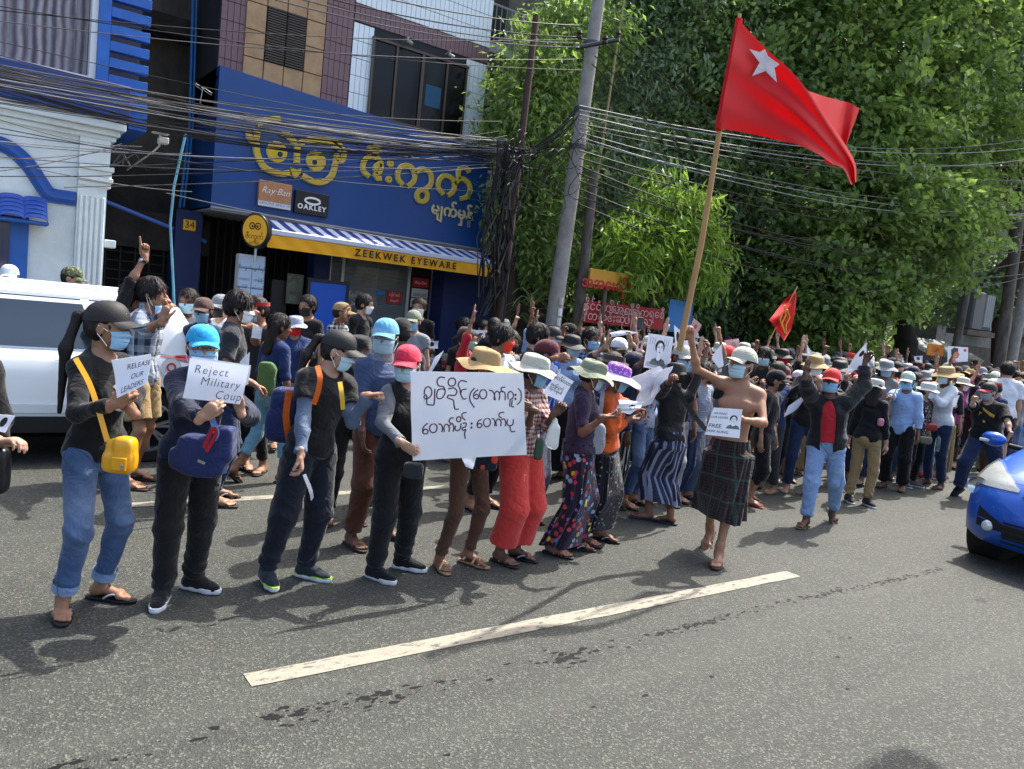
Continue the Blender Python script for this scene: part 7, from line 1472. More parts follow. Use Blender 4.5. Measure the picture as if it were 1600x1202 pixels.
r, S = sheet('folded_sheet', 'folded white sheet hanging from the hand beside the cargo trousers', [(474, 742), (479, 740), (490, 776), (486, 783)], paper, [4.15, 4.12, 4.12, 4.15], 'paper', n=(3, 5))
r, S = sheet('printed_sheet', 'tilted white sheet with bold Burmese print held by the checked shirt', [(873, 582), (896, 596), (878, 628), (847, 614)], paper, [3.92, 3.94, 3.92, 3.9], 'paper', bow=.006)
for t_, x, y, h in (('ထိန်းသိမ်းထားသူ', .5, .20, .20), ('• အမြန်လွှတ်', .38, .52, .15), ('• ဒီမိုကရေစီ', .42, .70, .15)): ink_text(r, S, t_, x, y, h, ink_b, .95, thin=.012)
for k, (qd, Y_, lb) in enumerate(((((968, 625), (1008, 628), (985, 648), (962, 642)), 3.95, 'white sheet the sage hatted woman is reading, with a black crest'), (((1000, 600), (1040, 590), (1018, 632), (990, 640)), 4.75, 'crumpled bundle of white sheets held before the floral blouse'), (((985, 590), (1030, 572), (1045, 588), (1000, 612)), 4.72, 'white plastic sheet above the crumpled bundle'), (((1030, 580), (1052, 572), (1040, 605), (1015, 622)), 4.68, 'loose white sheet slanting below the ink portrait'))):
    r, S = sheet('paper_sheet', lb, qd, paper, Y_, 'paper', bow=.02, fold=.012)
    if k == 0: ink(r, S, 'crest', [circ(.55, .45, .12, .18)], ink_b)
def portrait(r, S, cx=.5, cy=.42, k=1.0, side=False):
    """plain drawn head and shoulders of a woman"""
    f = lambda x, y: (cx+x*k, cy+y*k)
    P_ = lambda pts: [f(x, y) for x, y in pts]
    ink(r, S, 'ink_hair', [P_(circ(0, -.12, .20, .20, 20))], ink_b, .0014); ink(r, S, 'ink_shoulders', [P_([(-.34, .46), (-.26, .30), (-.08, .22), (.10, .22), (.28, .28), (.36, .46)])], ink_g, .0014)
    ink(r, S, 'ink_neck', [P_([(-.06, .10), (.07, .10), (.10, .26), (0, .32), (-.09, .26)])], mat('paper_flat', '#d5d8de', .8), .0017); ink(r, S, 'ink_face', [P_(circ(.01, -.05, .135, .19, 20))], mat('paper_flat', '#d5d8de', .8), .0019)
    ink(r, S, 'ink_features', [P_(circ(-.05, -.09, .035, .014, 8)), P_(circ(.07, -.09, .035, .014, 8)), P_([(-.09, -.13), (-.03, -.145), (-.02, -.135), (-.08, -.12)]), P_([(.03, -.145), (.11, -.135), (.11, -.12), (.04, -.135)]), P_([(0, -.03), (.03, -.01), (0, .0)]), P_([(-.04, .05), (.01, .035), (.06, .05), (.01, .075)])], ink_b, .0023)
    ink(r, S, 'ink_collar', [P_([(-.12, .22), (-.07, .30), (-.13, .36)]), P_([(.13, .22), (.08, .30), (.14, .36)]), P_(circ(.01, .36, .03, .035, 8))], ink_b, .0019)
r, S = sheet('ink_portrait', 'black and white ink portrait of a woman with a white border held above the crowd', [(1013, 521), (1052, 527), (1044, 581), (1006, 574)], paper, [4.9, 4.92, 4.9, 4.88], 'poster', bow=.006); ink(r, S, 'ink_background', [[(.05, .05), (.95, .05), (.95, .95), (.05, .95)]], ink_s, .0009); portrait(r, S, .5, .45, .95)
ink(r, S, 'hatching', sum([strip_poly([(.12+.09*i, .1), (.08+.09*i, .3)], .012) for i in (0, 1, 2, 6, 7, 8)], []), ink_b, .0012)
r, S = sheet('protest_sheet', 'white sheet reading FREE with a portrait, pressed to the bare chested man\'s ribs', [(1115, 637), (1160, 640), (1155, 685), (1101, 679)], paper, [3.60, 3.56, 3.56, 3.60], 'paper', bow=.004); portrait(r, S, .76, .42, .62)
for t_, x, y, h in (('WE WANT', .30, .20, .10), ('OUR LEADER', .30, .34, .10), ('FREE', .22, .66, .20), ('DAW AUNG', .30, .85, .13)): ink_text(r, S, t_, x, y, h, ink_b, 1.05, thin=.006)
r, S = sheet('crowd_sheet', 'white sheet hanging from the raised hand right of the red capped man', [(1352, 535), (1358, 575), (1330, 580), (1322, 582)], paper, [4.1, 4.1, 4.1, 4.1], 'paper', bow=.03); ink(r, S, 'emblem', [circ(.3, .18, .12, .10)], ink_b)
for k, (qd, Y_, m_, lb, tx) in enumerate(((((1053, 508), (1068, 520), (1066, 548), (1056, 545)), 5.6, paper, 'narrow white sheet between the portrait and the flag pole', ''), (((1060, 535), (1080, 530), (1092, 562), (1080, 568)), 5.2, paper, 'white sheet with three words in black capitals just left of the flag bearer\'s arm', 'FREE OUR'),
 (((1083, 497), (1096, 508), (1088, 526), (1078, 515)), 6.5, paper_p, 'small pink sheet behind the flag bearer\'s hand', ''), (((1132, 532), (1154, 529), (1156, 546), (1138, 550)), 6.0, paper_p, 'pink printed sheet above the stone coloured cap', ''), (((1112, 560), (1128, 538), (1130, 572), (1122, 575)), 5.4, paper, 'upright white sheet left of the stone coloured cap', ''),
 (((997, 535), (1008, 532), (1002, 548), (992, 550)), 5.6, paper_p, 'small pink sheet left of the ink portrait', ''), (((1262, 540), (1268, 548), (1266, 572), (1261, 560)), 6.0, paper, 'narrow white sheet beside the arm in the black sleeve', ''), (((736, 515), (758, 517), (757, 530), (736, 529)), 9.0, paper, 'small printed sheet held by the person near the cable tangle', 'ဒို့အရေး'),
 (((1428, 557), (1442, 556), (1441, 566), (1430, 565)), 8.0, paper, 'tiny printed sheet raised in the right hand crowd', ''), (((1404, 560), (1412, 559), (1412, 566), (1405, 567)), 8.4, paper, 'tiny square sheet raised near the orange cafe sign', ''), (((1470, 622), (1500, 618), (1492, 636), (1472, 636)), 4.9, paper, 'open white sheets held by the person in the peach hat', ''), (((395, 508), (410, 512), (408, 530), (393, 528)), 6.9, paper, 'white sheet held by the youth with the red headband', ''), (((375, 565), (390, 550), (388, 600), (372, 610)), 5.9, paper, 'long white sheet behind the Reject Military sheet', ''), (((680, 558), (694, 548), (672, 585), (665, 588)), 4.6, paper, 'white sheet tip showing above the big poster', ''), (((0, 648), (24, 650), (8, 676), (-12, 672)), 4.05, paper, 'white portrait sheet held by the person cut by the left edge', ''), (((664, 533), (685, 533), (684, 545), (665, 544)), 9.1, paper, 'small blue and white card in the seated person\'s hands', ''), (((1000, 520), (975, 516), (952, 520), (955, 527)), 5.8, paper, 'folded white paper lying on a man\'s black cap', ''), (((1265, 610), (1245, 640), (1225, 652), (1232, 635)), 5.2, paper, 'bright white sheet held between the maroon cap and the red cap', ''))):
    r, S = sheet('crowd_sheet', lb, qd, m_, Y_, 'paper', bow=.01, n=(6, 6))
    if tx: ink_text(r, S, tx, .5, .45, .25, ink_b, 1.0)
    if 'tiny' in lb or 'portrait' in lb or 'card' in lb: ink(r, S, 'print', [circ(.5, .45, .22, .3)], ink_b)
    elif 'pink' in lb: ink(r, S, 'print', [circ(.5, .45, .16, .2, 10)], mat('print_rose', '#a5605c', .7))
r, S = sheet('colour_placard', 'placard with a painted woman\'s profile on white, raised among the right hand crowd', [(1481, 541), (1513, 543), (1512, 565), (1480, 567)], paper, 7.2, 'placard', bow=.004)
ink(r, S, 'painted_profile', [[(.15, .98), (.2, .7), (.16, .3), (.3, .15), (.48, .2), (.52, .4), (.58, .5), (.52, .6), (.5, .72), (.36, .78), (.4, .98)]], mat('paint_skin', '#a86a4a', .7)); ink(r, S, 'painted_hair', [[(.16, .5), (.16, .2), (.3, .06), (.5, .1), (.5, .3), (.34, .34), (.26, .6)]], ink_b, .002); ink(r, S, 'stamp', [circ(.84, .22, .08, .1)], mat('paint_red', '#b33a30', .7)); ink(r, S, 'painted_dress', [[(.02, .98), (.05, .88), (.3, .8), (.5, .98)]], mat('paint_pink', '#b5679a', .7))
# the big red flag on its wooden staff
fy = lambda u, v: 3.72+.07*np.sin((u-1150)*.03+(v-60)*.008)
fr = empty('red_flag', at(1122, 202, 3.72)); tag(fr, 'large red flag with white star folded over by the wind', 'flag'); fl = np.array(fr.location)
flag_m = mat('flag_red', '#d0141d', .7, transl=.5, var=.03, bump=.12, bscale=5)
def bez(P, t): P = [np.array(p, float) for p in P]; return np.array([np.interp(t, np.linspace(0, 1, len(P)), [p[i] for p in P]) for i in (0, 1)])
diag = [(1154, 30), (1176, 55), (1205, 84), (1235, 110), (1262, 142), (1290, 182), (1318, 222), (1336, 255), (1338, 284)]
low = [(1122, 202), (1150, 205), (1180, 211), (1215, 219), (1250, 228), (1278, 241), (1300, 256), (1318, 264), (1330, 289)]
n_s, n_t = 70, 40; ts = np.linspace(0, 1, n_s); D_ = cr(diag, 12); Lw = cr(low, 12); D_ = np.stack([np.interp(ts, np.linspace(0, 1, len(D_)), D_[:, i]) for i in (0, 1)], 1); Lw = np.stack([np.interp(ts, np.linspace(0, 1, len(Lw)), Lw[:, i]) for i in (0, 1)], 1)
G = []
for t in np.linspace(0, 1, n_t):
    P_ = D_*(1-t)+Lw*t; G.append([at(p[0], p[1], float(fy(p[0], p[1]))+.05*math.sin(t*7+s_*4)*s_*s_*t+.012*math.sin(t*14-s_*5)) - fl for p, s_ in zip(P_, ts)])
q = MB(); q.grid(np.array(G), .002); q.build('cloth', flag_m, fr, True)
back = [(1262, 142), (1285, 150), (1310, 157), (1326, 160), (1343, 170)]; backl = [(1262, 143), (1285, 185), (1305, 215), (1318, 232), (1324, 222)]; G = []
for t in np.linspace(0, 1, 14):
    G.append([at(*(np.array(bez(back, s_))*(1-t)+np.array(bez(backl, s_))*t), 3.80+.22*math.sin(s_*2.2)*(1-t*.5)+.02*math.sin(s_*12)) - fl for s_ in np.linspace(0, 1, 20)])
q = MB(); q.grid(np.array(G), .002); q.build('cloth_fold', flag_m, fr, True)
G = [[at(1288+s_*38, 236+t*(24-14*abs(s_-.4)), 3.86) - fl for s_ in np.linspace(0, 1, 8)] for t in np.linspace(0, 1, 5)]; q = MB(); q.grid(np.array(G), .002); q.build('cloth_tail', flag_m, fr, True)
star = [(1171, 77), (1187, 82), (1195, 77), (1200, 88), (1218, 101), (1210, 106), (1214, 129), (1196, 111), (1175, 119), (1187, 98)]; c_ = (1196, 98)
def flag_pt(u, v, off=.012):
    # depth of the cloth at this place, from the nearest grid point of the sheet
    return at(u, v, float(fy(u, v))-off)
bm_pts = []
q = MB(); ring_ = []
for i in range(10):
    a_, b_ = np.array(star[i], float), np.array(star[(i+1) % 10], float)
    for k in range(4): ring_.append(a_+(b_-a_)*k/4)
q.grid(np.array([[flag_pt(*(np.array(c_)*(1-f)+p*f), .034) - fl for p in ring_] for f in np.linspace(0, 1, 6)]), .0015, True); q.build('star', cloth('flag_white', '#c9c9cf', transl=.35), fr, True)
wood = mat('staff_wood', '#a37f52', .7, var=.2, vscale=9, stretch=(1, 1, .2), bump=.3)
q = MB(); q.tube([at(1061, 548, 4.0)-fl, at(1096, 380, 3.88)-fl, at(1124, 205, 3.78)-fl], [.024, .022, .019], 10); q.tube([at(1124, 205, 3.78)-fl, at(1156, 22, 3.80)-fl], [.017, .012], 10); q.build('staff', wood, fr, True)
q = MB(); q.tube([at(1122, 203, 3.77)-fl, at(1155, 30, 3.79)-fl], [.026, .024], 10); q.build('hem_sleeve', flag_m, fr, True)
# smaller flag held up in the crowd
f2 = empty('small_red_flag', at(1206, 514, 6.0)); tag(f2, 'smaller red flag with golden bird streaks leaning over the crowd behind the flag bearer', 'flag'); l2 = np.array(f2.location)
q = MB(); q.tube([at(1203, 530, 6.0)-l2, at(1246, 448, 6.0)-l2], .008, 6); q.build('staff', wood, f2, True)
G = [[at(*(np.array(bez([(1243, 455), (1225, 470), (1212, 487), (1202, 500)], s_))*(1-t)+np.array(bez([(1244, 462), (1242, 490), (1236, 515), (1225, 533)], s_))*t), 6.0+.06*math.sin(t*6+s_*4)) - l2 for s_ in np.linspace(0, 1, 16)] for t in np.linspace(0, 1, 12)]; q = MB(); q.grid(np.array(G), .002); q.build('cloth', flag_m, f2, True)
q = MB()
for pts in ([(1226, 478), (1228, 492), (1222, 505), (1226, 520)], [(1230, 484), (1234, 496), (1228, 508), (1228, 522)], [(1222, 490), (1219, 500), (1223, 512)]):
    q.tube([at(u, v, 5.92)-l2 for u, v in pts], .010, 5)
q.build('golden_bird', mat('gold_print', '#c9962a', .6), f2, True)
# bags and small things carried
def blob_obj(name, label, cat, prims, m, h=.008, parts=(), amp=0.0):
    """prims in world coordinates"""
    c = np.mean([p[0] for p in prims], 0); r = empty(name, c); tag(r, label, cat); S = Solid()
    for p in prims:
        if len(p) == 3 and np.ndim(p[1]) == 0: pass
        if p[2] == 'e': S.sbox(p[0]-c, p[1]*.9, p[3] if len(p) > 3 else None, k=.025)
        else: S.cone(p[0]-c, p[3]-c, p[1], p[4], .02, flat=p[5] if len(p) > 5 else None)
    v, F = S.mesh(h, amp, 'shirt', 2.0); link('pouch' if 'bag' not in name else 'body', mkmesh(name, v, F), m, r); return r, c
def strap(r, pts, w, m, name='strap', th=.003, n=None):
    P = cr(pts, 6); T = np.gradient(P, axis=0); T /= np.linalg.norm(T, axis=1, keepdims=True); N_ = nrm(O-P.mean(0)) if n is None else n; S_ = np.cross(T, N_); S_ /= np.linalg.norm(S_, axis=1, keepdims=True)
    l = np.array(r.location); q = MB(); q.grid(np.stack([P-S_*w/2-l, P+S_*w/2-l]), th); return q.build(name, m, r, True)
Mv = np.stack([RT, nrm(np.cross(UP, RT)), UP], 1)
ylw = mat('leather_yellow', '#d1940f', .35, spec=.5, var=.08, vscale=20)
a0 = at(187, 707, 3.98); r, c = blob_obj('crossbody_bag', 'small mustard yellow leather crossbody bag on the ponytailed woman\'s hip', 'bag', [(a0+V3(0, 0, -.01), V3(.068, .035, .085), 'e', Mv), (a0+RT*.03+V3(0, 0, .0), V3(.045, .05, .075), 'e', Mv), (a0-RT*.0+V3(0, 0, -.05), V3(.07, .04, .045), 'e', Mv)], ylw, .005)
strap(r, [at(118, 560, 4.22), at(140, 600, 4.10), at(155, 645, 4.03), at(168, 690, 4.00)], .024, ylw)
q = MB(); q.box(-.035, .035, -.012, 0, -.035, .03, .004); o = q.build('flap_pocket', ylw, r); o.location = tuple(TC*.055+V3(0, 0, -.02)+RT*.02); o.rotation_euler = (0, 0, R(-36)); q = MB(); q.box(-.006, .006, -.02, -.012, -.03, .0, .002); o2 = q.build('buckle', chrome, r); o2.location = tuple(TC*.055+V3(0, 0, -.02)+RT*.04); o2.rotation_euler = (0, 0, R(-36))
nv = cloth('pack_navy', '#1a2550', .6); a0 = at(318, 712, 4.06); r, c = blob_obj('front_backpack', 'navy backpack worn on the chest side with a red ribbon and clear pocket', 'backpack', [(a0, V3(.14, .075, .12), 'e', Mv), (a0+RT*.09+V3(0, 0, .08), V3(.075, .06, .10), 'e', Mv), (a0-RT*.09+V3(0, 0, -.02), V3(.09, .06, .06), 'e', Mv)], nv, .009, amp=.003)
strap(r, [at(330, 650, 4.0), at(342, 690, 3.96), at(350, 740, 3.99)], .03, cloth('pack_blue', '#5273a8', .6), 'side_panel'); strap(r, [at(318, 700, 3.945), at(333, 670, 3.935), at(337, 680, 3.93), at(322, 706, 3.94)], .018, c_bandred, 'ribbon'); q = MB(); q.box(-.02, .02, -.003, 0, -.007, .007); o = q.build('tag', chrome, r); o.location = tuple(at(315, 722, 3.955)-c); o.rotation_euler = (0, R(18), R(-36))
og = cloth('pack_orange', '#c75a14', .6); a0 = at(447, 645, 4.60); r, c = blob_obj('backpack', 'blue and orange backpack on the back of the denim sleeved person', 'backpack', [(a0, V3(.10, .09, .18), 'e', Mv), (a0-RT*.02+V3(0, 0, -.08), V3(.10, .10, .11), 'e', Mv)], nv, .010, amp=.003)
strap(r, [at(496, 572, 4.24), at(500, 590, 4.17), at(497, 612, 4.17), at(490, 632, 4.19)], .030, og); strap(r, [at(531, 597, 4.20), at(534, 615, 4.15), at(536, 640, 4.15)], .026, mat('strap_yellow', '#c9a02c', .6)); strap(r, [at(452, 610, 4.5), at(447, 650, 4.49), at(452, 690, 4.5)], .04, og, 'side_trim')
a0 = at(760, 722, 4.12); pp = cloth('pouch_citrus', '#14202c', pattern=blobs(['#c23a22', '#b8452c'], 13, .40)); r, c = blob_obj('citrus_pouch', 'round dark pouch printed with orange slices hanging below the big poster', 'bag', [(a0, V3(.082, .04, .060), 'e', Mv)], pp, .006)
a0 = at(842, 702, 4.10); r, c = blob_obj('green_purse', 'slim green purse hanging at the hip of the red trousers', 'bag', [(a0, V3(.035, .022, .085), 'e', Mv)], mat('leather_green', '#2f4a3a', .5), .006); strap(r, [at(833, 655, 4.12), at(838, 675, 4.09), at(840, 690, 4.08)], .008, mat('leather_green', '#2f4a3a', .5))
plast = mat('plastic_film', '#b9c4cc', .25, trans=.55, transl=.3, spec=.6, alpha=.75); a0 = at(865, 683, 3.97); r, c = blob_obj('plastic_bag', 'thin white plastic bag dangling from the checked shirt woman\'s hand', 'bag', [(a0, V3(.05, .03, .085), 'e', Mv), (a0+V3(0, 0, .09), V3(.025, .015, .06), 'e', Mv)], plast, .008, amp=.006)
a0 = at(930, 680, 4.22); r, c = blob_obj('cloth_tote', 'pale grey cloth tote bag hanging from the lilac hat woman\'s shoulder', 'bag', [(a0, V3(.085, .05, .11), 'e', Mv), (a0+V3(0, 0, -.08), V3(.08, .05, .07), 'e', Mv)], cloth('tote_grey', '#8c8f96'), .009, amp=.004); strap(r, [at(944, 590, 4.30), at(941, 620, 4.20), at(938, 650, 4.18)], .03, cloth('tote_grey', '#8c8f96'))
a0 = at(1222, 652, 5.5); r, c = blob_obj('red_purse', 'small red purse at the waist of the man on his phone', 'bag', [(a0, V3(.05, .03, .06), 'e', Mv)], mat('leather_red', '#8c2a26', .5), .01)
a0 = at(1456, 668, 4.85); r, c = blob_obj('red_shoulder_bag', 'dark red shoulder bag in the right hand group', 'bag', [(a0, V3(.075, .03, .055), 'e', Mv)], mat('leather_red', '#8c2a26', .5), .012)
a0 = at(1446, 688, 4.85); r, c = blob_obj('olive_bag', 'olive drab bag hanging low in the right hand group', 'bag', [(a0, V3(.09, .04, .055), 'e', Mv)], c_olive, .012)
a0 = at(646, 735, 4.10); r, c = blob_obj('waist_bag', 'black waist bag of the person in the pink cap', 'bag', [(a0, V3(.07, .04, .055), 'e', Mv)], c_char, .008)
a0 = at(418, 590, 6.75); r, c = blob_obj('green_shoulder_bag', 'limp green shoulder bag in front of the long haired woman', 'bag', [(a0, V3(.09, .05, .16), 'e', Mv)], c_green, .014, amp=.006)
a0 = at(-2, 735, 4.15); r, c = blob_obj('black_handbag', 'black handbag cut by the left edge of the picture', 'bag', [(a0, V3(.05, .04, .12), 'e', Mv)], mat('leather_black', '#121215', .35), .009)
a0 = at(1376, 660, 4.55); r, c = blob_obj('pink_pouch', 'small pink plush pouch hanging from a strap of the light blue shirt', 'bag', [(a0, V3(.035, .03, .05), 'e', Mv)], cloth('plush_pink', '#b67a88'), .01)
strap(r, [at(1408, 595, 4.7), at(1392, 625, 4.62), at(1380, 650, 4.58)], .012, c_black)
strap(bpy.data.objects['olive_bag'], [at(1070, 585, 4.55), at(1080, 620, 4.52), at(1098, 660, 4.55)], .05, c_char, 'sling') if False else None
slg = empty('sling_strap', at(1080, 620, 4.58)); tag(slg, 'grey sling strap across the back of the black jacketed man', 'strap'); strap(slg, [at(1050, 592, 4.66), at(1066, 622, 4.60), at(1085, 650, 4.60), at(1103, 672, 4.68)], .045, c_char)
q = MB(); q.lathe([(.0, 0), (.03, .005), (.032, .02), (.032, .16), (.02, .19), (.011, .2), (.011, .215), (0, .215)], 16); o = q.build('water_bottle', mat('bottle_clear', '#9fc6bf', .1, trans=.8, alpha=.8), None, True); o.location = tuple(at(1463, 706, 4.8)); tag(o, 'clear water bottle hanging beside the pale jeans', 'bottle')
q = MB(); q.lathe([(.0, 0), (.085, .005), (.09, .03), (.09, .26), (.06, .32), (.025, .34), (.025, .37), (0, .37)], 20); o = q.build('water_jug', mat('jug_clear', '#b9d2c6', .1, trans=.7, alpha=.8), None, True); g_ = gr(978, 775); o.location = (g_[0], g_[1], .0); tag(o, 'clear plastic water jug standing on the road between the feet', 'bottle')
for k, (u, v, Y_) in enumerate(((1224, 613, 5.45), (1000, 505, 7.0))):
    q = MB(); q.box(-.036, .036, -.004, .004, -.075, .075, .003); o = q.build('phone', mat('phone_black', '#0c0d10', .15, spec=.7), None); o.location = tuple(at(u, v, Y_)); o.rotation_euler = (R(-10), 0, R(-36)); tag(o, ('black phone held by the man in maroon cap', 'black phone raised over the crowd near the red banner')[k], 'phone')
# wristwatch, cuffs, headgear marks, face shield as pieces of their wearers
def onperson(J, name, mb, m, smooth=True):
    W_ = np.array(J['root'].location); Mr = np.array(J['root'].rotation_euler.to_matrix()); V = (np.array(mb.V)-W_)@Mr; o = link(name, mkmesh(name, V, mb.F, smooth), m, J['root']); return o
q = MB(); w0 = J_pt['W'](J_pt['wr'][1]); e0 = J_pt['W'](J_pt['el'][1]); ax = nrm(w0-e0); q.tube([w0-ax*.05, w0-ax*.025], .033, 16); onperson(J_pt, 'wristwatch', q, blk_); q = MB(); q.tube([w0-ax*.037+TC*.030, w0-ax*.037+TC*.040], .017, 14); onperson(J_pt, 'watch_case', q, chrome)
q = MB(); w0 = J47['W'](J47['wr'][-1]); e0 = J47['W'](J47['el'][-1]); ax = nrm(w0-e0); q.tube([w0-ax*.05, w0-ax*.025], .034, 16); onperson(J47, 'wristwatch', q, blk_)
for k_ in (-1, 1):
    A, K_ = J1['W'](J1['ank'][k_]), J1['W'](J1['knee'][k_]); d = nrm(K_-A); q = MB(); q.tube([A+d*.035, A+d*.085], [.062, .064], 24, False); q.tube([A+d*.085, A+d*.036], [.058, .057], 24, False); onperson(J1, 'turned_cuff', q, c_deniml)
fs = mat('shield_clear', '#b9c4cc', .03, spec=.8, alpha=.16); G = []
for z in np.linspace(.30, -.62, 9): G.append([(.40*math.sin(a), .12+.50*math.cos(a), z) for a in np.linspace(-1.15, 1.15, 15)])
grid_part('face_shield', J_sh, G, .002, fs, J_sh['root'])
# marks on caps and shirts
def patch_face(J, name, poly, m, y=.52, par=None):
    q = MB(); V = headpart(J, [(x, y+.0-.35*x*x, z) for x, z in poly]); q.add(V, [tuple(range(len(V)))]); return q.build(name, m, par or J['root'])
def cap_mark(J, name, x, z, body, size, m):
    V, F = text_mesh(body, size); P_ = []
    for vx, vy, _ in V:
        X_ = x+vx; Z_ = z+vy; f = max(0, min(.97, (Z_-.135)/.44)); rr = math.cos(math.asin(f))**.75; yy = -.045+.475*rr*math.sqrt(max(.02, 1-(X_/(.385*rr+1e-6))**2)); P_.append((X_, yy+.022, Z_))
    link(name, mkmesh(name, headpart(J, P_), F, False), m, J['root'])
cap_mark(J1, 'cap_emblem', .10, .36, '✿' if False else '*', .55, mat('print_palepink', '#c9a9b0', .7)); cap_mark(J2, 'cap_lettering', .06, .35, 'LB', .22, mat('print_teal', '#12648c', .6)); cap_mark(J43, 'cap_emblem', .0, .36, '*', .35, c_pinkc)
def chest_print(J, name, polys, m, k=1, y0=.0, off=.0):
    """flat print laid on the chest: outlines in metres right and up from the breastbone"""
    s_ = J['s']; a = J['at']; q = MB()
    for p in polys:
        V = []
        for x, z in p: yy = (.138*math.sqrt(max(.05, 1-(x/.19)**2))+off-.35*max(0, -z)*.08); V.append(a(1.235+z, yy, x))
        q.add(V, [tuple(range(len(V)))])
    W_ = np.array(J['root'].location); return link(name, mkmesh(name, q.V, q.F, False), m, J['root'])

def arcpts(cx, cz, r0, r1, a0, a1, n=14): return [(cx+r1*math.cos(R(a)), cz+r1*math.sin(R(a))) for a in np.linspace(a0, a1, n)]+[(cx+r0*math.cos(R(a)), cz+r0*math.sin(R(a))) for a in np.linspace(a1, a0, n)]
pr_w = mat('print_white', '#d8d8d4', .6)
chest_print(J1, 'shirt_print', [[(x, z) for x, z in arcpts(-.02, .0, .035, .085, a, a+32, 4)] for a in range(40, 330, 30)], pr_w, off=.012)
gold = mat('gold_print', '#c9962a', .6)
chest_print(J47, 'shirt_print', [[(-.11, .06), (-.02, .12), (.05, .17), (.03, .12), (-.05, .05), (-.10, .02)], [(-.12, -.06), (-.03, .02), (.08, .10), (.09, .03), (.02, -.03), (-.05, -.05)], [(-.02, -.05), (.03, -.02), (.03, -.12), (-.03, -.20), (-.01, -.12)]], gold, off=.022)

# street lamp reaching over the near lane from outside the view
r_ = empty('street_lamp', (7.6, -4.2, 0)); tag(r_, 'tall grey street lamp on the near side reaching over the lane', 'street lamp')
q = MB(); q.tube([(0, 0, 0), (0, 0, 6.6), (-.02, .5, 7.05), (-.12, 2.2, 7.2), (.1, 6.65, 7.25)], [.11, .07, .05, .04, .035], 10); q.build('post', mat('lamp_grey', '#8c8a84', .5), r_, True)
q = MB(); q.box(-.12, .34, 6.58, 6.80, 7.20, 7.30, .04); q.build('lamp_head', mat('lamp_grey', '#8c8a84', .5), r_)
# ------------------------------------------------------------------ the crowd behind: copies of a few built figures, each dressed and placed on its own
pal_top = [('black tee', c_black), ('charcoal tee', c_char), ('navy tee', c_navyt), ('white shirt', c_white), ('grey shirt', c_grey), ('black shirt', c_blk2), ('light blue shirt', c_lblue), ('red tee', cloth('tee_red', '#a6222c')), ('slate shirt', c_slate), ('checked shirt', c_bwchk), ('grey check shirt', c_gchk), ('maroon top', c_maroon), ('olive shirt', c_olive), ('floral top', c_floral)]
pal_hat = {'cap': [('black cap', c_capblk), ('white cap', c_white), ('stone cap', c_capg), ('red cap', c_redcap), ('navy cap', c_navy), ('brown cap', cloth('cap_brown', '#4a3832', .8)), ('grey cap', c_grey), ('camouflage cap', c_camo)],
 'bucket': [('pale sun hat', c_bgrey), ('sage sun hat', c_bgreen), ('cream sun hat', cloth('hat_cream', '#c4bda8', .85)), ('straw hat', c_straw), ('black sun hat', c_capblk), ('black bucket hat', c_capblk), ('grey sun hat', c_grey)], 'band': [('red headband', c_bandred)], None: [('bare head', None)]}
pal_leg = [c_black, c_black, c_denimd, c_denim, c_grey, c_brown, c_khaki, c_maroon, c_char]
pal_mask = ['blue', 'blue', 'pale', 'black', 'white', 'pale', 'green', 'black', 'red']
protos = []
def proto(i, hatk, hair_, pose, sex, lower):
    """one figure of each pose; handl in metres, x right, y ahead, z up"""
    hd = {'down': {}, 'phone': {1: dict(t=V3(.10, .34, 1.30), pose='hold', d=V3(-.2, .3, 1), n=V3(0, -1, .1)), -1: dict(t=V3(-.06, .34, 1.28), pose='hold', d=V3(.2, .3, 1), n=V3(0, -1, .1))},
      'three': {1: dict(t=V3(.24, .14, 1.82), pose='three', d=V3(0, .05, 1), n=V3(0, 1, 0), hint=V3(1, -.2, 0))}, 'fist': {-1: dict(t=V3(-.28, .2, 1.74), pose='fist', d=V3(0, .1, 1), n=V3(0, 1, 0), hint=V3(-1, -.2, 0))},
      'read': {1: dict(t=V3(.12, .30, 1.08), pose='hold', d=V3(-.3, .6, .3), n=V3(0, 0, 1)), -1: dict(t=V3(-.12, .30, 1.08), pose='hold', d=V3(.3, .6, .3), n=V3(0, 0, 1))}, 'folded': {1: dict(t=V3(-.10, .20, 1.12), pose='relax', d=V3(-1, .1, 0), n=V3(0, -1, 0)), -1: dict(t=V3(.10, .22, 1.16), pose='relax', d=V3(1, .1, 0), n=V3(0, -1, 0))}}[pose]
    J = person(dict(label='proto', pos=(0, 0), H=1.60, face=90, sex=sex, q='lo' if i > 3 else 'mid', head=((i*37 % 50)-25, 6 if pose != 'read' else 22, 0), seed=i*2.1, hair=hair_, hat=(hatk, c_black) if hatk else None, mask='blue', skin=i,
        top=dict(m=c_black, sleeve=(.7, 1.0, 1.85, .8)[i % 4], hem=.85, g=.02), pants=dict(m=c_black, r=(.095, .078, .06), hem=.96, g=.012) if lower == 'pants' else None, skirt=dict(m=c_black, hem=.12, nf=7) if lower != 'pants' else None, shoes=None if i > 3 else ff_b, handl=None, hands=hd))
    return J['root'], hatk, pose
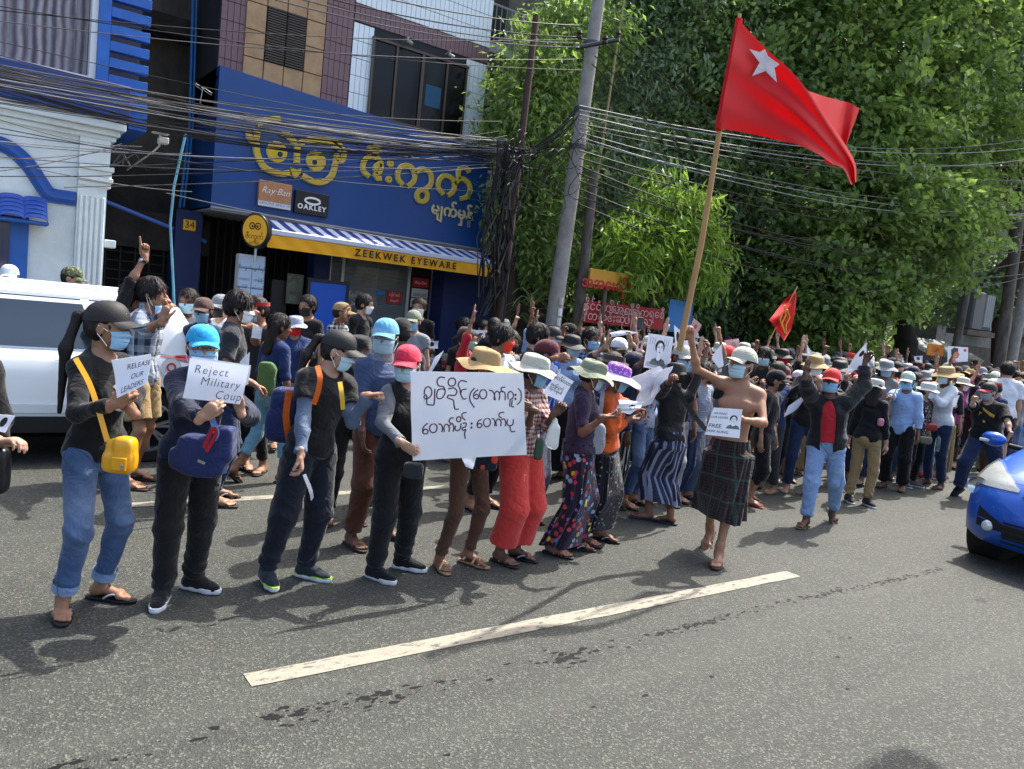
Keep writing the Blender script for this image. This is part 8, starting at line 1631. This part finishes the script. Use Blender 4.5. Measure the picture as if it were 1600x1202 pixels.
for i, a in enumerate((('cap', 'short', 'down', 'm', 'pants'), ('bucket', 'short', 'read', 'f', 'pants'), ('cap', 'short', 'phone', 'm', 'skirt'), (None, 'mop', 'folded', 'm', 'pants'), ('cap', 'pony', 'three', 'f', 'pants'), (None, 'short', 'three', 'm', 'skirt'), ('bucket', 'long', 'down', 'f', 'skirt'), ('cap', 'short', 'fist', 'm', 'pants'), ('band', 'mop', 'read', 'm', 'pants'), (None, 'bun', 'phone', 'f', 'pants'), ('bucket', 'short', 'phone', 'f', 'pants'), ('cap', 'short', 'folded', 'm', 'pants'))):
    protos.append(proto(i, *a))
def where(X, Y):
    u, v, _ = 0, 0, 0; P = np.array([X, Y, 1.5])-O; dd = P@CF; uu = 800+1200*(P@CR)/dd
    for lim, t in ((880, 'behind the big poster'), (960, 'below the concrete poles'), (1050, 'below the red banner'), (1120, 'under the young tree'), (1190, 'behind the flag bearer'), (1260, 'under the small flag'), (1340, 'behind the red cap'), (1420, 'behind the light blue shirt'), (1500, 'near the orange cafe sign')):
        if uu < lim: return t, uu
    return 'by the right edge poles', uu
gc = np.random.default_rng(21); labels = set(); first = [True]*len(protos); placed = []
def dress(root, label, X, Y, z, rz, sc, top, hat, leg, mk, sk):
    root.location = (X, Y, z); root.rotation_euler = (0, 0, rz); root.scale = (sc, sc, sc); root['label'] = label; root['group'] = 'people in the crowd'
    def put_(o, m):
        if o.material_slots: o.material_slots[0].link = 'OBJECT'; o.material_slots[0].material = m
    for c in root.children:
        n = c.name.split('.')[0]
        if n == 'shirt': put_(c, top)
        elif n in ('trousers', 'longyi'): put_(c, leg)
        elif n in ('cap', 'bucket_hat', 'headband'):
            put_(c, hat)
            for d in c.children: put_(d, hat)
        elif n == 'face_mask': put_(c, MASKS[mk]())
        elif n == 'body': put_(c, skin(sk))
def copy_tree(o, parent=None):
    c = o.copy(); C.objects.link(c); c.parent = parent
    for k in o.children: copy_tree(k, c)
    return c
how = {'down': 'standing arms down', 'phone': 'holding a phone up', 'three': 'raising three fingers', 'fist': 'with a raised fist', 'read': 'reading a sheet', 'folded': 'with folded arms'}
def add_crowd(X, Y, z=0.0):
    for (a, b_) in USED+placed:
        if (a-X)**2+(b_-Y)**2 < .40**2: return
    for _ in range(60):
        i = int(gc.integers(0, len(protos))); root, hk, pose = protos[i]; tn, tm = pal_top[int(gc.choice(len(pal_top), p=np.array([9, 5, 3, 3, 3, 6, 2, 2, 2, 1.5, 1.5, 1.5, 1, 1])/41.5))]; hn, hm = pal_hat[hk][int(gc.integers(0, len(pal_hat[hk])))]; mk = pal_mask[int(gc.integers(0, len(pal_mask)))]
        wh, uu = where(X, Y); lab = f"person with {hn}, {mk} mask and {tn} {how[pose]} {wh}"
        if len(lab.split()) > 16: lab = f"{hn}, {mk} mask, {tn}, {how[pose]} {wh}"
        lab = ' '.join(lab.split()[:16])
        if lab not in labels: break
    labels.add(lab); placed.append((X, Y)); base = -150+gc.normal()*32 if X > 7 else -80+gc.normal()*30
    if gc.random() < .16: base += 150
    r = root if first[i] else copy_tree(protos[i][0]); first[i] = False
    dress(r, lab, X, Y, z, R(base-90), .94+.10*gc.random(), tm, hm, pal_leg[int(gc.integers(0, len(pal_leg)))], mk, int(gc.integers(0, 5)))
xs = 4.6; row = 0
spots = []
for iy, Yc in enumerate(np.arange(5.35, 9.3, .52)):
    x = 4.7+.25*(iy % 2)+(.0 if iy < 6 else 1.0)
    while x < 26:
        spots.append((x+gc.normal()*.10, Yc+gc.normal()*.09+max(0, x-12)*.0)); x += .60*(1+.03*max(0, x-9))
for x in np.arange(9.2, 27, .85): spots.append((x, 4.95+.06*gc.normal()+.02*max(0, x-10)))
for x in np.arange(5.5, 24, 1.25): spots.append((x+gc.normal()*.2, 9.95+gc.random()*.5))
spots = [(x, y) for x, y in spots if not (x > 6 and x < 9.4 and y < 5.2)]
spots.sort(key=lambda p: p[0]**2+p[1]**2)
for (x, y) in spots:
    if len(placed) >= 225: break
    add_crowd(x, y, .13 if y > 9.42 else 0.0)
for i, f in enumerate(first):
    if f: print('unused prototype', i)
